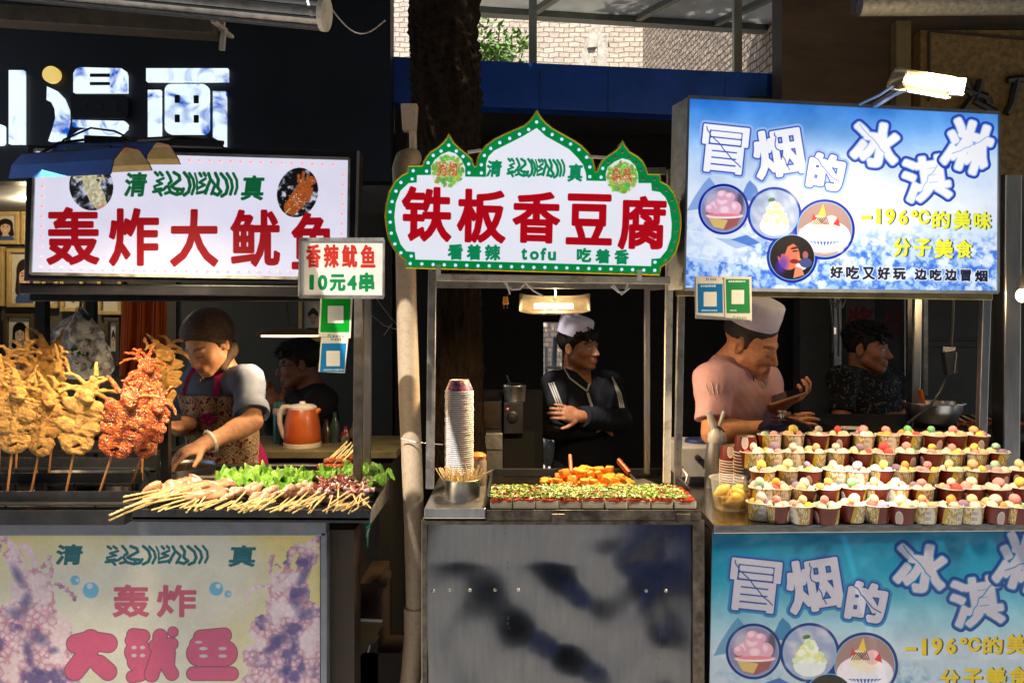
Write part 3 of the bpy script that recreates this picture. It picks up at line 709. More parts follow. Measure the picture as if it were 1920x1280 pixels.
# back room on the right
m = MB(); m.bbox((x0 - .1, 2.0, 3.42), (4.7, YR + .4, 3.5)); m.build('shade_slab', MT['wall_dark'], rbw)  # unseen slab added to keep sun off the cladding
m = MB(); YG = 5.0; m.bbox((P(1500, 0, YG).x, YG, 0), (4.6, YG + .12, 2.9)); m.build('back_wall', M('grey_plaster_panel', (.05, .048, .04), .8, 0, .3, 5, .2, 18), rbw)
m = MB(); m.bbox((P(1680, 0, YG).x, YG - .02, P(0, 640, YG).z - .03), (4.5, YG - .002, P(0, 640, YG).z)); m.bbox((P(1700, 0, YG).x, YG - .015, P(0, 1000, YG).z), (P(1706, 0, YG).x, YG - .003, P(0, 640, YG).z - .031)); m.bbox((P(1865, 0, YG).x, YG - .015, .5), (P(1872, 0, YG).x, YG - .003, P(0, 640, YG).z - .031)); m.build('wall_moulding', M('dark_moulding', (.035, .03, .024), .6), rbw)
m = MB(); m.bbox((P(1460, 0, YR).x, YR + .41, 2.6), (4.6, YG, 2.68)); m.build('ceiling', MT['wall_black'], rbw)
# window with a red character
wn = thing('shop_window', 'dim shop window with a red painted character behind the dark shirted man', 'window', P(1630, 780, 4.85))
C7 = Canvas(1560, 545, 1700, 800, 1, (52, 52, 46)); C7.grain(.8, 30, 3)
C7.rect(1586, 552, 1640, 610, (86, 84, 78)); C7.glyph('酱', (1588, 575, 1638, 635), (120, 18, 14), 1.5); C7.glyph('味', (1660, 578, 1700, 636), (96, 16, 12), 1.2)
PWn = Plane((0, 4.86, 0), (1, 4.86, 0), (0, 4.86, 1))
print_sheet('pane', [(1572, 556), (1698, 556), (1698, 800), (1572, 800)], PWn, C7, M_print('window_print', C7.image('window'), .2, 0, .5), wn, .01)
m = MB()
for x0, x1 in ((1564, 1574), (1696, 1708)): m.bbox(P(x0, 548, 4.84), P(x1, 810, 4.87))
m.bbox(P(1575, 548, 4.842), P(1695, 557, 4.872)); m.build('window_frame', MT['steel_dull'], wn)
# roof over the right room and street-side buildings out of the picture that shape the light
dc = MB(); dc.sheet(lambda u, v: (.80 + (.24 + .02 * math.sin(u * 44) * v) * math.cos(u * 2 * PI), .05 + (.17 + .02 * math.cos(u * 51) * v) * math.sin(u * 2 * PI), .62 - .6 * v), 60, 8); dc.sheet(lambda u, v: (.80 + .24 * v * math.cos(u * 2 * PI), .05 + .17 * v * math.sin(u * 2 * PI), .62 + .03 * (1 - v)), 60, 4)  # unseen blue prop, added only to be mirrored in the steel panel
tag(dc.build('blue_prop', M('blue_cloth', (.09, .16, .5), .85, 0, .2, 6), None, True), 'low cart in blue, added unseen for its reflection in the tofu stall panel', 'prop')
op = thing('street_building', 'plain row of street buildings facing the food stalls', 'building', (0, -11, 0))
m = MB(); m.bbox((-30, -12, 0), (30, -11, 9)); m.build('wall', M('pale_render', (.2, .19, .18), .8, 0, .2, 2), op)
m = MB()
for k in range(-6, 7): m.bbox((k * 3.2 - 1.1, -10.99, .1), (k * 3.2 + 1.1, -10.95, 2.6))
m.build('shop_front', M('dark_shop_glass', (.05, .06, .07), .15), op)
# ------------------------------------------------------------------ squid stall sign (light box)
def led_part(pts, plane, root, mat, r=.0045, off=.004):
    ring = MB(); ring.ell((0, 0, 0), (r, r * .9, r), 10, 6); first = ring.build('bulb', mat, None, True)
    for i, (x, y) in enumerate(pts):
        o = first if i == 0 else first.copy()
        if i: COL.objects.link(o)
        o.parent = root; o.location = plane.hit(x, y, off) - root.matrix_basis.translation
PL = Plane(P(66, 281, 2.18), P(655, 298, 2.20), P(58, 513, 2.20))
def squid_photo(c, cx, cy, rx, ry, rot, kind, seed):
    n = vnoise(c.H, c.W, 14, seed, 5); n2 = vnoise(c.H, c.W, 5, seed + 1, 3)
    if kind == 'raw':
        bgc = np.stack([.1 + .75 * np.clip((n - .42) * 4, 0, 1)] * 3, -1) * np.array([.9, .93, 1.05])
        c.ell(cx, cy, rx, ry, None, rot, tex=lambda X, Y, k: bgc)
        body = np.stack([.78 + .5 * (n2 - .5), .75 + .5 * (n2 - .5), .62 + .5 * (n2 - .5)], -1)
        st = [([(cx - 4, cy - 6), (cx + 8, cy + 20), (cx + 18, cy + 34)], 24), ([(cx + 2, cy + 2), (cx + 12, cy + 24)], 30),
              ([(cx - 4, cy - 12), (cx - 2, cy - 20)], 26)]
        for k in range(7):
            a = R(150 + k * 38); st.append(([(cx - 4 + 10 * math.cos(a), cy - 18 + 8 * math.sin(a)), (cx - 4 + 24 * math.cos(a), cy - 20 + 17 * math.sin(a)), (cx - 4 + 28 * math.cos(a + .5), cy - 16 + 18 * math.sin(a + .5))], 4.5))
        c.strokes(st, None, tex=lambda X, Y, d: body)
        c.strokes([([(cx + 18, cy + 26), (cx + 26, cy + 40)], 2.5)], (190, 150, 90)); c.ell(cx + 20, cy + 41, 8, 5, (205, 140, 130))
    else:
        bgc = np.stack([.06 + .8 * np.clip((n - .5) * 5, 0, 1)] * 3, -1) * np.array([.95, .97, 1.05])
        c.ell(cx, cy, rx, ry, None, rot, tex=lambda X, Y, k: bgc)
        st = [([(cx - 12, cy + 28), (cx + 8, cy + 8)], 28), ([(cx - 4, cy + 14), (cx + 12, cy - 6)], 26)]
        for k in range(5): st.append(([(cx + 10, cy - 4), (cx + 2 + k * 8, cy - 22 - (k % 2) * 6), (cx + 2 + k * 9, cy - 38 + abs(k - 1) * 6)], 6))
        st.append(([(cx + 18, cy), (cx + 27, cy - 8), (cx + 22, cy + 12)], 5))
        rs = np.random.RandomState(5)
        def tx(X, Y, d):
            q = rs.rand(*d.shape)[..., None]; return np.array([.66, .33, .14]) * (.65 + .65 * q)
        c.strokes(st, None, tex=tx)
        for k in range(40): c.ell(cx - 4 + rs.normal(0, 9), cy + 14 + rs.normal(0, 8), .8, .8, (245, 225, 200))
        c.strokes([([(cx - 24, cy + 40), (cx - 14, cy + 30)], 2.5)], (215, 180, 120))
def mask_ellipse_outside(c, base, cx, cy, rx, ry, rot):
    X, Y = np.meshgrid(c.X, c.Y); cs, sn = math.cos(R(rot)), math.sin(R(rot))
    u = (X - cx) * cs + (Y - cy) * sn; v = -(X - cx) * sn + (Y - cy) * cs
    box = (abs(X - cx) < 70) & (abs(Y - cy) < 70); m = (np.hypot(u / rx, v / ry) > 1) & box
    c.a[m] = base[m]
C1 = Canvas(50, 272, 664, 532, 1.25, (232, 230, 250))
C1.grain(.05, 60, 3)
base = C1.a.copy()
squid_photo(C1, 171, 349, 42, 46, -12, 'raw', 4); mask_ellipse_outside(C1, base, 171, 349, 41, 46, -12)
squid_photo(C1, 557.6, 361, 38, 47, 14, 'fried', 9); mask_ellipse_outside(C1, base, 557.6, 361, 38, 47, 14)
GRN = (8, 92, 50); RED = (158, 8, 22)
C1.text([('清', (233.6, 323, 275, 369)), ('真', (453, 329, 495, 376))], GRN, 1.6, skew=.12)
arabic(C1, 286, 321, 446, 367, GRN, .02)
C1.text([('轰', (87, 388, 186.5, 497)), ('炸', (204, 390, 298, 499)), ('大', (318.6, 392, 409, 500)), ('鱿', (431.6, 393, 525, 500)), ('鱼', (546, 398, 626, 505))], RED, 3.1)
root = thing('light_box_sign', 'long white light box sign with dark red squid lettering and pink bulbs', 'sign', PL.hit(360, 520))
quad = [(66, 281), (655, 298), (652, 523), (58, 513)]
m_l1 = M_print('lit_sign_film', C1.image('squid_sign'), .3, .86 * EM, .12, 0, .05)
print_sheet('sign_panel', quad, PL, C1, m_l1, root, .004)
fr = MB()                                               # dark frame, wider than the panel, behind it
oq = [(50, 272), (672, 282), (664, 531), (44, 527)]; f0 = [PL.hit(x, y, -.006) for x, y in oq]
fr.prism(f0, [p - PL.n * .09 for p in f0])
fr.build('sign_housing', MT['black_metal'], root, bevel=.003)
lip = MB()
for a, b in zip(quad, quad[1:] + quad[:1]): lip.beam(PL.hit(*a, .001), PL.hit(*b, .001), .006, .008)
lip.build('edge_trim', MT['steel_dull'], root)
ep = MB(); a = PL.hit(672, 283, -.004); b = PL.hit(666, 531, -.004); ep.beam(a, b, .006, .01); ep.build('corner_strip', MT['steel'], root)
pts = []
for i in range(31): pts.append((76 + i * 19.4, 501 + i * .33))
for i in range(16): pts.append((336 + i * 19.2, 300.4 + i * .6))
for i in range(8): pts.append((642.4 - i * .35, 328.6 + i * 18.3))
for i in range(9): pts.append((80 - i * .45, 331 + i * 18.8))
pts += [(80.5, 293)]
led_part(pts, PL, root, M('pink_bulb', S(250, 180, 185), .25, 0, .05, emit=S(255, 172, 172), estr=.85 * EM))
# price board hanging in front of the sign's corner
PR = Plane(P(563, 448, 2.06), P(721, 448, 2.07), P(561, 556, 2.06))
C2 = Canvas(556, 444, 726, 562, 1.5, (214, 206, 196)); C2.grain(.08, 30, 5)
C2.text([('香', (574, 458, 601.5, 502)), ('辣', (607, 458, 635.5, 502)), ('鱿', (641, 459, 670, 502)), ('鱼', (676, 459, 704, 502))], (178, 42, 30), 1.5)
C2.text([('1', (580, 515, 588.5, 543)), ('0', (596, 515, 614, 544)), ('元', (618, 514, 648, 546)), ('4', (651, 516, 669, 544)), ('串', (673, 511, 702, 547))], (10, 118, 62), 1.7)
root = thing('price_board', 'cream price board with red and green writing overlapping the corner of the squid sign', 'sign board', PR.hit(640, 556))
print_sheet('board_sheet', [(563, 449), (720, 449), (719, 557), (561, 556)], PR, C2, M_print('price_film', C2.image('price'), .35, .12 * EM, .9), root, .006)  # a board, not a light box; slight glow put into its sheet
fr = MB(); q = [(563, 449), (720, 449), (719, 557), (561, 556)]
for a, b in zip(q, q[1:] + q[:1]): fr.beam(PR.hit(*a, .001), PR.hit(*b, .001), .005, .009)
fr.build('edge_frame', MT['steel_dull'], root)
# payment cards
def pay_card(quad, plane, band, col, head, foot, label, white_foot, logo, root=None, group=None, sheet_col=(216, 208, 190)):
    xs = [q[0] for q in quad]; ys = [q[1] for q in quad]; x0, x1, y0, y1 = min(xs), max(xs), min(ys), max(ys); W = x1 - x0; H = y1 - y0
    c = Canvas(x0 - 2, y0 - 2, x1 + 2, y1 + 2, 2.5, sheet_col); c.grain(.1, 10, int(x0))
    sk = quad[3][0] - quad[0][0]
    def xx(u, v): return x0 + max(0, -sk) + u * (W - abs(sk)) + v * sk
    b0, b1 = band
    c.poly([(xx(.05, b0), y0 + b0 * H), (xx(.95, b0), y0 + b0 * H), (xx(.95, b1), y0 + b1 * H), (xx(.05, b1), y0 + b1 * H)], col)
    bm = (b0 + b1) / 2; s = .46 * W
    c.rect(xx(.5, bm) - s / 2, y0 + bm * H - s / 2, xx(.5, bm) + s / 2, y0 + bm * H + s / 2 + 3, (228, 222, 206))
    c.line(head, xx(.16, .06), y0 + (b0 + .03) * H, .075 * W, (235, 240, 235), .2)
    c.line(foot, xx(.18, .9), y0 + (b1 - .085) * H, .06 * W, (220, 230, 235), .15)
    if logo == 'wave':
        c.rect(xx(.36, .05), y0 + .03 * H, xx(.46, .05), y0 + .085 * H, (40, 110, 190)); c.strokes([([(xx(.37, .05), y0 + .07 * H), (xx(.41, .05), y0 + .05 * H), (xx(.45, .05), y0 + .075 * H)], .8)], (255, 255, 255)); c.line('支付宝', xx(.5, .05), y0 + .035 * H, .075 * W, (70, 70, 80), .15)
    elif logo == 'tick':
        yy = y0 + .945 * H; c.ell(xx(.34, .94), yy, .055 * W, .05 * W, (50, 150, 60)); c.strokes([([(xx(.31, .94), yy), (xx(.335, .94), yy + .02 * W), (xx(.375, .94), yy - .02 * W)], 1)], (255, 255, 255)); c.line('微信支付', xx(.43, .94), y0 + .92 * H, .09 * W, (120, 120, 110), .15)
    if root is None: root = thing('payment_card', label, 'payment card', plane.hit((x0 + x1) / 2, y1), group)
    print_sheet('card_sheet', quad, plane, c, M_print('card_print', c.image('card'), .3, 0, .95), root, .004, nu=4, nv=6)
    return root
PK = Plane(P(600, 560, 2.10), P(660, 560, 2.10), P(596, 700, 2.10))
pay_card([(601, 553), (661, 554), (657, 634), (597, 631)], PK, (.0, .86), (6, 148, 36), '推荐使用微信支付', '', 'green payment card under the price board, above the small blue card', 0, 'tick')
pay_card([(602, 632), (653, 634), (646, 699), (597, 697)], PK, (.17, .97), (28, 118, 176), '', '推荐使用支付宝一扫即付', 'small blue payment card hanging below the green card by the squid stall post', 0, 'wave')
PK2 = Plane(P(1304, 520, 2.05), P(1410, 520, 2.05), P(1304, 600, 2.05))
hold = MB(); q = [(1303, 518), (1409, 519), (1410, 602), (1305, 597)]; f0 = [PK2.hit(x, y, -.003) for x, y in q]; hold.prism(f0, [p - PK2.n * .008 for p in f0])
ph = hold.build('card_holder', M('frosted_acrylic', (.55, .5, .42), .3), None); tag(ph, 'clear acrylic holder for two payment cards at the corner of the ice cream sign', 'card holder')
pay_card([(1305, 519), (1356, 524), (1358, 594), (1306, 590)], PK2, (.17, .9), (30, 112, 170), '支付宝扫码付款', '推荐使用支付宝收款', 'blue payment card with cream margin in the holder under the ice cream sign', 0, 'wave')
pay_card([(1358, 520), (1408, 521), (1409, 600), (1360, 595)], PK2, (.04, .84), (44, 128, 72), '推荐使用微信支付', '扫码付款', 'dull green payment card with cream foot in the holder under the ice cream sign', 0, 'tick')

# ------------------------------------------------------------------ tofu stall sign (domed light box)
PT = Plane(P(760, 310, 2.08), P(1270, 350, 2.10), P(760, 502, 2.10))
def z3(l): return [(720 + x / 3.879, 200 + y / 3.879) for x, y in l]
def z4(l): return [(1000 + x / 3.879, 200 + y / 3.879) for x, y in l]
outer = z3([(1112, 30), (1085, 75), (1060, 105), (1020, 140), (960, 165), (880, 200), (800, 240), (740, 285), (705, 330), (685, 370), (672, 430), (660, 440), (650, 420), (640, 385), (600, 345), (545, 300), (505, 260), (485, 225), (472, 200), (458, 230), (430, 265), (390, 300), (340, 330), (310, 365), (290, 400), (280, 430), (178, 432), (172, 480), (130, 500), (80, 545), (40, 620), (18, 710), (10, 790), (20, 880), (35, 960), (70, 1030), (110, 1080), (160, 1115), (160, 1170)])
outer += list(reversed(z4([(50, 75), (90, 120), (140, 160), (220, 205), (300, 250), (350, 285), (400, 335), (430, 385), (445, 440), (450, 475), (462, 475), (480, 430), (500, 395), (540, 360), (600, 320), (630, 290), (648, 250), (665, 285), (700, 330), (760, 365), (795, 400), (820, 450), (832, 490), (918, 492), (925, 545), (975, 570), (1020, 625), (1050, 700), (1068, 790), (1070, 870), (1055, 980), (1030, 1060), (985, 1125), (925, 1165), (918, 1222)])))
inner = z3([(1110, 155), (1010, 215), (900, 270), (800, 320), (760, 360), (742, 410), (740, 510), (590, 508), (590, 440), (560, 380), (520, 340), (470, 325), (420, 345), (370, 385), (342, 430), (342, 495), (240, 497), (238, 550), (180, 555), (120, 610), (85, 700), (75, 800), (85, 900), (120, 1000), (160, 1050), (222, 1055), (228, 1110)])
inner += z4([(855, 1158), (857, 1105), (920, 1100), (970, 1040), (1000, 950), (1005, 850), (990, 730), (960, 660), (920, 620), (860, 610), (855, 555), (762, 555), (760, 490), (740, 430), (700, 390), (645, 375), (590, 400), (540, 440), (525, 490), (527, 540), (383, 537), (380, 480), (360, 420), (320, 370), (260, 310), (180, 265), (90, 215)])
C3 = Canvas(715, 200, 1285, 522, 1.35, (0, 132, 62)); C3.grain(.12, 25, 8)
C3.poly(inner, (236, 238, 250))
def tofu_photo(c, cx, cy, r, seed):
    rs = np.random.RandomState(seed)
    c.ell(cx, cy, r, r, (226, 228, 226))
    for k in range(110):
        a = rs.rand() * 2 * PI; q = r * math.sqrt(rs.rand()) * .92
        c.ell(cx + q * math.cos(a), cy + q * math.sin(a), 3 + rs.rand() * 3, 2 + rs.rand() * 2, (90 + rs.randint(80), 150 + rs.randint(70), 50 + rs.randint(50)), rs.rand() * 180)
    for dx in (-10.5, 9.5):
        c.poly([(cx + dx - 7, cy - 18), (cx + dx + 8, cy - 17), (cx + dx + 11, cy + 11), (cx + dx - 11, cy + 9)], (205, 168, 110))
        for k in range(90):
            u, v = rs.rand() * 2 - 1, rs.rand() * 2 - 1; col = [(190, 52, 34), (170, 70, 40), (120, 160, 60), (215, 120, 80), (235, 225, 200)][rs.randint(5)]
            c.ell(cx + dx + u * (8 + v), cy - 3.5 + v * 12, 1.6, 1.1, col, rs.rand() * 180)
tofu_photo(C3, 839.4, 320.4, 31, 2); tofu_photo(C3, 1165.8, 332, 30.5, 3)
RED2 = (176, 4, 22); GR2 = (8, 132, 84)
C3.text([('铁', (752.7, 349.5, 846.3, 452.6)), ('板', (856, 354, 947.4, 455)), ('香', (959.6, 358.8, 1049, 455.5)), ('豆', (1060, 363, 1147, 458.6)), ('腐', (1157.8, 367, 1248.8, 468))], RED2, 3.2, rot=1.5)
C3.text([('清', (912, 300, 940.4, 331.5)), ('真', (1064.4, 307, 1092, 340.5))], GR2, 1.2, skew=.12)
arabic(C3, 950, 296, 1059, 331, GR2, .03)
C3.text([('看', (838.6, 457, 867, 486.7)), ('着', (874, 457.6, 901, 487)), ('辣', (908, 458, 937, 488)), ('吃', (1080, 464, 1107.5, 491)), ('着', (1115, 466, 1142.6, 493.5)), ('香', (1151, 467, 1178, 495))], GR2, 1.3)
C3.text([('t', (976, 465, 987, 487)), ('o', (992, 470, 1009, 487)), ('f', (1012, 464, 1023, 487.5)), ('u', (1026, 471, 1041, 488))], GR2, 1.2)
root = thing('domed_sign', 'white light box sign with green domed border, blue bulbs and red tofu lettering', 'sign', PT.hit(1000, 505))
fp = [PT.hit(x, y) for x, y in outer]
m = MB(); n = len(fp); k = m.add(fp, []); m.f.append(tuple(range(n))); m.m.append(0); m.uv[0] = [C3.uv(x, y) for x, y in outer]
sp = m.build('sign_panel', M_print('tofu_sign_film', C3.image('tofu_sign'), .3, .88 * EM, .2, 0, .06), root)
sd = MB(); bk = [p - PT.n * .07 for p in fp]
ff = [p - PT.n * .002 for p in fp]; sd.prism(ff, bk); sd.build('sign_housing', MT['steel_dull'], root)
rim = MB(); rim.tube(fp + [fp[0]], .0028, 6, False); rim.build('gilt_rim', M('gilt_edge', S(210, 180, 40), .35, .6, .2), root)
lt = z3([(1110, 112), (1052, 166), (985, 200), (914, 231), (842, 262), (776, 304), (730, 355), (708, 423), (708, 482), (618, 481), (616, 417), (575, 362), (526, 323), (471, 281), (415, 323), (358, 355), (321, 408), (310, 469), (212, 466), (205, 526), (123, 551), (87, 614), (59, 690), (44, 765), (45, 840), (53, 920), (79, 998), (123, 1062), (198, 1086), (190, 1140), (275, 1143), (357, 1147), (438, 1149), (520, 1152), (602, 1153), (684, 1156), (765, 1157), (848, 1161), (928, 1163), (1009, 1163)])
l2 = z4([(76, 163), (137, 203), (207, 237), (271, 272), (332, 313), (388, 368), (411, 439), (411, 509), (493, 513), (505, 449), (885, 1130), (883, 1190), (803, 1188), (722, 1185), (643, 1183), (565, 1180), (484, 1178), (404, 1176), (324, 1174), (244, 1172), (166, 1170), (84, 1168), (4, 1168)])
l3 = z4([(544, 402), (597, 367), (648, 330), (696, 372), (748, 410), (785, 460), (797, 525), (883, 530), (898, 588), (968, 610), (1008, 678), (1027, 752), (1037, 828), (1036, 905), (1024, 978), (1003, 1045), (958, 1115)])
led_part(lt + l2, PT, root, M('blue_white_bulb', S(200, 215, 255), .2, 0, .05, emit=S(170, 195, 255), estr=1.2 * EM), .0042)
led_part(l3, PT, root, M('unlit_bulb', S(110, 140, 150), .2, 0, .1), .0042)
br = MB()
for x0, y0, x1, y1 in ((877, 286, 902, 282), (1103, 294, 1136, 296)):
    br.beam(PT.hit(x0, y0, .006), PT.hit(x1, y1, .006), .014, .006)
for x, y in ((822, 504), (1199, 514)): br.beam(PT.hit(x, y - 8, .006), PT.hit(x, y + 12, .006), .012, .006)
br.build('bracket', MT['white_paint'], root)

# ------------------------------------------------------------------ ice cream artwork: light box above, banner below
def ice_art(c, T, k, seed, lit):
    """the same artwork twice; T maps sign pixels to this sheet's pixels, k = scale"""
    H, W = c.H, c.W
    X, Y = np.meshgrid(c.X, c.Y); a0 = T(1291, 190); a1 = T(1291, 541)
    t = np.clip((Y - a0[1]) / (a1[1] - a0[1]), 0, 1.0)[..., None]
    if lit: st = [(0, (52, 128, 226)), (.14, (104, 168, 240)), (.3, (190, 216, 250)), (.55, (226, 236, 252)), (.72, (205, 224, 248)), (1, (150, 190, 240))]
    else: st = [(0, (8, 118, 158)), (.2, (28, 146, 186)), (.36, (120, 186, 214)), (.55, (186, 206, 226)), (.75, (170, 200, 222)), (1, (120, 170, 210))]
    g = np.zeros((H, W, 3))
    for i in range(3): g[..., i] = np.interp(t[..., 0], [s[0] for s in st], [s[1][i] / 255. for s in st])
    n = vnoise(H, W, 60 * c.s * k, seed, 5)[..., None]; g = np.clip(g + (n - .5) * .22 * (t < .6), 0, 1)
    # ice crystals in the lower part
    n2 = vnoise(H, W, 26 * c.s * k, seed + 1, 6)[..., None]; n3 = vnoise(H, W, 9 * c.s * k, seed + 2, 4)[..., None]
    ridge = np.clip(1 - abs(n2 - .5) * 9, 0, 1) * .8 + np.clip(1 - abs(n3 - .5) * 7, 0, 1) * .5
    m = np.clip((t - .66 - .25 * (vnoise(H, W, 80 * c.s * k, seed + 5, 3)[..., None] - .5)) * 6, 0, 1)
    blue = np.array([.12, .35, .82]) if lit else np.array([.06, .36, .66])
    mix = np.clip(m * np.clip((n3 - .42) * 3 + ridge * .5 - .25, 0, .85), 0, 1)
    g = g * (1 - mix) + blue * mix; wh = m * np.clip((n2 - .52) * 5, 0, .7); g = g * (1 - wh) + np.array([.93, .96, 1.0]) * wh
    c.a = g
    def pk(l, col, al): c.poly([T(*p) for p in l], col, al)
    peak = (70, 120, 205) if lit else (30, 110, 170)
    pk([(1288, 395), (1300, 372), (1318, 345), (1330, 332), (1345, 352), (1352, 370), (1330, 378), (1310, 392)], peak, .55)
    pk([(1388, 372), (1400, 345), (1406, 338), (1418, 350), (1424, 366), (1410, 378)], peak, .8)
    pk([(1340, 445), (1372, 448), (1400, 440), (1425, 455), (1436, 452), (1400, 462), (1380, 466)], (50, 100, 200) if lit else (20, 90, 170), .85)
    pk([(1286, 430), (1330, 436), (1380, 452), (1430, 470), (1420, 500), (1350, 490), (1286, 480)], (235, 243, 255) if lit else (190, 205, 225), .55)
    whc = (246, 247, 255) if lit else (190, 192, 214); dk = (36, 66, 178) if lit else (16, 56, 140); lt_ = (150, 184, 240) if lit else (30, 124, 184)
    chars = [('冒', (1312, 233, 1405, 328), 6, 0), ('烟', (1409, 238, 1509, 335), -9, 0), ('的', (1512, 286, 1586, 358), 9, 0), ('冰', (1594, 226, 1690, 316), 9, 1), ('淇', (1689, 290, 1784, 380), -8, 2), ('淋', (1768, 223, 1863, 326), 18, 2)]
    crack = {'冒': [(.1, .04), (.3, .3), (.6, .62), (.88, .94)], '烟': [(.42, .08), (.46, .35), (.6, .6), (.74, .9)], '的': [(.2, .1), (.5, .45), (.9, .88)], '冰': [(.16, .06), (.42, .36), (.72, .78)], '淇': [(.88, .06), (.55, .45), (.3, .9)], '淋': [(.9, .32), (.5, .5), (.1, .68)]}
    for ch, b, rot, kind in chars:
        p0 = T((b[0] + b[2]) / 2, (b[1] + b[3]) / 2); wd = (b[2] - b[0]) * k * .94; hh = (b[3] - b[1]) * k * .94
        bx = (p0[0] - wd / 2, p0[1] - hh / 2, p0[0] + wd / 2, p0[1] + hh / 2)
        rims = [(2.4 * k, dk), (6.5 * k, lt_)] if kind == 0 else [(2.2 * k, lt_), (6.5 * k, dk)]
        c.glyph(ch, bx, whc, (2.4 if ch == '冒' else 3.6 if ch in '烟淇' else 4.4) * k, rims, rot)
        q = [(bx[0] + u * wd, bx[1] + v * hh) for u, v in crack[ch]]; z = []
        rs = np.random.RandomState(ord(ch))
        for (ax, ay), (bx_, by_) in zip(q, q[1:]):
            for i in range(5): z.append((ax + (bx_ - ax) * i / 5 + rs.uniform(-2, 2) * k, ay + (by_ - ay) * i / 5 + rs.uniform(-2, 2) * k))
        c.strokes([(z, 1.7 * k)], dk if kind == 0 else lt_)
    # four round pictures joined by a blue rim
    cs = [(1356.6, 392, 43), (1452, 401, 46), (1546, 430, 52), (1485, 482, 43)]
    rimc = (14, 16, 150) if lit else (10, 26, 110)
    c.strokes([([T(x, y)], (2 * r + 9) * k) for x, y, r in cs], rimc)
    c.strokes([([T(x, y)], (2 * r) * k) for x, y, r in cs], (110, 190, 240))
    for i, (x, y, r) in enumerate(cs):
        cx, cy = T(x, y); r = (r - 1.5) * k; rs = np.random.RandomState(i + seed)
        def E(dx, dy, rx, ry, col, rot=0, al=1, soft=0): c.ell(cx + dx * r, cy + dy * r, rx * r, ry * r, col, rot, al, soft)
        base = [(136, 128, 170), (150, 166, 205), (160, 130, 128), (18, 14, 22)][i]
        E(0, 0, 1, 1, base)
        if i == 0:
            E(-.5, -.4, .5, .6, (190, 190, 215), 0, .8, .6); E(.75, -.3, .2, .6, (60, 50, 70), 0, .7, .5)
            c.poly([(cx - .8 * r, cy + .1 * r), (cx + .82 * r, cy + .2 * r), (cx + .62 * r, cy + .72 * r), (cx + .1 * r, cy + .95 * r), (cx - .45 * r, cy + .8 * r)], (150, 82, 84))
            c.poly([(cx - .7 * r, cy + .35 * r), (cx + .2 * r, cy + .5 * r), (cx + .0 * r, cy + .9 * r), (cx - .45 * r, cy + .8 * r)], (205, 180, 110))
            for dx, dy, q in ((-.35, -.1, .33), (.45, -.05, .36), (0, -.3, .4), (-.05, -.62, .26), (.1, .1, .36), (-.6, -.02, .22), (.3, -.55, .22)):
                E(dx, dy, q, q * .9, (222, 168, 196)); E(dx - .06, dy - .08, q * .75, q * .6, (244, 214, 232), 0, .9, .5)
            E(.05, .3, .84, .13, (236, 226, 240)); E(.05, .26, .76, .08, (222, 130, 150))
        elif i == 1:
            for q in range(26): E(rs.uniform(-.9, .9), rs.uniform(-.9, .9), .35, .18, (205 + rs.randint(40), 212 + rs.randint(35), 235), rs.rand() * 90, .35, .8)
            E(0, .5, .62, .42, (228, 238, 245))
            for q in range(60):
                v = rs.rand(); E(rs.uniform(-1, 1) * (.15 + .45 * v), -.42 + .75 * v, .13, .1, [(238, 248, 225), (214, 232, 180), (232, 238, 150), (245, 250, 245)][rs.randint(4)], rs.rand() * 90)
            E(-.12, -.6, .15, .08, (70, 120, 60), -10)
        elif i == 2:
            E(0, .35, .98, .66, (230, 222, 244), 0, 1, .5); E(0, .25, .95, .6, (236, 232, 250))
            for q in range(30): E(rs.uniform(-.9, .9), rs.uniform(0, .8), .16, .14, (238, 236, 252), 0, .6, .6)
            E(0, -.1, .5, .3, (240, 232, 214)); E(-.2, -.3, .26, .24, (236, 222, 190)); E(.25, -.28, .26, .25, (232, 190, 196))
            c.poly([(cx - .25 * r, cy - .5 * r), (cx - .05 * r, cy - .95 * r), (cx + .05 * r, cy - .5 * r)], (240, 205, 70)); c.poly([(cx + .32 * r, cy - .2 * r), (cx + .5 * r, cy - .45 * r), (cx + .58 * r, cy - .1 * r)], (200, 50, 60)); c.poly([(cx - .5 * r, cy - .3 * r), (cx - .42 * r, cy - .6 * r), (cx - .3 * r, cy - .4 * r)], (206, 60, 60))
            for q in range(5): c.strokes([([(cx + (-.45 + q * .07) * r, cy - .2 * r), (cx + (-.3 + q * .09) * r, cy - .44 * r), (cx + (-.05 + q * .05) * r, cy - .2 * r)], 1.2 * k)], (60, 30, 34))
            for q in range(-4, 5): c.poly([(cx + (q * .13 - .05) * r, cy + .45 * r), (cx + (q * .13 + .05) * r, cy + .45 * r), (cx + q * .1 * r, cy + (.64 - abs(q) * .03) * r)], (30, 90, 190))
        else:
            E(-.15, -.05, .5, .62, (206, 110, 82)); c.poly([(cx + .25 * r, cy - .15 * r), (cx + .42 * r, cy + .12 * r), (cx + .2 * r, cy + .2 * r)], (222, 130, 100))
            E(.1, .18, .2, .1, (120, 20, 40)); E(.12, -.42, .2, .05, (60, 30, 30), -12); E(.14, -.28, .13, .035, (40, 22, 26), -6)
            c.poly([(cx - .75 * r, cy - .15 * r), (cx - .6 * r, cy - .75 * r), (cx - .1 * r, cy - .95 * r), (cx + .3 * r, cy - .8 * r), (cx + .35 * r, cy - .5 * r), (cx + .05 * r, cy - .62 * r), (cx - .2 * r, cy - .48 * r), (cx - .3 * r, cy - .2 * r), (cx - .5 * r, cy + .05 * r)], (26, 16, 22))
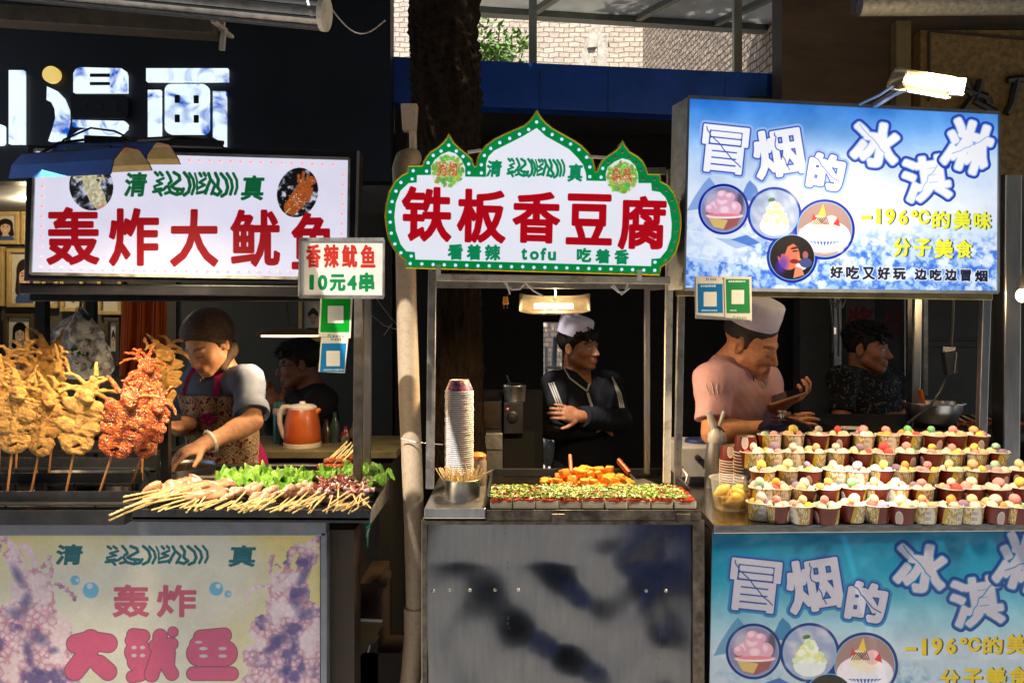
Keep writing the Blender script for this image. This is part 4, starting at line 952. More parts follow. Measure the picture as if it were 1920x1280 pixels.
            E(-.42, .0, .1, .16, (196, 96, 76)); E(-.45, .35, .38, .6, (70, 40, 190), 20, .75, .7); E(.4, .42, .26, .16, (222, 226, 245)); c.poly([(cx + .05 * r, cy + .95 * r), (cx + .15 * r, cy + .4 * r), (cx + .45 * r, cy + .5 * r), (cx + .55 * r, cy + .8 * r)], (206, 128, 100))
            E(.6, -.1, .13, .18, (150, 90, 90)); E(.62, .25, .28, .22, (60, 70, 130))
    ye = (232, 236, 60) if lit else (222, 196, 18); sh = (2.2 * k, .3 * k, (20, 26, 40))
    def tx(l, col, th, **q):
        for ch, b in l:
            p0 = T(b[0], b[1]); p1 = T(b[2], b[3]); c.glyph(ch, (p0[0], p0[1], p1[0], p1[1]), col, th * k * (.8 if ch in '食冒' else 1), **q)
    tx([('-', (1614, 404, 1634, 411)), ('1', (1643, 391, 1651, 420)), ('9', (1659.6, 391, 1678, 421)), ('6', (1684.6, 393.5, 1702, 421)), ('℃', (1708, 394, 1743, 420)), ('的', (1747, 395.4, 1781, 428)), ('美', (1786.7, 394, 1819, 430.6)), ('味', (1824.6, 397, 1858, 430)),
        ('分', (1674, 446, 1706.5, 481)), ('子', (1712, 447.5, 1746, 481)), ('美', (1751.5, 447.5, 1786.7, 484)), ('食', (1791, 449, 1823, 484))], ye, 1.3, shadow=sh)
    bl = (16, 20, 44); rm = [(1.6 * k, (226, 236, 250) if lit else (170, 200, 225))]
    tx([('好', (1556.4, 499, 1580.5, 521)), ('吃', (1586, 498, 1611, 523)), ('又', (1616.6, 500, 1640.5, 524)), ('好', (1645, 500, 1668.6, 524)), ('玩', (1674, 502, 1698, 524)), ('边', (1714.4, 503, 1737.5, 524.6)), ('吃', (1743, 504, 1765.6, 526)), ('边', (1771, 504, 1794, 526)), ('冒', (1800.7, 505, 1820.4, 527)), ('烟', (1827.5, 506, 1851.4, 528))], bl, 1.0, rims=rm)
PI_ = Plane(P(1291, 183, 2.12), P(1872, 213, 2.26), P(1284, 541, 2.12))
C4 = Canvas(1278, 178, 1880, 552, 1.25); ice_art(C4, lambda x, y: (x, y), 1.0, 11, True)
root = thing('ice_cream_sign', 'large blue light box sign with icy mountain picture and cracked white lettering', 'sign', PI_.hit(1575, 545))
print_sheet('sign_panel', [(1291, 183), (1872, 213), (1870, 547), (1284, 541)], PI_, C4, M_print('ice_sign_film', C4.image('ice_sign'), .4, .92 * EM, .14, 0, .06, .22), root, .004)
fr = MB(); q = [(1291, 182), (1873, 212), (1871, 548), (1283, 542)]; f0 = [PI_.hit(x, y, -.003) for x, y in q]; fr.prism(f0, [p - PI_.n * .09 + Vector((-.012, 0, 0)) for p in f0]); fr.build('sign_housing', MT['steel_dull'], root)
lip = MB()
for a, b in zip(q, q[1:] + q[:1]): lip.beam(PI_.hit(*a, .002), PI_.hit(*b, .002), .005, .009)
lip.build('edge_trim', MT['grey_frame'], root)
# banner below the ice cream counter: the same picture, dimmer daylight put into its colours
src = np.array([(1358.5, 280.5, 1), (1459, 286, 1), (1549, 322, 1), (1642, 270, 1), (1736, 335, 1), (1356.6, 392, 1), (1452, 401, 1), (1546, 430, 1), (1647, 405, 1)])
dst = np.array([(1412.7, 1096), (1525, 1093), (1628, 1130.5), (1728.5, 1065), (1828, 1125), (1413.5, 1221), (1518, 1224), (1622, 1244), (1731, 1212)])
AF = np.linalg.lstsq(src, dst, rcond=None)[0]
PB = Plane(P(1335, 995, 2.14), P(1925, 990, 2.16), P(1330, 1280, 2.14))
C5 = Canvas(1322, 984, 2030, 1420, 1.1)
ice_art(C5, lambda x, y: tuple(np.array([x, y, 1]) @ AF), 1.1, 21, False)
C5.grain(.06, 8, 4)
ib = thing('ice_cream_banner', 'blue printed banner of cracked white lettering covering the front of the ice cream stall', 'banner', PB.hit(1600, 1400))
print_sheet('banner_sheet', [(1336, 992), (2020, 988), (2020, 1410), (1328, 1410)], PB, C5, M_print('banner_print', C5.image('ice_banner'), .25, 0, .95, .4), ib, .004, nu=20, nv=14)
# banner below the squid counter
PQ = Plane(P(0, 997, 2.14), P(600, 997, 2.14), P(0, 1280, 2.14))
C6 = Canvas(-130, 990, 606, 1420, 1.1, (222, 222, 208))
Xg, Yg = np.meshgrid(C6.X, C6.Y); n = vnoise(C6.H, C6.W, 120, 31, 3)
yl = np.clip((abs(Xg - 260) / 340) ** 1.5 * 1.2 + (n - .5) * 1.6 - .25 + np.clip((1040 - Yg) / 60, 0, 1) * .5, 0, 1)[..., None] * .75
C6.a = C6.a * (1 - yl) + np.array([226, 208, 120]) / 255. * yl
def batter_squid(c, flip):
    f = (lambda x: 602 - x) if flip else (lambda x: x)
    st = [([(18, 1040), (60, 1110)], 26), ([(60, 1105), (70, 1175)], 78), ([(30, 1160), (10, 1190)], 72), ([(90, 1170), (110, 1180)], 50), ([(60, 1200), (70, 1260)], 110), ([(10, 1235), (0, 1262)], 56), ([(110, 1225), (125, 1230)], 46), ([(90, 1300), (60, 1330)], 130), ([(-30, 1290), (-60, 1330)], 90), ([(-4, 1025), (-30, 1040)], 20),
          ([(-6, 1004), (20, 1018), (36, 1034), (42, 1062)], 13), ([(42, 1022), (56, 1034), (64, 1060), (64, 1090)], 13), ([(92, 1044), (96, 1070), (90, 1100)], 8), ([(103, 1094), (122, 1100), (134, 1112), (140, 1124)], 7), ([(78, 1062), (84, 1058)], 8)]
    st = [([(f(x), y) for x, y in p], wdt) for p, wdt in st]
    H, W = c.H, c.W; b = vnoise(H, W, 34, 42, 4); e = vnoise(H, W, 3.5, 43, 2); rs = np.random.RandomState(5); q = 14.
    J = rs.rand(int(H / q) + 4, int(W / q) + 4, 2); yy, xx = np.mgrid[0:H, 0:W] / q; iy, ix = yy.astype(int), xx.astype(int); d1 = np.full((H, W), 9.); d2 = d1.copy()
    for dy in range(3):
        for dx in range(3):
            o_ = J[iy + dy, ix + dx]; dd = np.hypot(iy + dy - 1 + o_[..., 0] - yy, ix + dx - 1 + o_[..., 1] - xx); d2 = np.minimum(d2, np.maximum(d1, dd)); d1 = np.minimum(d1, dd)
    a = np.clip((d2 - d1) * 3.2, 0, 1)
    cell = a[..., None]; tone = (np.array([236, 208, 222]) / 255. * (1 - .25 * d1[..., None])) * cell + np.array([204, 136, 166]) / 255. * (1 - cell)
    tone = tone * (.9 + .2 * e[..., None])
    dkm = np.clip((b - .56) * 6, 0, .9)[..., None]; tone = tone * (1 - dkm * .9) + np.array([84, 74, 140]) / 255. * dkm * .9
    wm = np.clip((.47 - b) * 7, 0, .75)[..., None]; tone = tone * (1 - wm) + np.array([240, 226, 232]) / 255. * wm
    tex = lambda X, Y, d: tone
    w = c.win(min(p[0] for q, _ in st for p in q) - 75, 990, max(p[0] for q, _ in st for p in q) + 75, 1420)
    sl, XX, YY = w; d = np.full(XX.shape, 1e9)
    for p, wd in st: d = np.minimum(d, c.seg_d(XX, YY, p[:-1], p[1:]) - wd / 2)
    d = d + (vnoise(d.shape[0], d.shape[1], 7, 44, 2) - .5) * 8
    c.put(sl, c.aa(d), tex(XX, YY, d))
batter_squid(C6, False); batter_squid(C6, True)
for x, y, rx, ry, ro in ((34, 1080, 12, 34, -28), (48, 1128, 15, 26, 20), (30, 1150, 26, 16, 20), (72, 1196, 30, 17, 30), (52, 1216, 14, 26, -10), (70, 1258, 22, 12, 10), (100, 1218, 14, 10, 0)):
    for fx, rr_ in ((x, ro), (602 - x, -ro)): C6.ell(fx, y, rx, ry, (58, 62, 128), rr_, .62, .8)
for x, y, r in ((62, 1090, 20), (95, 1160, 26), (30, 1195, 24), (20, 1265, 26), (110, 1240, 22), (80, 1140, 18)):
    for fx in (x, 602 - x): C6.ell(fx, y, r, r * .8, (246, 232, 240), 0, .25, .9)
TL_ = (18, 104, 116); PK_ = (196, 92, 122)
C6.text([('清', (104.8, 1020, 154.7, 1058.5)), ('真', (429.7, 1021.7, 479, 1062))], TL_, 1.5, skew=.12)
arabic(C6, 196, 1022, 391, 1059, TL_, 0, .15)
C6.text([('轰', (211, 1095, 279.4, 1156.5)), ('炸', (293.6, 1095.6, 368, 1156.5))], PK_, 2.2)
rim = (1.6, (120, 70, 90)); FT = (208, 90, 132)
C6.strokes([([(142, 1206), (168, 1200), (202, 1205)], 34), ([(170, 1198), (164, 1226), (140, 1256)], 36), ([(186, 1244), (202, 1258)], 32)], FT, rim)
C6.strokes([([(250, 1190), (268, 1192)], 24), ([(245, 1200), (248, 1194)], 20), ([(255, 1222), (264, 1222)], 42), ([(256, 1240), (262, 1240)], 34), ([(248, 1268), (264, 1264)], 22)], FT, rim)
C6.strokes([([(300, 1192), (298, 1220), (284, 1264)], 26), ([(290, 1210), (322, 1206)], 22), ([(324, 1184)], 18), ([(316, 1222), (314, 1250), (322, 1262)], 24)], FT, rim)
C6.strokes([([(376, 1194), (420, 1190)], 26), ([(366, 1206), (376, 1196)], 20), ([(374, 1224), (420, 1224)], 48), ([(362, 1262), (434, 1262)], 24)], FT, rim)
for x, y, wd, hh in ((251, 1213, 5, 3.4), (267, 1213, 5, 3.4), (251, 1228, 5, 3.4), (267, 1228, 5, 3.4), (381, 1215, 8, 3.2), (417, 1215, 8, 3.2), (381, 1229, 8, 3.2), (417, 1229, 8, 3.2), (372, 1203, 7, 2.5)): C6.ell(x, y, wd, hh, (206, 200, 200))
for x, y, r, hx, hy in ((140.5, 1087, 9, 145, 1087), (170, 1106, 15, 168, 1098), (405, 1103, 13, 409, 1098), (427, 1113, 6.5, 429, 1113)): C6.ell(x, y, r, r, (112, 186, 222)); C6.ell(hx, hy, r * .36, r * .36, (206, 224, 240))
C6.grain(.1, 40, 6); C6.grain(.06, 4, 7)
sb = thing('squid_banner', 'faded cream banner with pink squid lettering and fried squid pictures', 'banner', PQ.hit(300, 1400))
print_sheet('banner_sheet', [(-125, 997), (600, 997), (600, 1410), (-125, 1410)], PQ, C6, M_print('squid_banner_print', C6.image('squid_banner'), .3, 0, 1, .25), sb, .004, nu=20, nv=14)
fm = MB()
fm.bbox(PQ.hit(-140, 974, .01), PQ.hit(618, 997, -.03)); fm.bbox(PQ.hit(601, 998, .01), PQ.hit(619, 1420, -.03)); fm.build('banner_frame', MT['grey_frame'], sb, bevel=.002)
# ------------------------------------------------------------------ squid stall
def post(mb, px, py0, py1, Y, wpx, dp=None, px1=None):
    a = P(px, py0, Y); b = P(px if px1 is None else px1, py1, Y); wd = wpx / F * Y
    mb.beam(b, a, wd, dp or wd, up=(0, 1, 0))
ZC = .945
s1 = thing('squid_stall', 'dark framed squid skewer stall with steel posts under the long white sign', 'food stall', (-.95, 2.4, 0))
m = MB(); post(m, 674, 552, 900, 2.26, 16, .03, 671); m.build('post', MT['steel_grey'], s1, bevel=.002)
m = MB(); post(m, 690, 552, 900, 2.38, 13, .025, 688); m.build('post', MT['steel'], s1, bevel=.002)
m = MB(); post(m, 80, 540, 960, 2.6, 18); m.build('post', MT['black_metal'], s1)
m = MB(); post(m, 172, 540, 900, 2.9, 15); m.build('post', MT['black_metal'], s1)
m = MB(); m.beam(P(40, 541, 2.24), P(566, 546, 2.24), .026, .03, up=(0, 0, 1)); m.beam(P(60, 556, 2.5), P(690, 556, 2.5), .03, .03)
m.build('rail', MT['black_metal'], s1, bevel=.003)
m = MB(); m.bbox((P(-140, 0, 2.2).x, 2.16, ZC - .05), (P(612, 0, 2.2).x, 3.0, ZC - .02)); m.build('worktop', MT['steel_dark'], s1)
m = MB(); x0 = P(-140, 0, 2.2).x; x1 = P(617, 0, 2.17).x
m.bbox((x0, 2.17, .08), (x1, 2.20, ZC - .06)); m.bbox((x1 - .02, 2.2, .08), (x1, 3.0, ZC - .06)); m.bbox((x0, 2.98, .08), (x1 - .02, 3.0, ZC - .06)); m.build('cabinet', MT['black_metal'], s1)
m = MB()
for x in (x0 + .05, x1 - .05):
    for y in (2.25, 2.9): m.bbox((x - .015, y - .015, 0), (x + .015, y + .015, .085))
m.build('leg', MT['black_metal'], s1)
m = MB(); m.beam(P(640, 985, 2.22), P(640, 1420, 2.22), .09, .09); m.build('corner_column', MT['wood_dark'], s1)
# rack that the fried squid stand in
rk = thing('skewer_rack', 'black angle iron rack holding the fried squid skewers upright', 'rack', (-1.1, 2.2, ZC))
m = MB()
for y, Y, xe in ((944, 2.10, 258), (908, 2.22, 262), (878, 2.36, 295), (845, 2.52, 298)):
    a = P(-140, y, Y); b = P(xe, y, Y); m.beam(a, b, .03 if y != 845 else .05, .004); m.beam(a + Vector((0, .014, .016)), b + Vector((0, .014, .016)), .003, .028)
m.build('angle_bar', MT['steel_dark'], rk)
for px, y0, y1, Y, wpx in [(290, 852, 930, 2.36, 14), (258, 905, 955, 2.2, 8)] + [(30 + k * 55, 906, 944, 2.16, 4) for k in range(5)]: m = MB(); post(m, px, y0, y1, Y, wpx); m.build('upright', MT['black_metal'], rk)
m = MB(); post(m, 311, 786, 905, 2.5, 15)
m.build('upright', MT['black_metal'], rk, bevel=.001)
m = MB(); m.beam(P(299, 783, 2.55), P(324, 783, 2.45), .05, .02); m.build('upright_cap', MT['black_metal'], rk)
m = MB(); m.bbox(P(-140, 957, 2.08), P(250, 975, 2.13)); m.build('drip_tray', MT['steel_dark'], rk)
# display tray with raw skewers
ty0 = 2.04
tray = thing('display_tray', 'sloping black steel tray of raw squid skewers on the front of the squid stall', 'tray', P(470, 975, 2.1))
A = P(248, 954, ty0); B = P(694, 956, ty0); tb_ = .36
C_ = Vector((P(724, 0, 2.38).x, ty0 + tb_, P(0, 896, 2.40).z)); D_ = Vector((P(330, 0, 2.38).x, ty0 + tb_, P(0, 890, 2.40).z))
m = MB(); th = Vector((0, 0, -.004)); m.prism([A + Vector((0, 0, -.02)), B + Vector((0, 0, -.02)), C_ + Vector((0, 0, -.03)), D_ + Vector((0, 0, -.03))], [A + Vector((0, 0, -.026)), B + Vector((0, 0, -.026)), C_ + Vector((0, 0, -.036)), D_ + Vector((0, 0, -.036))]); m.build('base', MT['steel_dark'], tray)
m = MB(); A2 = P(248, 978, ty0); B2 = P(692, 980, ty0); m.prism([A, B, B2, A2], [q + Vector((0, .004, 0)) for q in (A, B, B2, A2)]); m.build('front_lip', MT['steel_dark'], tray, bevel=.001)
m = MB(); m.prism([B + Vector((.002, 0, 0)), C_ + Vector((.002, 0, 0)), C_ + Vector((.002, 0, -.06)), B2 + Vector((.002, 0, 0))], [q + Vector((.006, 0, 0)) for q in (B, C_, C_ + Vector((0, 0, -.06)), B2)]); m.build('side_lip', MT['steel_dull'], tray)
m = MB(); m.beam(D_ + Vector((.03, 0, -.006)), C_ + Vector((-.09, 0, -.002)), .022, .006, up=(0, 0, 1)); m.build('back_lip', MT['steel'], tray, bevel=.001)
# griddle rim and pan behind the tray
m = MB(); m.bbox(P(404, 872, 2.62), P(700, 884, 2.66)); m.bbox(P(404, 884, 2.60), P(700, 900, 2.63)); o = m.build('griddle_rim', MT['black_metal'], None, bevel=.002); tag(o, 'long black griddle edge between the raw skewer tray and the woman', 'griddle')
pan = thing('frying_pan', 'steel rimmed shallow frying pan under the woman\'s hand', 'pan', P(345, 885, 2.72))
m = MB(); c = P(338, 872, 2.72); m.lathe([(.0, -.03), (.10, -.03), (.118, 0), (.122, 0), (.105, -.035), (0, -.035)], c, 32); m.build('bowl', MT['steel'], pan, True)
m = MB(); m.lathe([(0, -.008), (.108, -.008), (.109, -.012), (0, -.014)], c, 24); m.build('frying_oil', M('brown_oil', (.12, .06, .015), .08), pan, True)
pot1 = thing('cooking_pot', 'shiny steel pot half hidden behind the bars of the skewer rack', 'pot', P(225, 930, 2.65))
m = MB(); m.lathe([(0, 0), (.052, 0), (.056, .07), (.058, .072), (.053, .07), (.05, .004), (0, .004)], P(222, 925, 2.65), 28); m.build('body', MT['steel'], pot1, True)
pot2 = thing('wok', 'dented steel wok half hidden behind the rack of fried squid', 'wok', P(150, 930, 2.7))
m = MB(); m.lathe([(0, 0), (.05, .006), (.09, .035), (.11, .07), (.112, .07), (.09, .03), (.05, 0), (0, -.004)], P(140, 925, 2.7), 28); m.build('body', MT['steel_dull'], pot2, True)
# back counter with kettle and flask
bc = thing('back_counter', 'worn greenish counter behind the squid stall carrying the orange kettle', 'counter', (-.7, 3.4, 0))
zk = P(0, 836, 3.3).z; m = MB(); m.bbox((P(330, 0, 3.3).x, 3.17, zk - .03), (P(752, 0, 3.3).x, 3.62, zk)); m.build('top', M('olive_laminate', (.12, .11, .055), .5, 0, .3, 12, dirt=(.03, .025, .015)), bc, bevel=.003)
m = MB(); m.bbox((P(330, 0, 3.3).x + .02, 3.2, 0), (P(752, 0, 3.3).x - .02, 3.6, zk - .031)); m.build('cabinet', MT['wall_black'], bc)
kt = thing('electric_kettle', 'rounded orange electric kettle with cream handle and base', 'kettle', P(566, 833, 3.3))
kc = P(567, 834, 3.3); kc.z = zk; q = 1 / F * 3.3
m = MB(); m.lathe([(0, .018), (33 * q, .018), (34 * q, 10 * q), (34 * q, 22 * q), (32 * q, 45 * q), (27 * q, 68 * q), (25 * q, 72 * q), (0, 72 * q)], kc, 36); m.build('body', M('orange_kettle_shell', S(158, 74, 22), .4, 0, .15, 18, coat=.1), kt, True)
m = MB(); m.lathe([(0, 0), (35 * q, 0), (35 * q, .016), (33 * q, .0175), (0, .0175)], kc, 36); m.build('base', M('cream_plastic', (.5, .44, .34), .45), kt, True)
m = MB(); m.lathe([(26 * q, 70 * q), (27 * q, 74 * q), (20 * q, 78 * q), (6 * q, 80 * q), (5 * q, 84 * q), (0, 84 * q)], kc, 24); m.build('lid', MT['white_plastic'], kt, True)
m = MB(); m.tube([kc + Vector((x * q, -.01, z * q)) for x, z in ((-22, 74), (-34, 74), (-41, 62), (-41, 44), (-36, 24), (-29, 12))], [.011, .012, .012, .011, .010, .010], 10); m.build('handle', M('cream_handle', (.52, .45, .38), .4), kt, True)
m = MB(); m.tube([kc + Vector((24 * q, -.0, 62 * q)), kc + Vector((33 * q, -.0, 70 * q))], [.014, .008], 10); m.build('spout', M('orange_spout', S(186, 94, 34), .35), kt, True)
fl = thing('flask', 'teal flask with a grey lid beside the orange kettle', 'flask', P(524, 833, 3.38)); fc = P(524, 834, 3.38); fc.z = zk
m = MB(); m.lathe([(0, 0), (.026, 0), (.027, .12), (0, .12)], fc, 20); m.build('body', M('teal_metal', (.02, .10, .11), .35, .4), fl, True)
m = MB(); m.lathe([(.024, .12), (.028, .125), (.028, .14), (.025, .15), (0, .152)], fc, 20); m.build('lid', M('grey_lid', (.35, .33, .3), .5), fl, True)
m = MB(); m.lathe([(.0, .155), (.024, .155), (.024, .175), (0, .18)], fc, 20); m.build('cap', M('teal_cap', (.02, .12, .12), .4), fl, True)
for bx_, bh, bc_ in ((612, .10, (.03, .02, .02)), (628, .13, (.02, .035, .03)), (648, .07, (.12, .02, .03)), (664, .09, (.06, .05, .03))):
    q9 = P(bx_, 834, 3.4); q9.z = zk; m = MB(); m.lathe([(0, 0), (.02, 0), (.021, bh * .6), (.009, bh * .8), (.009, bh), (0, bh)], q9, 16); o = m.build('bottle', M('dark_bottle', bc_, .15), None, True, loc=q9); tag(o, {612: 'dark brown bottle just right of the orange kettle', 628: 'tallest dark green bottle right of the orange kettle', 648: 'short dark red bottle among those right of the kettle', 664: 'olive bottle at the right end of the row behind the posts'}[bx_], 'bottle')
cloth = MB(); cloth.sheet(lambda u, v: P(640 + u * 45, 826 + v * 10, 3.25) + Vector((0, 0, .012 + .012 * math.sin(u * 9 + v * 5) * math.cos(v * 7))), 14, 6); o = cloth.build('dish_cloth', M('grey_green_cloth', (.07, .075, .04), .9), None, True); tag(o, 'crumpled grey green cloth lying on the counter right of the kettle', 'cloth')
# hanging bag, towel, inner lamp shade
def bag():
    r = thing('plastic_bag', 'white translucent plastic bag with green leaf print hanging from the rail', 'plastic bag', P(150, 590, 2.62))
    def shp(sgn):
        def fn(u, v):
            # v 0 at the knot, 1 at the bottom
            lft = np.interp(v, [0, .08, .2, .36, .6, .82, 1], [148, 143, 122, 90, 106, 118, 122]); rgt = np.interp(v, [0, .08, .2, .36, .6, .82, 1], [152, 160, 176, 196, 205, 214, 206])
            x = lft + (rgt - lft) * u; y = 574 + v * 135
            bul = math.sin(PI * u) * (.10 * min(1, v * 2.2)) + .012 * math.sin(u * 17 + v * 9) + .01 * math.sin(u * 31 - v * 23) + .008 * math.sin(v * 40 + u * 7)
            return P(x, y, 2.62) + Vector((0, -sgn * bul * .55, 0))
        return fn
    mm, t, b = nodes('thin_white_plastic'); L = t.links.new; N = t.nodes.new
    tc = N('ShaderNodeTexCoord'); mp = N('ShaderNodeMapping'); mp.inputs['Location'].default_value = (.3, .1, 0); L(tc.outputs['UV'], mp.inputs[0])
    vo = N('ShaderNodeTexNoise'); vo.inputs['Scale'].default_value = 11; vo.inputs['Detail'].default_value = 4; L(mp.outputs[0], vo.inputs['Vector'])
    sp = N('ShaderNodeSeparateXYZ'); L(tc.outputs['UV'], sp.inputs[0])
    c1 = N('ShaderNodeValToRGB'); cr = c1.color_ramp; cr.elements[0].position = .0; cr.elements[0].color = (0, 0, 0, 1); cr.elements[1].position = 1; cr.elements[1].color = (0, 0, 0, 1)
    for p_, v_ in ((.40, 0), (.47, .7), (.52, .3), (.58, 1), (.66, 1), (.72, .2), (.8, .95), (.86, .9), (.9, 0)): e = cr.elements.new(p_); e.color = (v_, v_, v_, 1)
    L(sp.outputs['Y'], c1.inputs[0])
    c2 = N('ShaderNodeValToRGB'); cr = c2.color_ramp; cr.elements[0].position = .22; cr.elements[0].color = (0, 0, 0, 1); cr.elements[1].position = .9; cr.elements[1].color = (0, 0, 0, 1)
    for p_, v_ in ((.34, 1), (.8, 1)): e = cr.elements.new(p_); e.color = (v_, v_, v_, 1)
    L(sp.outputs['X'], c2.inputs[0])
    th = N('ShaderNodeMath'); th.operation = 'GREATER_THAN'; th.inputs[1].default_value = .53; L(vo.outputs['Fac'], th.inputs[0])
    m1 = N('ShaderNodeMath'); m1.operation = 'MULTIPLY'; L(c1.outputs[0], m1.inputs[0]); L(c2.outputs[0], m1.inputs[1]); m2 = N('ShaderNodeMath'); m2.operation = 'MULTIPLY'; L(m1.outputs[0], m2.inputs[0]); L(th.outputs[0], m2.inputs[1])
    mx = N('ShaderNodeMixRGB'); L(m2.outputs[0], mx.inputs[0]); mx.inputs[1].default_value = (.86, .84, .82, 1); mx.inputs[2].default_value = (.01, .14, .06, 1); L(mx.outputs[0], b.inputs['Base Color']); b.inputs['Roughness'].default_value = .25
    nb = N('ShaderNodeTexNoise'); nb.inputs['Scale'].default_value = 9; nb.inputs['Detail'].default_value = 4; nb.inputs['Distortion'].default_value = 1; L(tc.outputs['UV'], nb.inputs['Vector']); bp = N('ShaderNodeBump'); bp.inputs['Distance'].default_value = .03; bp.inputs['Strength'].default_value = .8; L(nb.outputs['Fac'], bp.inputs['Height']); L(bp.outputs[0], b.inputs['Normal'])
    b.inputs['Transmission Weight'].default_value = 0; b.inputs['Subsurface Weight'].default_value = .2
    al = N('ShaderNodeValToRGB'); al.color_ramp.elements[0].position = .12; al.color_ramp.elements[0].color = (.45, .45, .45, 1); al.color_ramp.elements[1].position = .3; al.color_ramp.elements[1].color = (1, 1, 1, 1); L(sp.outputs['Y'], al.inputs[0]); L(al.outputs[0], b.inputs['Alpha'])
    m = MB(); m.sheet(shp(1), 40, 40); m.sheet(shp(-.6), 24, 24); m.build('bag', mm, r, True)
    m = MB(); m.tube([P(150, 580, 2.62), P(152, 565, 2.62), P(146, 552, 2.6)], .004, 6); m.tube([P(150, 580, 2.62), P(158, 590, 2.6), P(168, 598, 2.6)], .008, 6); m.build('string', MT['black_plastic'], r)
bag()
tw = MB()
def towel(u, v):
    x = np.interp(v, [0, 1], [228, 222]) + u * np.interp(v, [0, .5, .72, .74, 1], [84, 86, 84, 62, 58]); y = 548 + v * 158 - (10 * u if v > .9 else 0)
    return P(x, y, 3.2) + Vector((0, .014 * math.sin(u * 22) * (.5 + .5 * v) + .008 * math.sin(u * 45 + 1), 0))
tw.sheet(towel, 60, 30)
mt, t, b_ = nodes('orange_striped_towel'); L = t.links.new; N = t.nodes.new
tcn = N('ShaderNodeTexCoord'); wv = N('ShaderNodeTexWave'); wv.inputs['Scale'].default_value = 2.2; wv.bands_direction = 'X'; L(tcn.outputs['UV'], wv.inputs[0]); r_ = N('ShaderNodeValToRGB'); r_.color_ramp.elements[0].position = .93; r_.color_ramp.elements[0].color = (*S(196, 92, 24), 1); r_.color_ramp.elements[1].position = .98; r_.color_ramp.elements[1].color = (*S(120, 40, 14), 1); L(wv.outputs['Fac'], r_.inputs[0]); L(r_.outputs[0], b_.inputs['Base Color']); b_.inputs['Roughness'].default_value = .95
o = tw.build('hanging_towel', mt, None, True); sm = o.modifiers.new('thickness', 'SOLIDIFY'); sm.thickness = .004; tag(o, 'orange towel with thin brown stripes hanging behind the fried squid', 'towel')
ls = thing('metal_lamp_shade', 'flat rusty lamp shade with a glowing lower rim hanging beside the payment cards', 'lamp', P(548, 622, 2.9))
m = MB(); k_ = MB()
def lsf(u, v): # shallow boat shaped shade
    x = 482 + u * 132; c = math.sin(PI * min(1, max(0, u)) ** .7); return P(x, 628 - 13 * c * math.cos((v - .5) * PI) ** .6 - (0 if u < .9 else 3), 2.9 + (v - .5) * .16)
m.sheet(lsf, 24, 10); o = m.build('shade', M('rusty_sheet', (.16, .085, .03), .6, .3, .4, 12), ls, True); sm = o.modifiers.new('thickness', 'SOLIDIFY'); sm.thickness = .004
m = MB(); m.tube([P(490, 629.5, 2.87), P(540, 630, 2.87), P(600, 628.5, 2.87)], .004, 8); m.build('glowing_tube', glow('warm_tube', (1, .6, .25), 6 * EM), ls, True)
m = MB(); m.tube([P(545, 612, 2.9), P(542, 596, 2.9), P(538, 580, 2.9), P(536, 556, 2.85)], .004, 6); m.beam(P(508, 556, 2.86), P(545, 562, 2.9), .02, .02); m.build('hanger', MT['wood_dark'], ls)
lamp('shade_light', 'AREA', P(545, 634, 2.9), 3.0, (1, .68, .38), ls, shape='RECTANGLE', size=.22, size_y=.1, aim=P(545, 900, 2.85))
# blue trough lamp hanging in front of the sign
tl = thing('trough_lamp', 'double blue painted trough lamp with gold inside hanging over the fried squid', 'lamp', P(190, 300, 1.95))
m_blue = M('blue_sheet_metal', (.02, .10, .46), .35, .3, .3, 6, .1, 20); m_gold = M('gold_reflector', (.34, .22, .07), .3, .9, .2, 20, .2, 40)
def trough(a, b, wb, wt, h):
    ax = (b - a).normalized(); sx = ax.cross(Vector((0, 0, 1))).normalized(); up = Vector((0, 0, 1))
    prof = [(-wb / 2, 0), (-wb / 2 * .86, h * .3), (-wt / 2, h * .9), (-wt / 2 * .7, h), (wt / 2 * .7, h), (wt / 2, h * .9), (wb / 2 * .86, h * .2), (wb / 2, -.026)]
    def shell(off, mat, nm):
        m = MB(); n = len(prof); sc = (wb - 2 * off) / wb
        k = m.add([p + sx * x * sc + up * (z * sc) for p in (a + ax * off, b - ax * (0 if off == 0 else .0005)) for x, z in prof], [])
        for i in range(n - 1): m.f.append((k + i, k + i + 1, k + n + i + 1, k + n + i)); m.m.append(0)
        m.f.append(tuple(k + i for i in range(n))); m.m.append(0)
        return m.build(nm, mat, tl)
    shell(0, m_blue, 'shade'); shell(.0025, m_gold, 'reflector')
trough(P(56, 322, 2.08), P(248, 313, 1.84), .105, .045, .045)
trough(P(120, 303, 2.16), P(306, 302, 1.94), .10, .045, .045)
m = MB(); m.tube([P(90, 300, 2.12), P(120, 262, 2.14), P(170, 240, 2.14), P(215, 246, 2.12), P(260, 268, 2.08)], .003, 6); m.tube([P(72, 290, 2.1), P(110, 268, 2.15), P(160, 262, 2.15)], .004, 6); m.tube([P(190, 285, 2.0), P(260, 262, 2.1), P(340, 258, 2.16), P(420, 268, 2.18)], .006, 6); m.build('cable', MT['black_plastic'], tl, True)
m = MB(); m.beam(P(130, 288, 2.05), P(215, 284, 1.98), .03, .025); m.beam(P(160, 262, 2.12), P(418, 272, 2.17), .022, .02); m.build('bracket', MT['black_metal'], tl, bevel=.002)
m = MB(); m.tube([P(80, 312, 2.07), P(170, 306, 1.89)], .006, 8); m.build('glowing_tube', glow('trough_tube', (1, .72, .4), 3 * EM), tl, True)
lamp('trough_light', 'AREA', P(160, 330, 1.92), 5.6, (1, .76, .46), tl, shape='RECTANGLE', size=.34, size_y=.16, spread=R(105), aim=P(190, 900, 2.14))
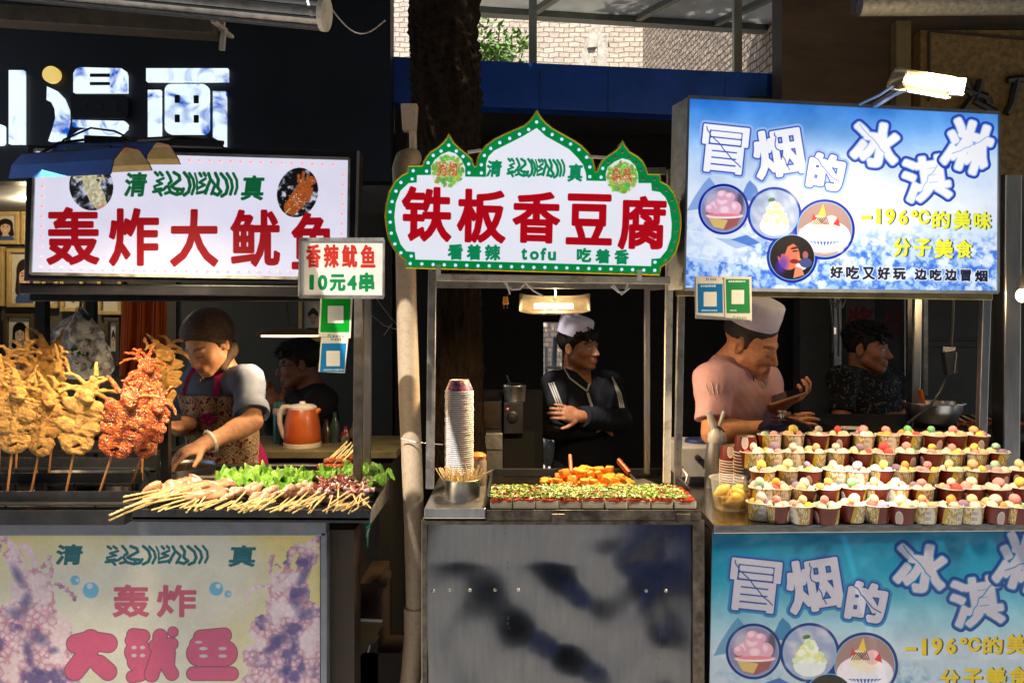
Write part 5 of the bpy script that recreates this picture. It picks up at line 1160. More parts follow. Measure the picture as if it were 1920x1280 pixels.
lamp('trough_light', 'AREA', P(270, 330, 1.92), 3.2, (1, .80, .52), tl, shape='RECTANGLE', size=.30, size_y=.16, spread=R(105), aim=P(430, 900, 2.16))

# ------------------------------------------------------------------ tofu stall
s2 = thing('tofu_stall', 'stainless steel tofu griddle stall under the green domed sign', 'food stall', (.15, 2.5, 0))
YT = 2.13; ZT = .991
m = MB(); post(m, 811, 500, 915, 2.32, 15, None, 806); m.build('post', MT['steel_dull'], s2, bevel=.002)
m = MB(); post(m, 1213, 530, 888, 2.58, 10); m.build('post', MT['steel'], s2, bevel=.002)
m = MB(); post(m, 1257, 318, 905, 2.30, 13, None, 1250); m.build('post', MT['white_paint'], s2, bevel=.002)
m = MB(); m.beam(P(1200, 322, 2.30), P(1248, 321, 2.30), .014, .02); m.build('rail', MT['white_paint'], s2, bevel=.002)
m = MB(); m.beam(P(818, 520, 2.16), P(1256, 526, 2.16), .018, .02); m.build('rail', MT['white_paint'], s2, bevel=.002)
m = MB(); m.beam(P(815, 534, 2.34), P(1250, 536, 2.34), .016, .018); m.beam(P(1262, 534, 2.3), P(1222, 540, 2.58), .016, .016); m.build('rail', MT['steel_dull'], s2)
xl, xm, xr = P(795, 0, YT).x, P(911, 0, YT).x, P(1314, 0, YT).x
m = MB(); m.prism([(xl, YT, ZT), (xm, YT, ZT), (xm, 2.6, ZT), (xl, 2.6, ZT)], [(xl, YT, ZT - .028), (xm, YT, ZT - .028), (xm, 2.6, ZT - .028), (xl, 2.6, ZT - .028)]); m.build('side_shelf', MT['steel'], s2, bevel=.003)
m_grid = M('oily_black_griddle', (.02, .017, .014), .22, .7, .5, 9, .1, 40, dirt=(.06, .035, .015), dscale=20, damt=.6)
gb = 2.60
m = MB(); m.bbox((xm + .004, YT, ZT - .03), (xr, gb, ZT - .004)); m.build('griddle', m_grid, s2, bevel=.002)
m = MB(); m.bbox((xm + .004, gb - .004, ZT - .003), (xr, gb + .004, ZT + .022)); m.bbox((xm + .002, YT + .02, ZT - .003), (xm + .008, gb - .005, ZT + .03)); m.bbox((xr - .006, YT + .12, ZT - .003), (xr, gb - .005, ZT + .03)); m.build('griddle_rim', MT['steel_dark'], s2, bevel=.001)
m_grime = M('grimy_steel_edge', (.14, .12, .095), .5, .8, .6, 30, .3, 60, dirt=(.02, .014, .008), dscale=18, damt=.85)
m = MB(); m.bbox((xm + .002, YT - .006, ZT - .03), (xr, YT - .001, ZT - .003)); m.build('griddle_front', m_grime, s2, bevel=.001)
for px in (1047, 1282): m = MB(); q = P(px, 972, YT - .02); m.bbox((q.x - .018, YT - .02, q.z - .012), (q.x + .018, YT - .008, q.z + .012)); m.build('latch', m_grime, s2, bevel=.002)
m = MB()
hx = P(1240, 905, 2.5); m.tube([(xr + .002, 2.5, ZT + .0), (xr + .012, 2.5, ZT + .045), (xr + .014, 2.43, ZT + .055), (xr + .012, 2.34, ZT + .045), (xr + .002, 2.34, ZT)], .006, 8); m.build('handle', MT['steel_dull'], s2, True)
# dented front panel
m_panel, t, b_ = nodes('scuffed_stainless_panel'); L = t.links.new; N = t.nodes.new
tcn = N('ShaderNodeTexCoord'); mp = N('ShaderNodeMapping'); mp.inputs['Scale'].default_value = (26, 4, 3); L(tcn.outputs['Object'], mp.inputs[0]); n1 = N('ShaderNodeTexNoise'); n1.inputs['Scale'].default_value = 3; n1.inputs['Detail'].default_value = 10; n1.inputs['Roughness'].default_value = .75; L(mp.outputs[0], n1.inputs[0])
n2 = N('ShaderNodeTexNoise'); n2.inputs['Scale'].default_value = 6; n2.inputs['Detail'].default_value = 8; n2.inputs['Roughness'].default_value = .7; L(tcn.outputs['Object'], n2.inputs[0])
mr = N('ShaderNodeMapRange'); mr.inputs[1].default_value = .3; mr.inputs[2].default_value = .75; mr.inputs[3].default_value = .10; mr.inputs[4].default_value = .26; L(n2.outputs['Fac'], mr.inputs[0]); L(mr.outputs[0], b_.inputs['Roughness']); b_.inputs['Metallic'].default_value = 1
mp3 = N('ShaderNodeMapping'); mp3.inputs['Scale'].default_value = (34, 1, 1.6); L(tcn.outputs['Object'], mp3.inputs[0]); n3 = N('ShaderNodeTexNoise'); n3.inputs['Scale'].default_value = 1.0; n3.inputs['Detail'].default_value = 6; n3.inputs['Roughness'].default_value = .8; L(mp3.outputs[0], n3.inputs[0]); r3 = N('ShaderNodeValToRGB'); r3.color_ramp.elements[0].position = .64; r3.color_ramp.elements[1].position = .70; L(n3.outputs['Fac'], r3.inputs[0])
n4 = N('ShaderNodeTexNoise'); n4.inputs['Scale'].default_value = 90; n4.inputs['Detail'].default_value = 3; L(tcn.outputs['Object'], n4.inputs[0]); r4 = N('ShaderNodeValToRGB'); r4.color_ramp.elements[0].position = .52; r4.color_ramp.elements[1].position = .62; L(n4.outputs['Fac'], r4.inputs[0]); ml = N('ShaderNodeMath'); ml.operation = 'MULTIPLY'; L(r3.outputs[0], ml.inputs[0]); L(r4.outputs[0], ml.inputs[1])
rb_ = N('ShaderNodeValToRGB'); rb_.color_ramp.elements[0].color = (.115, .12, .13, 1); rb_.color_ramp.elements[1].color = (.155, .155, .16, 1); rb_.color_ramp.elements[0].position = .3; rb_.color_ramp.elements[1].position = .7; L(n1.outputs['Fac'], rb_.inputs[0])
mx = N('ShaderNodeMixRGB'); L(ml.outputs[0], mx.inputs[0]); L(rb_.outputs[0], mx.inputs[1]); mx.inputs[2].default_value = (.06, .035, .02, 1); L(mx.outputs[0], b_.inputs['Base Color'])
inv = N('ShaderNodeMath'); inv.operation = 'SUBTRACT'; inv.inputs[0].default_value = 1; L(ml.outputs[0], inv.inputs[1]); L(inv.outputs[0], b_.inputs['Metallic'])
bp = N('ShaderNodeBump'); bp.inputs['Strength'].default_value = .05; bp.inputs['Distance'].default_value = .001; L(n1.outputs['Fac'], bp.inputs['Height']); L(bp.outputs[0], b_.inputs['Normal'])
rsn = np.random.RandomState(12); waves = [(rsn.uniform(10, 34), rsn.uniform(10, 36), rsn.rand() * 6.28, rsn.rand() * 6.28) for _ in range(9)]
x0, x1 = P(793, 0, YT).x, P(1313, 0, YT).x
def pnl(u, v):
    x = x0 + u * (x1 - x0); z = .12 + v * (ZT - .034 - .12)
    q = z - .53
    d = .05 * q - .06 * q * q if q > -.1 else -.0056 + (q + .1) * .06
    e = min(1, u * 8, (1 - u) * 8) * min(1, (1 - v) * 7)
    dent = sum(math.sin(x * a + p) * math.sin(z * b + s) for a, b, p, s in waves) * .0013 + .006 * math.exp(-(((u - .5) / .1) ** 2 + ((v - .62) / .09) ** 2)) - .007 * math.exp(-(((u - .3) / .16) ** 2 + ((v - .55) / .16) ** 2)) - .006 * math.exp(-(((u - .82) / .14) ** 2 + ((v - .78) / .2) ** 2))
    return (x, YT + .018 + (d + dent) * e - .02 * e * 0, z)
m = MB(); m.sheet(pnl, 90, 90); m.build('front_panel', m_panel, s2, True)
m = MB(); m.bbox((x0 - .004, YT + .002, .1), (x0 - .0005, gb, ZT - .034)); m.bbox((x1 + .001, YT + .002, .1), (x1 + .005, gb, ZT - .034)); m.bbox((x0, gb - .01, .1), (x1, gb - .006, ZT - .034)); m.build('side_panel', MT['steel_dull'], s2)
m = MB(); m.beam((x0 + .004, YT + .006, .1), (x0 + .004, YT + .006, ZT - .032), .012, .012); m.beam((x1 - .004, YT + .006, .1), (x1 - .004, YT + .006, ZT - .032), .03, .012); m.beam((x0, YT + .004, ZT - .038), (x1, YT + .004, ZT - .038), .012, .01); m.build('panel_edge', m_grime, s2)
for k, px in enumerate((812, 842, 881, 928, 972, 1212, 1249)): q = P(px, 1107, YT + .02); q = Vector(pnl((q.x - x0) / (x1 - x0), (q.z - .12) / (ZT - .154))); m = MB(); m.lathe([(.006, -.002), (.004, .002), (0, .003)], q, 12, Matrix.Rotation(R(90), 3, 'X')); m.build('rivet', MT['steel_dull'], s2, True)
m = MB()
for x in (x0 + .05, x1 - .05):
    for y in (2.25, 2.55): m.bbox((x - .015, y - .015, 0), (x + .015, y + .015, .115))
m.build('leg', MT['steel_dull'], s2)
# lamp under the domed sign
l2 = thing('strip_lamp', 'glowing warm strip lamp in an oval tin reflector under the domed sign', 'lamp', P(1040, 575, 2.5))
m = MB()
def rf(u, v):
    a = (u - .5) * 2; w_ = (1 - abs(a) ** 3.5) ** .5; return P(1040 + a * 66, 573 + abs(a) ** 4 * -6, 2.5) + Vector((0, (v - .5) * .12 * w_, .020 * math.cos((v - .5) * PI) * w_ - (v - .5) * .055))
m.sheet(rf, 26, 12); o = m.build('reflector', M('tin_reflector', (.42, .36, .24), .4, .6, .3, 20), l2, True); sm = o.modifiers.new('thickness', 'SOLIDIFY'); sm.thickness = .002
m = MB(); m.tube([P(1002, 574, 2.47), P(1074, 574, 2.47)], .0085, 10); m.build('glowing_tube', glow('hot_tube', (1, .80, .45), 16 * EM), l2, True)
m = MB(); m.tube([P(1040, 562, 2.5), P(1042, 548, 2.4), P(1040, 536, 2.34)], .004, 6); m.build('hanger', MT['steel_dull'], l2)
lamp('strip_light', 'AREA', P(1038, 582, 2.5), 10, (1, .72, .40), l2, shape='RECTANGLE', size=.14, size_y=.06, aim=P(1040, 1000, 2.5))
lamp('strip_glow', 'POINT', P(1038, 590, 2.46), .8, (1, .72, .40), l2, shadow_soft_size=.02)
# plug and cables under the sign
pg = thing('cable_plug', 'orange yellow plug dangling on a pale cable under the domed sign', 'plug', P(948, 566, 2.3))
m = MB(); m.tube([P(950, 528, 2.3), P(951, 536, 2.3), P(955, 546, 2.3), P(956, 552, 2.3)], .003, 6); m.build('cable', MT['white_plastic'], pg)
m = MB(); q = P(948, 563, 2.3); m.box(q, (.018, .014, .024), None, .7); m.build('body', M('orange_plug', S(220, 140, 20), .4), pg, bevel=.003)
m = MB()
for d in (-1, 1): m.bbox((q.x + d * .005 - .001, 2.297, q.z - .024), (q.x + d * .005 + .001, 2.303, q.z - .012))
m.build('prong', MT['steel'], pg)
m = MB()
for pts in ([(945, 530), (960, 543), (975, 542), (983, 532)], [(985, 530), (1000, 545), (1020, 556)], [(1146, 536), (1160, 548), (1172, 546), (1178, 530)], [(1150, 534), (1166, 552), (1180, 540)]): m = MB(); m.tube([P(x, y, 2.31) for x, y in pts], .003, 6); o = m.build('cable_loop', MT['white_plastic'], None, True, loc=P(*pts[0], 2.31)); tag(o, {945: 'short grey cable loop hanging beside the orange plug', 985: 'pale cable running from the rail down to the strip lamp', 1146: 'outer grey cable loop under the right end of the domed sign', 1150: 'inner grey cable loop under the right end of the domed sign'}[pts[0][0]], 'cable')
# the pale drain pipe
pp = thing('drain_pipe', 'long cream speckled drain pipe rising between the squid and tofu stalls', 'pipe', P(775, 1700, 2.36))
m = MB(); w2 = lambda Y, px: px / F * Y / 2
m.tube([P(760, 420, 2.36), P(762, 560, 2.36), P(768, 760, 2.36), P(777, 985, 2.36), P(779, 1140, 2.36)], [w2(2.36, 38), w2(2.36, 38), w2(2.36, 40), w2(2.36, 38), w2(2.36, 36)], 24); m.build('pipe', MT['pvc'], pp, True)
m = MB(); m.tube([P(779, 1138, 2.362), P(779, 1180, 2.362)], w2(2.36, 44), 24); m.build('coupling', MT['pvc'], pp, True)
m = MB(); m.tube([P(779, 1160, 2.363), P(776, 1200, 2.36), P(768, 1290, 2.36), P(757, 1700, 2.36)], w2(2.36, 38), 24); m.build('lower_pipe', MT['pvc'], pp, True)
m = MB(); m.tube([P(760, 470, 2.37), P(757, 350, 2.37), P(755, 318, 2.38), P(760, 300, 2.42), P(772, 296, 2.5)], [w2(2.36, 40)] * 5, 20); m.build('elbow', MT['pvc'], pp, True)
hp = thing('rain_hopper', 'cream rain hopper box on a thin downpipe beside the tree trunk', 'hopper', P(770, 250, 3.0))
m = MB(); q = P(768, 222, 3.0); m.box(P(768, 222, 3.0), (.062, .05, .10), Matrix.Rotation(PI, 3, 'X'), .8); m.build('box', MT['pvc'], hp, bevel=.004); m = MB(); m.tube([P(774, 240, 3.0), P(776, 330, 3.0), P(776, 420, 3.0)], .014, 12); m.build('downpipe', MT['pvc'], hp, True)
m = MB(); m.tube([P(706, 560, 2.5), P(728, 590, 2.45), P(748, 612, 2.4)], .0015, 5); m.tube([P(694, 588, 2.5), P(720, 610, 2.45), P(746, 618, 2.4)], .0012, 5); m.tube([P(720, 628, 2.5), P(736, 606, 2.45)], .0012, 5); o = m.build('thin_wire', MT['steel_dull'], None); tag(o, 'thin slack wires stretched from the squid stall post to the drain pipe', 'wire')
m = MB(); m.tube([P(752, 822, 2.32), P(780, 829, 2.32), P(830, 833, 2.38)], .0016, 5); o = m.build('tie_wire', MT['steel'], None); tag(o, 'wire tying the drain pipe to the tofu stall post', 'wire')
# equipment behind the griddle
ov = thing('warming_oven', 'dark steel oven with a control knob box behind the tofu griddle', 'oven', P(910, 860, 3.45))
m = MB(); m.bbox(P(880, 752, 3.4), P(942, 806, 3.7)); m.build('body', MT['steel_dark'], ov, bevel=.004)
m = MB(); m.bbox(P(884, 757, 3.388), P(938, 803, 3.398)); m.build('door', M('brown_oven_door', (.07, .05, .035), .35, .6, .4), ov, bevel=.002)
m = MB(); m.bbox(P(878, 812, 3.37), P(944, 822, 3.7)); m.bbox(P(878, 826, 3.38), P(944, 960, 3.7)); m.build('shelf', MT['steel_dull'], ov, bevel=.002)
m = MB(); m.bbox(P(944, 755, 3.4), P(980, 802, 3.6)); m.build('control_box', MT['steel_dark'], ov, bevel=.004)
m = MB(); m.lathe([(.026, 0), (.026, .004), (.019, .006), (.018, .018), (0, .02)], P(961, 782, 3.40), 20, Matrix.Rotation(R(90), 3, 'X')); m.build('knob', MT['black_plastic'], ov, True)
m = MB(); m.ell(P(952, 766, 3.396), (.004, .003, .004)); m.build('indicator_light', glow('red_pilot', (1, .03, .03), 3 * EM), ov, True)
pt = thing('steel_pot', 'steel pot with a shiny lid standing behind the tofu griddle', 'pot', P(965, 756, 3.5))
m = MB(); q = P(965, 752, 3.5); m.lathe([(0, 0), (.045, 0), (.05, .065), (.052, .067), (0, .067)], q, 24); m.build('body', MT['steel_dull'], pt, True); m = MB(); m.lathe([(.052, .067), (.05, .072), (.02, .08), (0, .081)], q, 24); m.build('lid', MT['steel'], pt, True); m = MB(); m.tube([q + Vector((-.02, 0, .075)), q + Vector((-.035, 0, .115))], .004, 6); m.build('ladle', MT['wood_dark'], pt)
m = MB(); m.bbox(P(944, 808, 3.45), P(1000, 960, 3.6)); m.bbox(P(900, 735, 3.6), P(1015, 975, 3.75)); o = m.build('storage_cabinet', MT['wall_black'], None); tag(o, 'black cabinet standing beside the oven behind the tofu griddle', 'cabinet')
# things glimpsed in the gap
jk = thing('scrap_heap', 'pale metal tubes and bags glimpsed in the narrow gap behind the tofu seller', 'scrap', P(1036, 880, 5.6))
m = MB(); m.tube([P(1022, 688, 5.62), P(1052, 690, 5.62)], .012, 8); m.tube([P(1041, 632, 5.66), P(1038, 690, 5.66)], .02, 8); m.tube([P(1024, 650, 5.7), P(1025, 900, 5.7)], .012, 8); m.build('pole', MT['white_plastic'], jk)
m = MB(); m.ell(P(1030, 805, 5.7), (.05, .05, .075), jit=.15); m.ell(P(1034, 760, 5.75), (.05, .05, .06), jit=.2); m.ell(P(1028, 850, 5.7), (.07, .05, .09), jit=.12); m.build('bag', M('pale_sack', (.5, .5, .48), .6, bump=.5, bscale=14), jk, True)
# clutter between the stalls, low down
bk = thing('bucket', 'teal plastic bucket half hidden behind the squid stall corner', 'bucket', P(678, 1060, 2.75))
m = MB(); q = P(668, 1060, 2.75); m.lathe([(0, 0), (.035, 0), (.045, .135), (.05, .137), (.05, .143), (.042, .14), (.033, .003), (0, .003)], q, 28); m.build('body', M('teal_plastic', (.01, .20, .19), .4), bk, True); m = MB(); m.tube([q + Vector((-.045, 0, .13)), q + Vector((-.03, -.04, .08)), q + Vector((.03, -.04, .08)), q + Vector((.045, 0, .13))], .003, 6); m.build('handle', MT['steel_dull'], bk)
m = MB(); m.beam((q.x - .10, 2.70, q.z - .03), (q.x + .12, 2.70, q.z - .03), .12, .02, up=(0, 0, 1)); m.bbox((q.x - .12, 2.60, 0), (q.x + .1, 2.85, q.z - .012)); o = m.build('wooden_box', MT['wood_dark'], None); tag(o, 'dark wooden box under the teal bucket', 'box')
cb = thing('cardboard_scrap', 'torn brown cardboard scrap with a white edge between squid stall and drain pipe', 'cardboard', P(690, 1230, 2.5))
m = MB(); f0 = [P(x, y, 2.5) for x, y in [(674, 1162), (716, 1164), (718, 1170), (708, 1186), (712, 1194), (700, 1206), (692, 1206), (684, 1222), (668, 1234), (672, 1200)]]; m.prism(f0, [p + Vector((0, .006, 0)) for p in f0]); m.build('sheet', M('brown_cardboard', (.16, .12, .05), .8, 0, .3, 8), cb); m = MB(); m.beam(P(674, 1161, 2.499), P(717, 1163, 2.499), .006, .008); m.build('torn_edge', MT['white_plastic'], cb); m = MB(); m.beam(P(690, 1222, 2.498), P(694, 1208, 2.498), .006, .004); m.build('torn_edge', MT['white_plastic'], cb)
m = MB(); m.bbox((P(640, 0, 2.6).x, 2.6, 0), (P(752, 0, 2.6).x, 2.75, P(0, 1235, 2.55).z)); o = m.build('crate', MT['wood_dark'], None); tag(o, 'low dark crate behind the cardboard scrap at the foot of the drain pipe', 'crate')

# ------------------------------------------------------------------ ice cream stall
s3 = thing('ice_cream_stall', 'steel topped ice cream stall under the large blue sign', 'food stall', (1.0, 2.5, 0))
YI = 2.13
m = MB(); c0 = Vector((P(1338, 0, YI).x, YI, ZC)); pts = [c0, Vector((P(2030, 0, YI).x, YI + .03, ZC)), Vector((P(2030, 0, YI).x, 3.2, ZC)), Vector((P(1290, 0, 2.5).x, 3.2, ZC)), Vector((P(1292, 0, 2.45).x, 2.42, ZC))]
m.prism(pts, [p + Vector((0, 0, -.022)) for p in pts]); m.build('counter_top', M('wet_steel_top', (.40, .38, .34), .2, 1, .2, 14, .1, 50, dirt=(.16, .12, .07), damt=.4), s3, bevel=.003)
m = MB(); m.bbox((P(1332, 0, 2.16).x, 2.165, .1), (P(2030, 0, YI).x, 2.19, ZC - .023)); m.bbox((P(1332, 0, 2.16).x, 2.19, .1), (P(1332, 0, 2.16).x + .02, 3.1, ZC - .023)); m.build('cabinet', m_grime, s3)
m = MB()
for x in (.6, 1.9):
    for y in (2.3, 3.0): m.bbox((x, y, 0), (x + .03, y + .03, .11))
m.build('leg', MT['steel_dull'], s3)
m = MB(); post(m, 1277, 545, 915, 2.42, 13, None, 1270); m.build('post', MT['steel_dull'], s3, bevel=.002)
m = MB(); post(m, 1848, 545, 850, 2.45, 15, None, 1838); m.build('post', MT['steel'], s3, bevel=.002)
m = MB(); post(m, 1719, 558, 812, 3.0, 14, None, 1714); m.build('post', MT['steel'], s3, bevel=.002)
m = MB(); post(m, 1704, 550, 812, 2.95, 8); m.build('post', MT['black_metal'], s3)
m = MB(); post(m, 1734, 558, 740, 3.4, 8); m.build('post', MT['steel_dull'], s3)
m = MB(); m.beam(P(1268, 548, 2.3), P(1858, 556, 2.4), .018, .022); m.build('rail', M('brassy_steel_rail', (.42, .34, .16), .4, .9, .25, 16, dirt=(.12, .08, .03)), s3, bevel=.002)
bp_ = thing('steel_post', 'broad steel post standing at the far right beside the ice cream stall', 'post', P(1890, 1000, 2.75))
m = MB(); post(m, 1893, 330, 1050, 2.75, 30, .05, 1888); m.build('post', MT['steel'], bp_, bevel=.003); m = MB(); post(m, 1876, 330, 1050, 2.76, 8, .06, 1872); m.build('dark_edge', MT['black_metal'], bp_)
rbx = thing('metal_cabinet', 'brown metal cabinet box on the wall right of the ice cream sign', 'cabinet', P(1900, 510, 2.9))
m = MB(); m.bbox(P(1882, 332, 2.9), P(1960, 510, 3.05)); m.build('body', M('brown_metal_box', (.10, .075, .05), .5, .5, .3, 10), rbx, bevel=.004); m = MB(); m.bbox(P(1888, 342, 2.888), P(1950, 500, 2.898)); m.build('door', M('brown_metal_door', (.08, .06, .045), .45, .5, .3), rbx, bevel=.002)
# bright work lamp above the sign
l3 = thing('work_lamp', 'glaring warm work lamp on an arm above the ice cream sign', 'lamp', P(1735, 155, 2.0))
la, lb = P(1674, 144, 1.99), P(1792, 164, 1.93); ax = (lb - la).normalized(); bkd = Vector((.1, -1, .25)).normalized()
def rf3(u, v):
    a = R(-80 + v * 160); nrm = (-bkd); up = ax.cross(nrm).normalized(); r = .032; w_ = 1 if 0.02 < u < .98 else .9
    return la + ax * ((lb - la).length * u) + (nrm * math.cos(a) * r * .8 + up * math.sin(a) * r * 1.1) * w_
m = MB(); m.sheet(rf3, 16, 10); o = m.build('reflector', M('lamp_reflector', (.28, .24, .18), .4, .5), l3, True); sm = o.modifiers.new('thickness', 'SOLIDIFY'); sm.thickness = .0025
m = MB(); m.tube([la + ax * .035, lb - ax * .012], .011, 12); m.build('glowing_tube', glow('white_hot_tube', (1, .78, .42), 12 * EM), l3, True)
m = MB(); m.beam(la + ax * .028, la + ax * .034, .045, .03, up=(0, 0, 1)); m.build('holder', MT['white_paint'], l3)
m = MB(); m.beam(lb - ax * .01, lb + ax * .02 + Vector((0, 0, .004)), .012, .04); m.build('holder', MT['white_paint'], l3)
m = MB(); m.beam(P(1690, 166, 2.0), P(1640, 198, 2.16), .012, .012); m.tube([P(1676, 160, 1.8), P(1650, 178, 1.98), P(1612, 196, 2.14)], .003, 6); m.tube([P(1700, 170, 1.8), P(1660, 186, 1.98), P(1640, 200, 2.14)], .002, 6); m.build('arm', MT['steel'], l3)
pmid = (la + lb) / 2
lamp('work_light', 'SPOT', pmid + bkd * .05, 105, (1, .80, .54), l3, spot_size=R(120), spot_blend=.8, shadow_soft_size=.05, aim=P(1640, 900, 2.25))
lamp('plaque_fill', 'POINT', P(1735, 118, 2.5), 9.0, (1, .74, .38), l3, shadow_soft_size=.05)  # added fill behind the sign, brightens only plaque and beam
l4 = thing('bare_bulb', 'glowing bare bulb beside the broad steel post at the right edge', 'lamp', P(1917, 552, 2.6))
m = MB(); m.ell(P(1916, 554, 2.6), (.018, .018, .022)); m.build('bulb', glow('warm_bulb', (1, .72, .36), 18 * EM), l4, True); m = MB(); m.tube([P(1917, 542, 2.6), P(1920, 500, 2.6)], [.012, .004], 8); m.build('socket', MT['black_plastic'], l4)
lamp('bulb_light', 'POINT', P(1912, 556, 2.57), 1.6, (1, .68, .35), l4, shadow_soft_size=.02)
# cable with transformer box
cx_ = thing('hanging_adapter', 'black power adapter hanging on a cable behind the ice cream counter', 'adapter', P(1782, 690, 2.8))
m = MB(); m.tube([P(1787, 558, 2.8), P(1786, 600, 2.8), P(1782, 655, 2.8)], .006, 6); m.tube([P(1776, 700, 2.8), P(1764, 730, 2.8), P(1745, 760, 2.75), P(1720, 778, 2.7), P(1700, 795, 2.65)], .004, 6); m.build('cable', MT['black_plastic'], cx_, True)
m = MB(); m.box(P(1780, 678, 2.8), (.042, .03, .085), Matrix.Rotation(R(-8), 3, 'Y')); m.build('box', MT['black_plastic'], cx_, bevel=.004); m = MB(); m.beam(P(1791, 660, 2.79), P(1787, 698, 2.79), .003, .02); m.beam(P(1768, 655, 2.79), P(1791, 656, 2.79), .004, .02); m.build('trim', MT['steel_dull'], cx_)
m = MB()
for pts in ([(1555, 556), (1564, 575), (1580, 576), (1586, 556)], [(1556, 560), (1562, 620), (1560, 660)], [(1571, 560), (1573, 620), (1572, 668)], [(1548, 556), (1570, 572), (1578, 560)]): m.tube([P(x, y, 2.9) for x, y in pts], .004, 6)
o = m.build('cable_bundle', MT['black_plastic'], None, True); tag(o, 'tangle of dark cables hanging from the rail under the ice cream sign', 'cable')
lampn = thing('small_lantern', 'small lit fitting hanging among dark cables left of the dark shirted man', 'lamp', P(1563, 620, 3.6)); m = MB(); m.box(P(1564, 620, 3.6), (.014, .014, .03)); m.build('fitting', glow('dim_fitting', (1, .85, .6), .5 * EM), lampn, bevel=.002)
cab = thing('white_appliance', 'white appliance with a black knob behind the steel bottle', 'appliance', P(1310, 880, 2.75)); m = MB(); m.bbox(P(1276, 838, 2.7), P(1345, 872, 2.95)); m.bbox(P(1276, 874, 2.72), P(1345, 886, 2.95)); m.build('body', M('cool_white_enamel', (.45, .46, .5), .4), cab, bevel=.006); m = MB(); m.lathe([(.011, 0), (.010, .016), (0, .017)], P(1308, 858, 2.70), 16, Matrix.Rotation(R(90), 3, 'X')); m.build('knob', MT['black_plastic'], cab, True); m = MB(); m.lathe([(.05, 0), (.055, .012), (.05, .03), (0, .034)], P(1312, 838, 2.82), 24); m.build('lid', M('blue_lid', (.015, .03, .12), .4), cab, True)
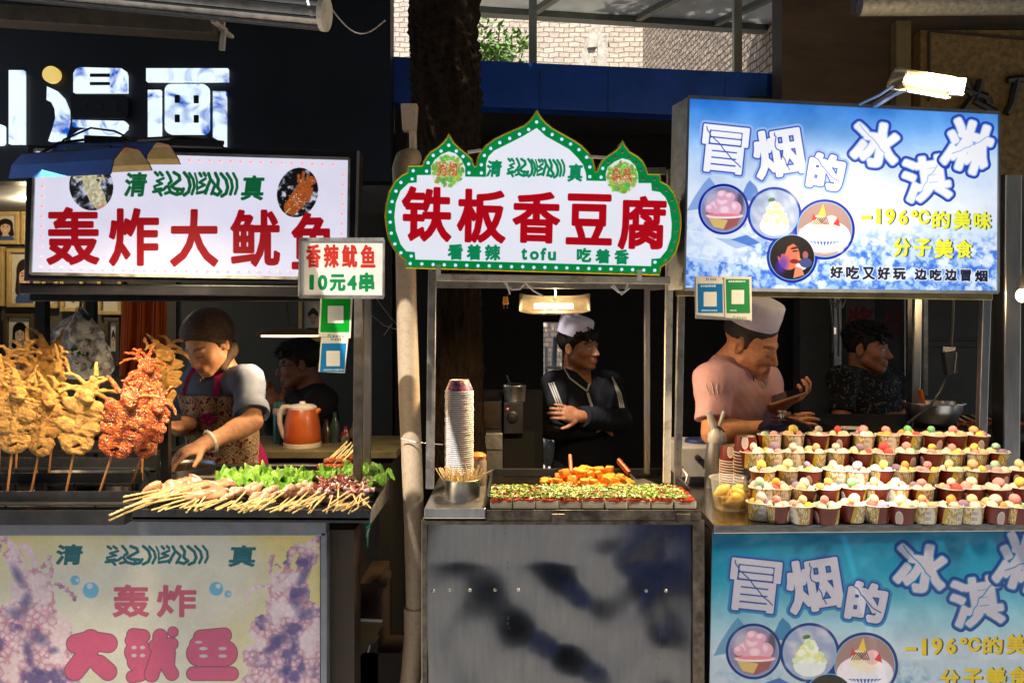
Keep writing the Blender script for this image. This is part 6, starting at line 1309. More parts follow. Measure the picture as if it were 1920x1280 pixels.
# ------------------------------------------------------------------ smooth solids grown from distance fields (food, people)
class Field:
    def __init__(s, lo, hi, h):
        s.lo = np.array(lo, float); s.h = h; s.n = np.maximum(4, np.ceil((np.array(hi) - s.lo) / h).astype(int) + 1)
        s.d = np.full(s.n, .2, np.float32)
    def reg(s, lo, hi):
        a = np.clip(np.floor((np.array(lo) - s.lo) / s.h).astype(int), 0, s.n - 1); b = np.clip(np.ceil((np.array(hi) - s.lo) / s.h).astype(int) + 1, 1, s.n)
        sl = tuple(slice(i, j) for i, j in zip(a, b))
        g = [s.lo[k] + s.h * np.arange(a[k], b[k]) for k in range(3)]
        return sl, np.stack(np.meshgrid(*g, indexing='ij'), -1).astype(np.float32)
    def mix(s, sl, e, k, sub=False):
        d = s.d[sl]
        if sub:
            h = np.clip(.5 - .5 * (d + e) / k, 0, 1); s.d[sl] = d + (-e - d) * h + k * h * (1 - h)
        else:
            h = np.clip(.5 + .5 * (d - e) / k, 0, 1); s.d[sl] = d * (1 - h) + e * h - k * h * (1 - h)
    def cap(s, p0, p1, r0, r1=None, k=.012, sub=False, cut=None):
        r1 = r0 if r1 is None else r1; p0 = np.array(p0, np.float32); p1 = np.array(p1, np.float32); m = max(r0, r1) + k + .03
        sl, X = s.reg(np.minimum(p0, p1) - m, np.maximum(p0, p1) + m)
        if X.size == 0: return s
        v = p1 - p0; L = float(v @ v) + 1e-9; t = np.clip((X - p0) @ v / L, 0, 1)
        e = np.sqrt(((X - p0 - t[..., None] * v) ** 2).sum(-1)) - (r0 + (r1 - r0) * t)
        if cut is not None: e = np.maximum(e, (X - np.array(cut[0], np.float32)) @ np.array(cut[1], np.float32))
        s.mix(sl, e, k, sub); return s
    def ell(s, c, r, rot=None, k=.012, sub=False):
        c = np.array(c, np.float32); r = np.array(r, np.float32); m = r.max() + k + .03
        sl, X = s.reg(c - m, c + m)
        if X.size == 0: return s
        X = X - c
        if rot is not None: X = X @ np.array(rot, np.float32)          # columns of rot = local axes
        a = np.sqrt(((X / r) ** 2).sum(-1)); b = np.sqrt(((X / r ** 2) ** 2).sum(-1)) + 1e-6
        s.mix(sl, a * (a - 1) / b, k, sub); return s
    def wave(s, amp, freq, seed, n=5, an=(1, 1, 1)):
        rs = np.random.RandomState(seed); g = [s.lo[k] + s.h * np.arange(s.n[k]) for k in range(3)]; w = 0
        for i in range(n):
            f = rs.normal(0, 1, 3); f *= np.array(an) * freq * rs.uniform(.6, 1.5) / np.linalg.norm(f); p = rs.rand(3) * 6.28
            w = w + np.sin(g[0] * f[0] + p[0])[:, None, None] * np.sin(g[1] * f[1] + p[1])[None, :, None] * .5 + np.sin((g[0] * f[0])[:, None, None] + (g[1] * f[1])[None, :, None] + (g[2] * f[2])[None, None, :] + p[2])
        s.d = s.d + (amp * w / n).astype(np.float32); return s
    def half(s, p, n):
        sl, X = s.reg(s.lo, s.lo + s.h * s.n); s.d = np.maximum(s.d, (X - np.array(p, np.float32)) @ np.array(n, np.float32)); return s
    def mesh(s, smooth=1):
        d = s.d; d[0] = d[-1] = d[:, 0] = d[:, -1] = .2; d[:, :, 0] = .2; d[:, :, -1] = .2
        sg = d < 0
        c = [sg[i:sg.shape[0] - 1 + i, j:sg.shape[1] - 1 + j, k:sg.shape[2] - 1 + k] for i in (0, 1) for j in (0, 1) for k in (0, 1)]
        su = sum(x.astype(np.int8) for x in c); act = (su > 0) & (su < 8); I = np.argwhere(act); idx = np.full(act.shape, -1, np.int64); idx[act] = np.arange(len(I))
        pos = np.zeros((len(I), 3)); cnt = np.zeros(len(I))
        C = [np.array((i, j, k)) for i in (0, 1) for j in (0, 1) for k in (0, 1)]
        val = [d[tuple((I + q).T)] for q in C]
        for a in range(8):
            for b in range(a + 1, 8):
                if abs(C[a] - C[b]).sum() != 1: continue
                x = (val[a] < 0) != (val[b] < 0); t = np.where(x, val[a] / np.where(x, val[a] - val[b], 1), 0)
                pos += x[:, None] * (C[a] + t[:, None] * (C[b] - C[a])); cnt += x
        V = s.lo + s.h * (I + pos / cnt[:, None]); Fc = []
        for ax in range(3):
            o1, o2 = [k for k in range(3) if k != ax]
            s0 = [slice(None)] * 3; s1_ = [slice(None)] * 3; s0[ax] = slice(0, -1); s1_[ax] = slice(1, None)
            ch = sg[tuple(s0)] != sg[tuple(s1_)]; E = np.argwhere(ch); E = E[(E[:, o1] > 0) & (E[:, o2] > 0) & (E[:, o1] < act.shape[o1]) & (E[:, o2] < act.shape[o2]) & (E[:, ax] < act.shape[ax])]
            q = []
            for da, db in ((0, 0), (-1, 0), (-1, -1), (0, -1)):
                W = E.copy(); W[:, o1] += da; W[:, o2] += db; q.append(idx[tuple(W.T)])
            q = np.stack(q, 1); fl = sg[tuple(E.T)] ^ (ax == 1); q[~fl] = q[~fl][:, ::-1]; Fc.append(q)
        Fc = np.concatenate(Fc); Fc = Fc[(Fc >= 0).all(1)]
        for _ in range(smooth):
            acc = np.zeros_like(V); n = np.zeros(len(V))
            for i in range(4):
                a, b = Fc[:, i], Fc[:, (i + 1) % 4]; np.add.at(acc, a, V[b]); np.add.at(acc, b, V[a]); np.add.at(n, a, 1); np.add.at(n, b, 1)
            V = V * .5 + .5 * acc / np.maximum(n, 1)[:, None]
        return V, Fc
def mesh_from(name, V, Fc, mat, parent=None, tint=None, off=None, smooth=True):
    me = bpy.data.meshes.new(name)
    if off is not None: V = V - np.array(off)
    me.vertices.add(len(V)); me.vertices.foreach_set('co', V.astype(np.float32).ravel())
    me.loops.add(len(Fc) * 4); me.loops.foreach_set('vertex_index', Fc.astype(np.int32).ravel())
    me.polygons.add(len(Fc)); me.polygons.foreach_set('loop_start', np.arange(0, len(Fc) * 4, 4, dtype=np.int32)); me.polygons.foreach_set('loop_total', np.full(len(Fc), 4, np.int32))
    if smooth: me.polygons.foreach_set('use_smooth', np.ones(len(Fc), bool))
    me.update(calc_edges=True); me.validate()
    if tint is not None:
        a = me.attributes.new('tint', 'FLOAT_COLOR', 'POINT'); a.data.foreach_set('color', np.concatenate([tint, np.ones((len(V), 1))], 1).astype(np.float32).ravel())
    me.materials.append(mat); o = bpy.data.objects.new(name, me); COL.objects.link(o)
    if parent is not None: o.parent = parent
    return o

# ------------------------------------------------------------------ fried squid
m_fry = M('golden_batter', S(194, 144, 72), .5, 0, .5, 60, 1.0, 330, spec=.4, dirt=S(122, 66, 16), dscale=26, damt=.75, bdist=.007)
m_chili, t, b_ = nodes('chili_glazed_batter'); L = t.links.new; N = t.nodes.new
tcn = N('ShaderNodeTexCoord'); nz = N('ShaderNodeTexNoise'); nz.inputs['Scale'].default_value = 45; nz.inputs['Detail'].default_value = 6; L(tcn.outputs['Object'], nz.inputs[0]); rp = N('ShaderNodeValToRGB'); rp.color_ramp.elements[0].position = .3; rp.color_ramp.elements[1].position = .7; rp.color_ramp.elements[0].color = (*S(112, 32, 10), 1); rp.color_ramp.elements[1].color = (*S(196, 96, 26), 1); L(nz.outputs['Fac'], rp.inputs[0])
vo = N('ShaderNodeTexVoronoi'); vo.inputs['Scale'].default_value = 190; L(tcn.outputs['Object'], vo.inputs[0]); lt1 = N('ShaderNodeMath'); lt1.operation = 'LESS_THAN'; lt1.inputs[1].default_value = .26; L(vo.outputs['Distance'], lt1.inputs[0]); n5 = N('ShaderNodeTexNoise'); n5.inputs['Scale'].default_value = 16; L(tcn.outputs['Object'], n5.inputs[0]); gt_ = N('ShaderNodeMath'); gt_.operation = 'GREATER_THAN'; gt_.inputs[1].default_value = .5; L(n5.outputs['Fac'], gt_.inputs[0]); ml = N('ShaderNodeMath'); ml.operation = 'MULTIPLY'; L(lt1.outputs[0], ml.inputs[0]); L(gt_.outputs[0], ml.inputs[1])
mx = N('ShaderNodeMixRGB'); L(ml.outputs[0], mx.inputs[0]); L(rp.outputs[0], mx.inputs[1]); mx.inputs[2].default_value = (*S(240, 218, 170), 1); L(mx.outputs[0], b_.inputs['Base Color']); b_.inputs['Roughness'].default_value = .38
nb = N('ShaderNodeTexNoise'); nb.inputs['Scale'].default_value = 190; nb.inputs['Detail'].default_value = 4; L(tcn.outputs['Object'], nb.inputs[0]); bp = N('ShaderNodeBump'); bp.inputs['Distance'].default_value = .006; L(nb.outputs['Fac'], bp.inputs['Height']); L(bp.outputs[0], b_.inputs['Normal'])
def rotY(a): return np.array([[math.cos(a), 0, math.sin(a)], [0, 1, 0], [-math.sin(a), 0, math.cos(a)]])
def fried_squid(seed, slim=1.0):
    rs = np.random.RandomState(seed); f = Field((-.085, -.05, -.012), (.085, .05, .33), .0024)
    f.cap((0, 0, .01), (0, 0, .19), .011, .015)
    for sx in (-1, 1):
        f.ell((sx * .017 * slim, rs.uniform(-.003, .003), .036), (.027 * slim, .0065, .038), rotY(sx * R(34)), .004)
        for i, z in enumerate((.088, .124, .158)):
            f.ell((sx * (.027 + rs.uniform(-.004, .006)) * slim, rs.uniform(-.006, .004), z + rs.uniform(-.004, .004)), (.034 * slim, .0065, .0235), rotY(sx * R(rs.uniform(-36, -6))), .003)
    for sx in (-1, 1):
        for z in (.070, .107, .142, .176): f.cap((sx * rs.uniform(.014, .022), 0, z + rs.uniform(-.003, .003)), (sx * .08, 0, z + rs.uniform(-.012, .016)), .0018, .0048, .002, True)
    f.ell((.004, -.004, .03), (.013, .012, .004), rotY(R(-40)), .004, True)
    f.ell((0, 0, .198), (.026, .020, .022)); f.ell((.01, -.012, .183), (.014, .012, .012), None, .006)
    for i in range(9):
        a = R(-78 + 156 * i / 8 + rs.uniform(-9, 9)); L_ = rs.uniform(.055, .10); y = rs.uniform(-.03, .022); p = np.array([rs.uniform(-.012, .012), 0, .206]); cur = rs.choice([-1, 1]) * rs.uniform(5, 28); r = rs.uniform(.0065, .0095)
        for k in range(5):
            q = p + np.array([math.sin(a), y * 5 * (.4 if k < 2 else -.25 + rs.uniform(-.2, .2)), math.cos(a)]) * L_ / 5; f.cap(p, q, r, r * .88, .004); p = q; r *= .88; a += R(cur + rs.uniform(-12, 12))
    f.wave(.0022, 230, seed, 6); f.wave(.0016, 560, seed + 1, 6); f.wave(.0010, 1000, seed + 2, 5)
    return f.mesh(0)
FS = [fried_squid(s) for s in (1, 5, 9)] + [fried_squid(13, 1.05), fried_squid(21, .9)]
FM = [None] * 5
def squid_skewer(px, yb, Y, var, label, stick_y, dx=-14, sc=1.0, rz=0, grp='fried squid standing in the rack'):
    chili = var >= 3; base = P(px + dx, stick_y, Y); top = P(px, yb, Y); ax = (top - base).normalized()
    root = thing('fried_squid_skewer', label, 'fried squid', base, grp)
    if FM[var] is None: o = mesh_from('squid', *FS[var], m_chili if chili else m_fry, root); FM[var] = o.data
    else: o = bpy.data.objects.new('squid', FM[var]); COL.objects.link(o); o.parent = root
    o.location = top - base; sc *= .83; o.scale = (sc * 1.14, sc, sc)
    o.rotation_mode = 'QUATERNION'; o.rotation_quaternion = ax.to_track_quat('Z', 'Y') @ Quaternion((0, 0, 1), rz)
    # keep its flat face to the street
    q = Vector((0, 0, 1)).rotation_difference(ax); o.rotation_quaternion = q @ Quaternion((0, 0, 1), rz)
    m = MB(); m.tube([base, top + ax * .19 * sc], [.0032, .0030], 7); m.build('stick', MT['bamboo_burnt'], root, True)
    return root
squid_skewer(-30, 838, 2.16, 1, 'golden fried squid skewer cut by the left edge of the picture', 950, rz=.3)
squid_skewer(22, 850, 2.12, 0, 'golden fried squid skewer standing frontmost at the left end of the rack', 955, -12, 1.0)
squid_skewer(72, 855, 2.17, 2, 'golden fried squid skewer, second whole one in the front row of the rack', 952, -20, .98, -.2)
squid_skewer(138, 852, 2.13, 1, 'broad golden fried squid skewer just left of the red sauced ones', 952, -20, 1.0, .15)
squid_skewer(208, 858, 2.12, 3, 'larger red glazed squid skewer with sesame beside the golden ones', 950, -30, 1.0)
squid_skewer(264, 858, 2.18, 4, 'slim red glazed squid skewer with sesame at the right end of the rack', 945, -30, .92, -.25)
squid_skewer(300, 762, 2.42, 2, 'tall golden squid skewer standing high at the back right of the rack', 872, -10, .96, .5)
squid_skewer(270, 782, 2.34, 4, 'red glazed squid skewer peeping out behind the slim one', 900, -4, .9, .6)
squid_skewer(36, 772, 2.36, 1, 'golden squid skewer in the back row above the left end of the front row', 905, -8, .98, -.4)
squid_skewer(78, 764, 2.42, 0, 'golden squid skewer in the back row overlapping the hanging bag', 895, -10, 1.0, .5)
squid_skewer(102, 788, 2.30, 2, 'golden squid skewer in the middle row in front of the hanging bag', 900, -12, .95, -.7)
squid_skewer(2, 790, 2.30, 2, 'golden squid skewer in the middle row at the left edge', 915, -6, .98, .7)

# ------------------------------------------------------------------ raw skewers, lettuce
m_raw = M('raw_squid_flesh', S(188, 142, 112), .14, 0, .4, 20, .5, 60, spec=.7, sss=.1, dirt=S(120, 78, 62), dscale=24, damt=.6, coat=.5, bdist=.004)
m_raw2 = M('pale_squid_strip', S(206, 164, 140), .2, 0, .3, 40, .6, 120, spec=.7, dirt=S(140, 90, 78), dscale=50, damt=.5, coat=.4)
m_oct, m_octw = M('octopus_skin', S(132, 70, 62), .22, 0, .5, 50, .6, 120, spec=.7, coat=.4), M('octopus_flesh', S(196, 176, 184), .2, 0, .25, 40, .3, 90, spec=.7, coat=.4)
def stick(root, a, b, r=.0022): m = MB(); m.tube([a, b], [r, r * .95], 6); return m.build('stick', MT['bamboo'], root, True)
rs = random.Random(5)
lab4 = ['topmost', 'second', 'third', 'lowest']
for i, (cx, cy, Y, a) in enumerate(((318, 926, 2.14, .45), (352, 916, 2.2, .35), (392, 912, 2.24, .1), (384, 930, 2.14, .0))):
    c = P(cx, cy, Y); root = thing('raw_squid_skewer', ['large raw squid skewer lying at the left end of the tray', 'large raw squid skewer draped over its neighbour near the left end of the tray', 'largest glossy raw squid skewer at the top of the heap in the tray', 'raw squid skewer folded at the front under the largest one'][i], 'raw squid', c, 'large raw squid on skewers')
    f = Field(c - Vector((.11, .08, .05)), c + Vector((.11, .09, .06)), .003); d = Vector((math.cos(a), .35, math.sin(a) * .5)).normalized()
    f.ell(c, (.062, .036, .018), np.array(Matrix((d, Vector((0, 0, 1)).cross(d).normalized(), d.cross(Vector((0, 0, 1)).cross(d).normalized()))).transposed()), .01)
    for k in range(5): f.ell(c + Vector((rs.uniform(-.05, .055), rs.uniform(-.03, .03), rs.uniform(0, .016))), (rs.uniform(.02, .034), .02, rs.uniform(.008, .016)), rotY(rs.uniform(-.8, .8)), .006)
    f.wave(.0035, 90, 30 + i, 5); mesh_from('meat', *f.mesh(1), m_raw, root, off=c)
    e = [P(232, 940, 1.99), P(205, 975, 1.93), P(232, 962, 1.95), P(268, 945, 2.0)][i]
    for k in range(2): stick(root, c + Vector((-.02, .012 * k, .006 + .005 * k)), e + Vector((.0, .0, .012 * k)), .0028)
for i in range(13):
    cx = 424 + i * 14.5 + rs.uniform(-4, 4); cy = 930 + rs.uniform(-12, 8); Y = 2.17 + rs.uniform(-.03, .05); c = P(cx, cy, Y)
    root = thing('raw_squid_skewer', ['pale raw squid strip on a thin skewer, leftmost of the middle heap' if i == 0 else 'pale raw squid strip on a thin skewer, rightmost of the middle heap' if i == 12 else 'pale raw squid strip on a thin skewer among those heaped in mid tray'][0], 'raw squid', c, 'squid strips on thin skewers')
    f = Field(c - Vector((.05, .05, .03)), c + Vector((.055, .06, .035)), .003); p = Vector(c) + Vector((-.02, -.03, 0))
    for k in range(6):
        q = p + Vector((rs.uniform(.002, .014), .013, rs.uniform(-.006, .009))); f.cap(p, q, rs.uniform(.007, .012), rs.uniform(.006, .011), .005); p = q
    f.wave(.0025, 200, 60 + i, 4); mesh_from('meat', *f.mesh(0), m_raw2, root, off=c)
    e = P(cx - rs.uniform(35, 62), 956 + rs.uniform(-6, 6), 2.02 + rs.uniform(-.01, .02)); stick(root, c + Vector((0, .01, .004)), e)
for i in range(14):
    cx = 606 + (i % 7) * 13.5 + rs.uniform(-5, 5); row = i // 7; cy = 922 - row * 14 + rs.uniform(-5, 5); Y = 2.16 + row * .09; c = P(cx, cy, Y)
    root = thing('octopus_skewer', 'thin skewer of small octopus pieces in the front layer at the right of the tray' if row == 0 else 'thin skewer of small octopus pieces in the back layer at the right of the tray', 'octopus', c, 'small octopus on skewers, front layer' if row == 0 else 'small octopus on skewers, back layer')
    f = Field(c - Vector((.05, .06, .035)), c + Vector((.05, .06, .04)), .003); w_ = Field(c - Vector((.05, .06, .035)), c + Vector((.05, .06, .04)), .003)
    d = Vector((rs.uniform(-.3, .3), 1, .1)).normalized()
    for k in range(3):
        p = Vector(c) + d * (k - 1) * .024 + Vector((rs.uniform(-.006, .006), 0, rs.uniform(-.004, .008))); w_.ell(p, (.009, .010, .008), None, .004)
        for j in range(3): q = p + Vector((rs.uniform(-.018, .018), rs.uniform(-.012, .012), rs.uniform(-.004, .016))); f.cap(p, q, .0065, .004, .004)
    f.wave(.002, 260, 90 + i, 4); mesh_from('tentacles', *f.mesh(0), m_oct, root, off=c); mesh_from('head', *w_.mesh(0), m_octw, root, off=c)
    e = P(cx + rs.choice([-1, -1, .4]) * rs.uniform(10, 60), 952 + rs.uniform(-8, 12), 2.02); stick(root, c - d * .03 + Vector((0, 0, .004)), e)
for i in range(46):
    cx = 330 + rs.random() * 370; a = P(cx, 938 + rs.uniform(-8, 4), 2.10); b = P(cx - rs.uniform(20, 66), 953 + rs.uniform(-6, 8), 2.015)
    if rs.random() < .2 and cx > 560: b = P(cx + rs.uniform(-20, 40), 952 + rs.uniform(-10, 12), 2.02)
    o = MB().tube([a, b], [.0021, .0020], 6).build('bamboo_stick', MT['bamboo'], None, True, loc=a); tag(o, 'thin pale bamboo stick end poking out along the front lip of the raw skewer tray', 'stick', 'stick ends along the tray lip')
m_let2 = M('lettuce', (.15, .33, .035), .45, 0, .5, 14, .6, 40, sss=.1, dirt=(.36, .5, .12), dscale=10, damt=.6)
def leaf(c, wd, ht, lean, yaw, seed, label):
    r_ = np.random.RandomState(seed); ph = r_.rand(4) * 6.28
    def fn(u, v):
        a = (u - .5) * 2; w_ = wd * (.35 + .65 * math.sin(PI * min(1, .15 + v * .75))) * .5; ruf = v * v * .012 * math.sin(a * 11 + ph[0]) + abs(a) ** 2 * .016 * math.sin(v * 14 + ph[1] + a * 3) + .005 * math.sin(a * 23 + v * 9)
        p = Vector((a * w_ + .004 * math.sin(v * 17 + ph[2]), v * ht * math.cos(lean) - ruf * math.sin(lean), v * ht * math.sin(lean) + ruf * math.cos(lean) - .02 * v * v + .012 * a * a))
        return Vector(c) + Matrix.Rotation(yaw, 3, 'Z') @ p
    m = MB(); m.sheet(fn, 26, 18); o = m.build('lettuce_leaf', m_let2, None, True, loc=c); sm = o.modifiers.new('thickness', 'SOLIDIFY'); sm.thickness = .0012; tag(o, label, 'lettuce', 'lettuce leaves lining the tray')
for i, (x, y, Y, wd, ht, yaw, lb) in enumerate(((345, 928, 2.28, .08, .07, .5, 'small lettuce leaf tucked at the left back corner of the tray'), (318, 932, 2.24, .06, .05, .9, 'dark lettuce scrap under the leftmost raw squid'), (440, 912, 2.28, .13, .11, .1, 'ruffled lettuce leaf behind the largest raw squid'), (482, 914, 2.26, .15, .12, -.2, 'bright ruffled lettuce leaf in the middle of the tray back'), (520, 920, 2.25, .14, .12, .2, 'yellow green lettuce leaf behind the squid strips'), (545, 922, 2.22, .12, .10, -.1, 'lettuce leaf lying lowest behind the squid strips'), (588, 915, 2.27, .13, .10, .2, 'darker lettuce leaf left of the octopus skewers'), (625, 908, 2.28, .12, .10, 0, 'lettuce leaf directly behind the octopus skewers'), (662, 908, 2.26, .13, .12, -.2, 'largest pale lettuce leaf fanned over the right back corner of the tray'), (684, 914, 2.22, .10, .10, -.5, 'frilly lettuce leaf hanging over the right end of the tray'))): leaf(P(x, y, Y), wd, ht, R(26), yaw, i + 3, lb)
# pile of cooked skewers by the post
m_cook = M('charred_meat', S(150, 72, 24), .4, 0, .6, 50, .9, 130, spec=.5, dirt=S(60, 26, 10), damt=.6, bdist=.005)
for i in range(9):
    c = P(612 + i * 4.5, 876 - (i % 3) * 7, 2.55 + .02 * (i % 3)); root = thing('grilled_skewer', 'brown grilled meat skewer in the small pile beside the steel posts', 'meat skewer', c, 'grilled skewers piled by the posts')
    f = Field(c - Vector((.04, .06, .025)), c + Vector((.04, .06, .03)), .003)
    for k in range(5): f.ell(Vector(c) + Vector((rs.uniform(-.008, .008) - .012 + k * .006, -.04 + k * .018, rs.uniform(-.003, .006))), (.011, .012, .009), rotY(rs.random()), .004)
    f.wave(.002, 240, i, 4); mesh_from('meat', *f.mesh(0), m_cook, root, off=c); stick(root, c + Vector((-.01, -.03, 0)), c + Vector((.026 + rs.uniform(-.01, .02), .075, .045 + rs.uniform(-.01, .012))), .0018)
tr2 = thing('skewer_tray', 'steel tray of orange brown skewers at the far right behind the ice cream cups', 'tray', P(1860, 815, 2.95))
m = MB(); a = P(1790, 812, 2.9); m.bbox((a.x, 2.9, a.z), (3.0, 3.3, a.z + .012)); m.bbox((a.x, 2.895, a.z - .06), (3.0, 2.9, a.z + .012)); m.build('base', MT['steel'], tr2, bevel=.002)
m = MB(); m.bbox((a.x, 2.7, a.z - .12), (3.0, 2.89, a.z - .10)); m.build('lower_ledge', MT['steel_dull'], tr2)
for i in range(16):
    c = P(1796 + i * 10, 797 + (i % 2) * 5, 2.98 + .04 * (i % 3)); root = thing('grilled_skewer', 'orange brown grilled skewer lying in the far right steel tray', 'meat skewer', c, 'grilled skewers in the far right tray')
    f = Field(c - Vector((.05, .05, .025)), c + Vector((.05, .05, .03)), .0035)
    for k in range(5): f.ell(Vector(c) + Vector((-.03 + k * .014, rs.uniform(-.01, .01), rs.uniform(-.003, .008))), (.012, .013, .010), rotY(rs.random()), .004)
    f.wave(.002, 240, i, 4); mesh_from('meat', *f.mesh(0), m_cook, root, off=c); stick(root, c + Vector((-.02, 0, .0)), c + Vector((-.085, .05, .035)), .002)

# ------------------------------------------------------------------ tofu griddle: raw slabs with topping, fried cubes, bowls, tin
m_tofu = M('white_tofu', (.62, .54, .40), .45, 0, .1, 20, .15, 60, sss=.1); m_sauce = M('red_chili_sauce', S(150, 44, 18), .25, 0, .5, 40, .7, 90, spec=.6, dirt=S(196, 92, 40), dscale=60)
xs = np.linspace(xm + .010, xr - .008, 10); gz = ZT - .004
top_chips = MB(); rs = random.Random(9); slabs = []
for row in range(3):
    for i in range(9):
        a, b = xs[i] + .0012, xs[i + 1] - .0012; y0 = YT + .012 + row * .062 + rs.uniform(-.002, .002); hz = .023 + rs.uniform(-.0015, .0015)
        root = thing('tofu_slab', f"white tofu slab under chili sauce, {['nearest the tin', 'second from the tin', 'third from the tin', 'fourth from the tin', 'fifth from the tin', 'sixth from the tin', 'seventh from the tin', 'eighth from the tin', 'farthest from the tin'][i]}, {['front', 'middle', 'back'][row]} row", 'tofu', ((a + b) / 2, y0 + .03, gz), 'tofu slabs at the front of the griddle')
        m = MB(); m.bbox((a, y0, gz), (b, y0 + .059, gz + hz)); m.build('slab', m_tofu, root, bevel=.002)
        m = MB(); m.sheet(lambda u, v: (a + .001 + u * (b - a - .002), y0 + .001 + v * .057, gz + hz + .0015 + .002 * math.sin(u * 9 + i) * math.sin(v * 8 + row)), 8, 8)
        if row == 0: m.sheet(lambda u, v: (a + .001 + u * (b - a - .002), y0 - .0012, gz + hz + .001 - v * (.0022 + .0018 * (math.sin(u * 7 + i * 2.1) + math.sin(u * 17 + i) * .6 + 1.2) * (1 if i % 3 else 1.5))), 24, 3)
        m.build('sauce', m_sauce, root, True)
for k in range(3600):
    x = rs.uniform(xm + .012, xr - .03); y = YT + .02 + rs.random() ** 1.1 * .17; z = gz + .026 + rs.uniform(0, .006)
    if rs.random() < .18 * math.sin(x * 30) + .1: continue
    top_chips.cur = rs.choice([0, 0, 0, 1, 1, 1, 2, 2, 3]); s = rs.uniform(.0022, .0052)
    rot = Matrix.Rotation(rs.random() * 6, 3, 'Z') @ Matrix.Rotation(rs.uniform(-.7, .7), 3, 'X'); top_chips.box((x, y, z), (s * 2.2 if top_chips.cur < 2 else s, s, .0014 if top_chips.cur < 3 else s * .7), rot)
o = top_chips.build('chopped_topping', [M('scallion_green', (.10, .26, .03), .4), M('scallion_pale', (.40, .55, .16), .4), M('chili_bits', S(150, 24, 10), .35), M('garlic_bits', (.7, .6, .4), .4)], None); tag(o, 'chopped scallion and chili scattered over the tofu slabs', 'topping', kind='stuff')
m_cube = M('fried_tofu_crust', S(224, 138, 40), .42, 0, .4, 26, .8, 110, spec=.5, dirt=S(140, 52, 10), dscale=34, damt=.6, bdist=.004)
rs = random.Random(21)
for k in range(86):
    lay = 0 if k < 48 else 1 if k < 74 else 2; w_ = (82, 66, 44)[lay]; x = P(1099 + rs.uniform(-1, 1) * w_, 0, 2.45).x; y = 2.34 + rs.random() * .15 if lay == 0 else 2.36 + rs.random() * .1; s = rs.uniform(.022, .031)
    m = MB(); m.box((0, 0, 0), (s, s * rs.uniform(.8, 1.1), s * rs.uniform(.7, 1)), Matrix.Rotation(rs.random() * 3, 3, 'Z') @ Matrix.Rotation(rs.uniform(-.5, .5), 3, 'X'))
    m.v = [tuple(q + rs.uniform(-.0012, .0012) for q in v) for v in m.v]; o = m.build('fried_tofu_cube', m_cube, None, True, bevel=.003); o.location = (x, y, gz + .012 + lay * .017); tag(o, 'orange brown fried tofu cube in the heap on the griddle', 'fried tofu', 'fried tofu cubes heaped on the griddle')
def spatula(hx, hy, ang, label, blade_ang):
    c = P(hx, hy, 2.56); root = thing('spatula', label, 'spatula', c); d = Vector((math.sin(ang), .55, .45)).normalized() if ang == 0 else Vector((-.35, .7, .4)).normalized()
    m = MB(); m.beam(c - d * .03, c + d * .045, .022, .012, up=(1, 0, 0)); m.build('handle', M('reddish_wood', S(140, 62, 26), .45, 0, .3, 20), root, bevel=.004)
    e = c - d * .06; m = MB(); m.beam(c - d * .03, e, .008, .004); m.build('shank', MT['steel'], root)
    m = MB(); bd = Vector((-d.x, -d.y, -.03)).normalized(); e.z = max(e.z, gz + .006); m.beam(e, e + bd * .11 + Vector((0, 0, gz + .004 - e.z)), .07, .002, up=(0, 0, 1)); m.build('blade', MT['steel_dull'], root)
spatula(1070, 874, 0, 'spatula with upright reddish wooden handle at the back of the griddle', 0); spatula(1172, 878, 1, 'spatula with slanting wooden handle and broad blade near the right griddle rim', 1)
tin = thing('steel_tin', 'round brushed steel tin standing on the side shelf', 'tin', P(866, 930, 2.25)); tcx = P(867, 930, 2.25); tcx.z = ZT
m = MB(); m.lathe([(0, .002), (.046, .002), (.049, 0), (.0495, .055), (.051, .057), (.0485, .058), (.0475, .005), (0, .005)], tcx, 40); m.build('body', MT['steel'], tin, True); rs = random.Random(2)
for k in range(70):
    a = rs.random() * 6.28; r0 = .030 * math.sqrt(rs.random()); p = tcx + Vector((r0 * math.cos(a), r0 * math.sin(a), .008)); tilt = rs.uniform(.2, .62); l_ = rs.uniform(.070, .092); a2 = a + rs.uniform(-.5, .5)
    if rs.random() < .45: a2 = PI + rs.uniform(-.7, .5)
    e = p + Vector((math.cos(a2) * math.sin(tilt), math.sin(a2) * math.sin(tilt) * .6, math.cos(tilt))) * l_
    o = MB().tube([p, e], .0015, 5).build('bamboo_pick', MT['bamboo'], None, True, loc=p); tag(o, 'short bamboo pick standing in the steel tin', 'bamboo pick', 'bamboo picks in the steel tin')
p = tcx + Vector((.02, 0, .05)); o = MB().tube([p, p + Vector((.068, 0, .032))], .0017, 6).build('bamboo_pick', MT['bamboo'], None, True, loc=p); tag(o, 'single bamboo pick slanting far out over the right rim of the steel tin', 'bamboo pick', 'bamboo picks in the steel tin')
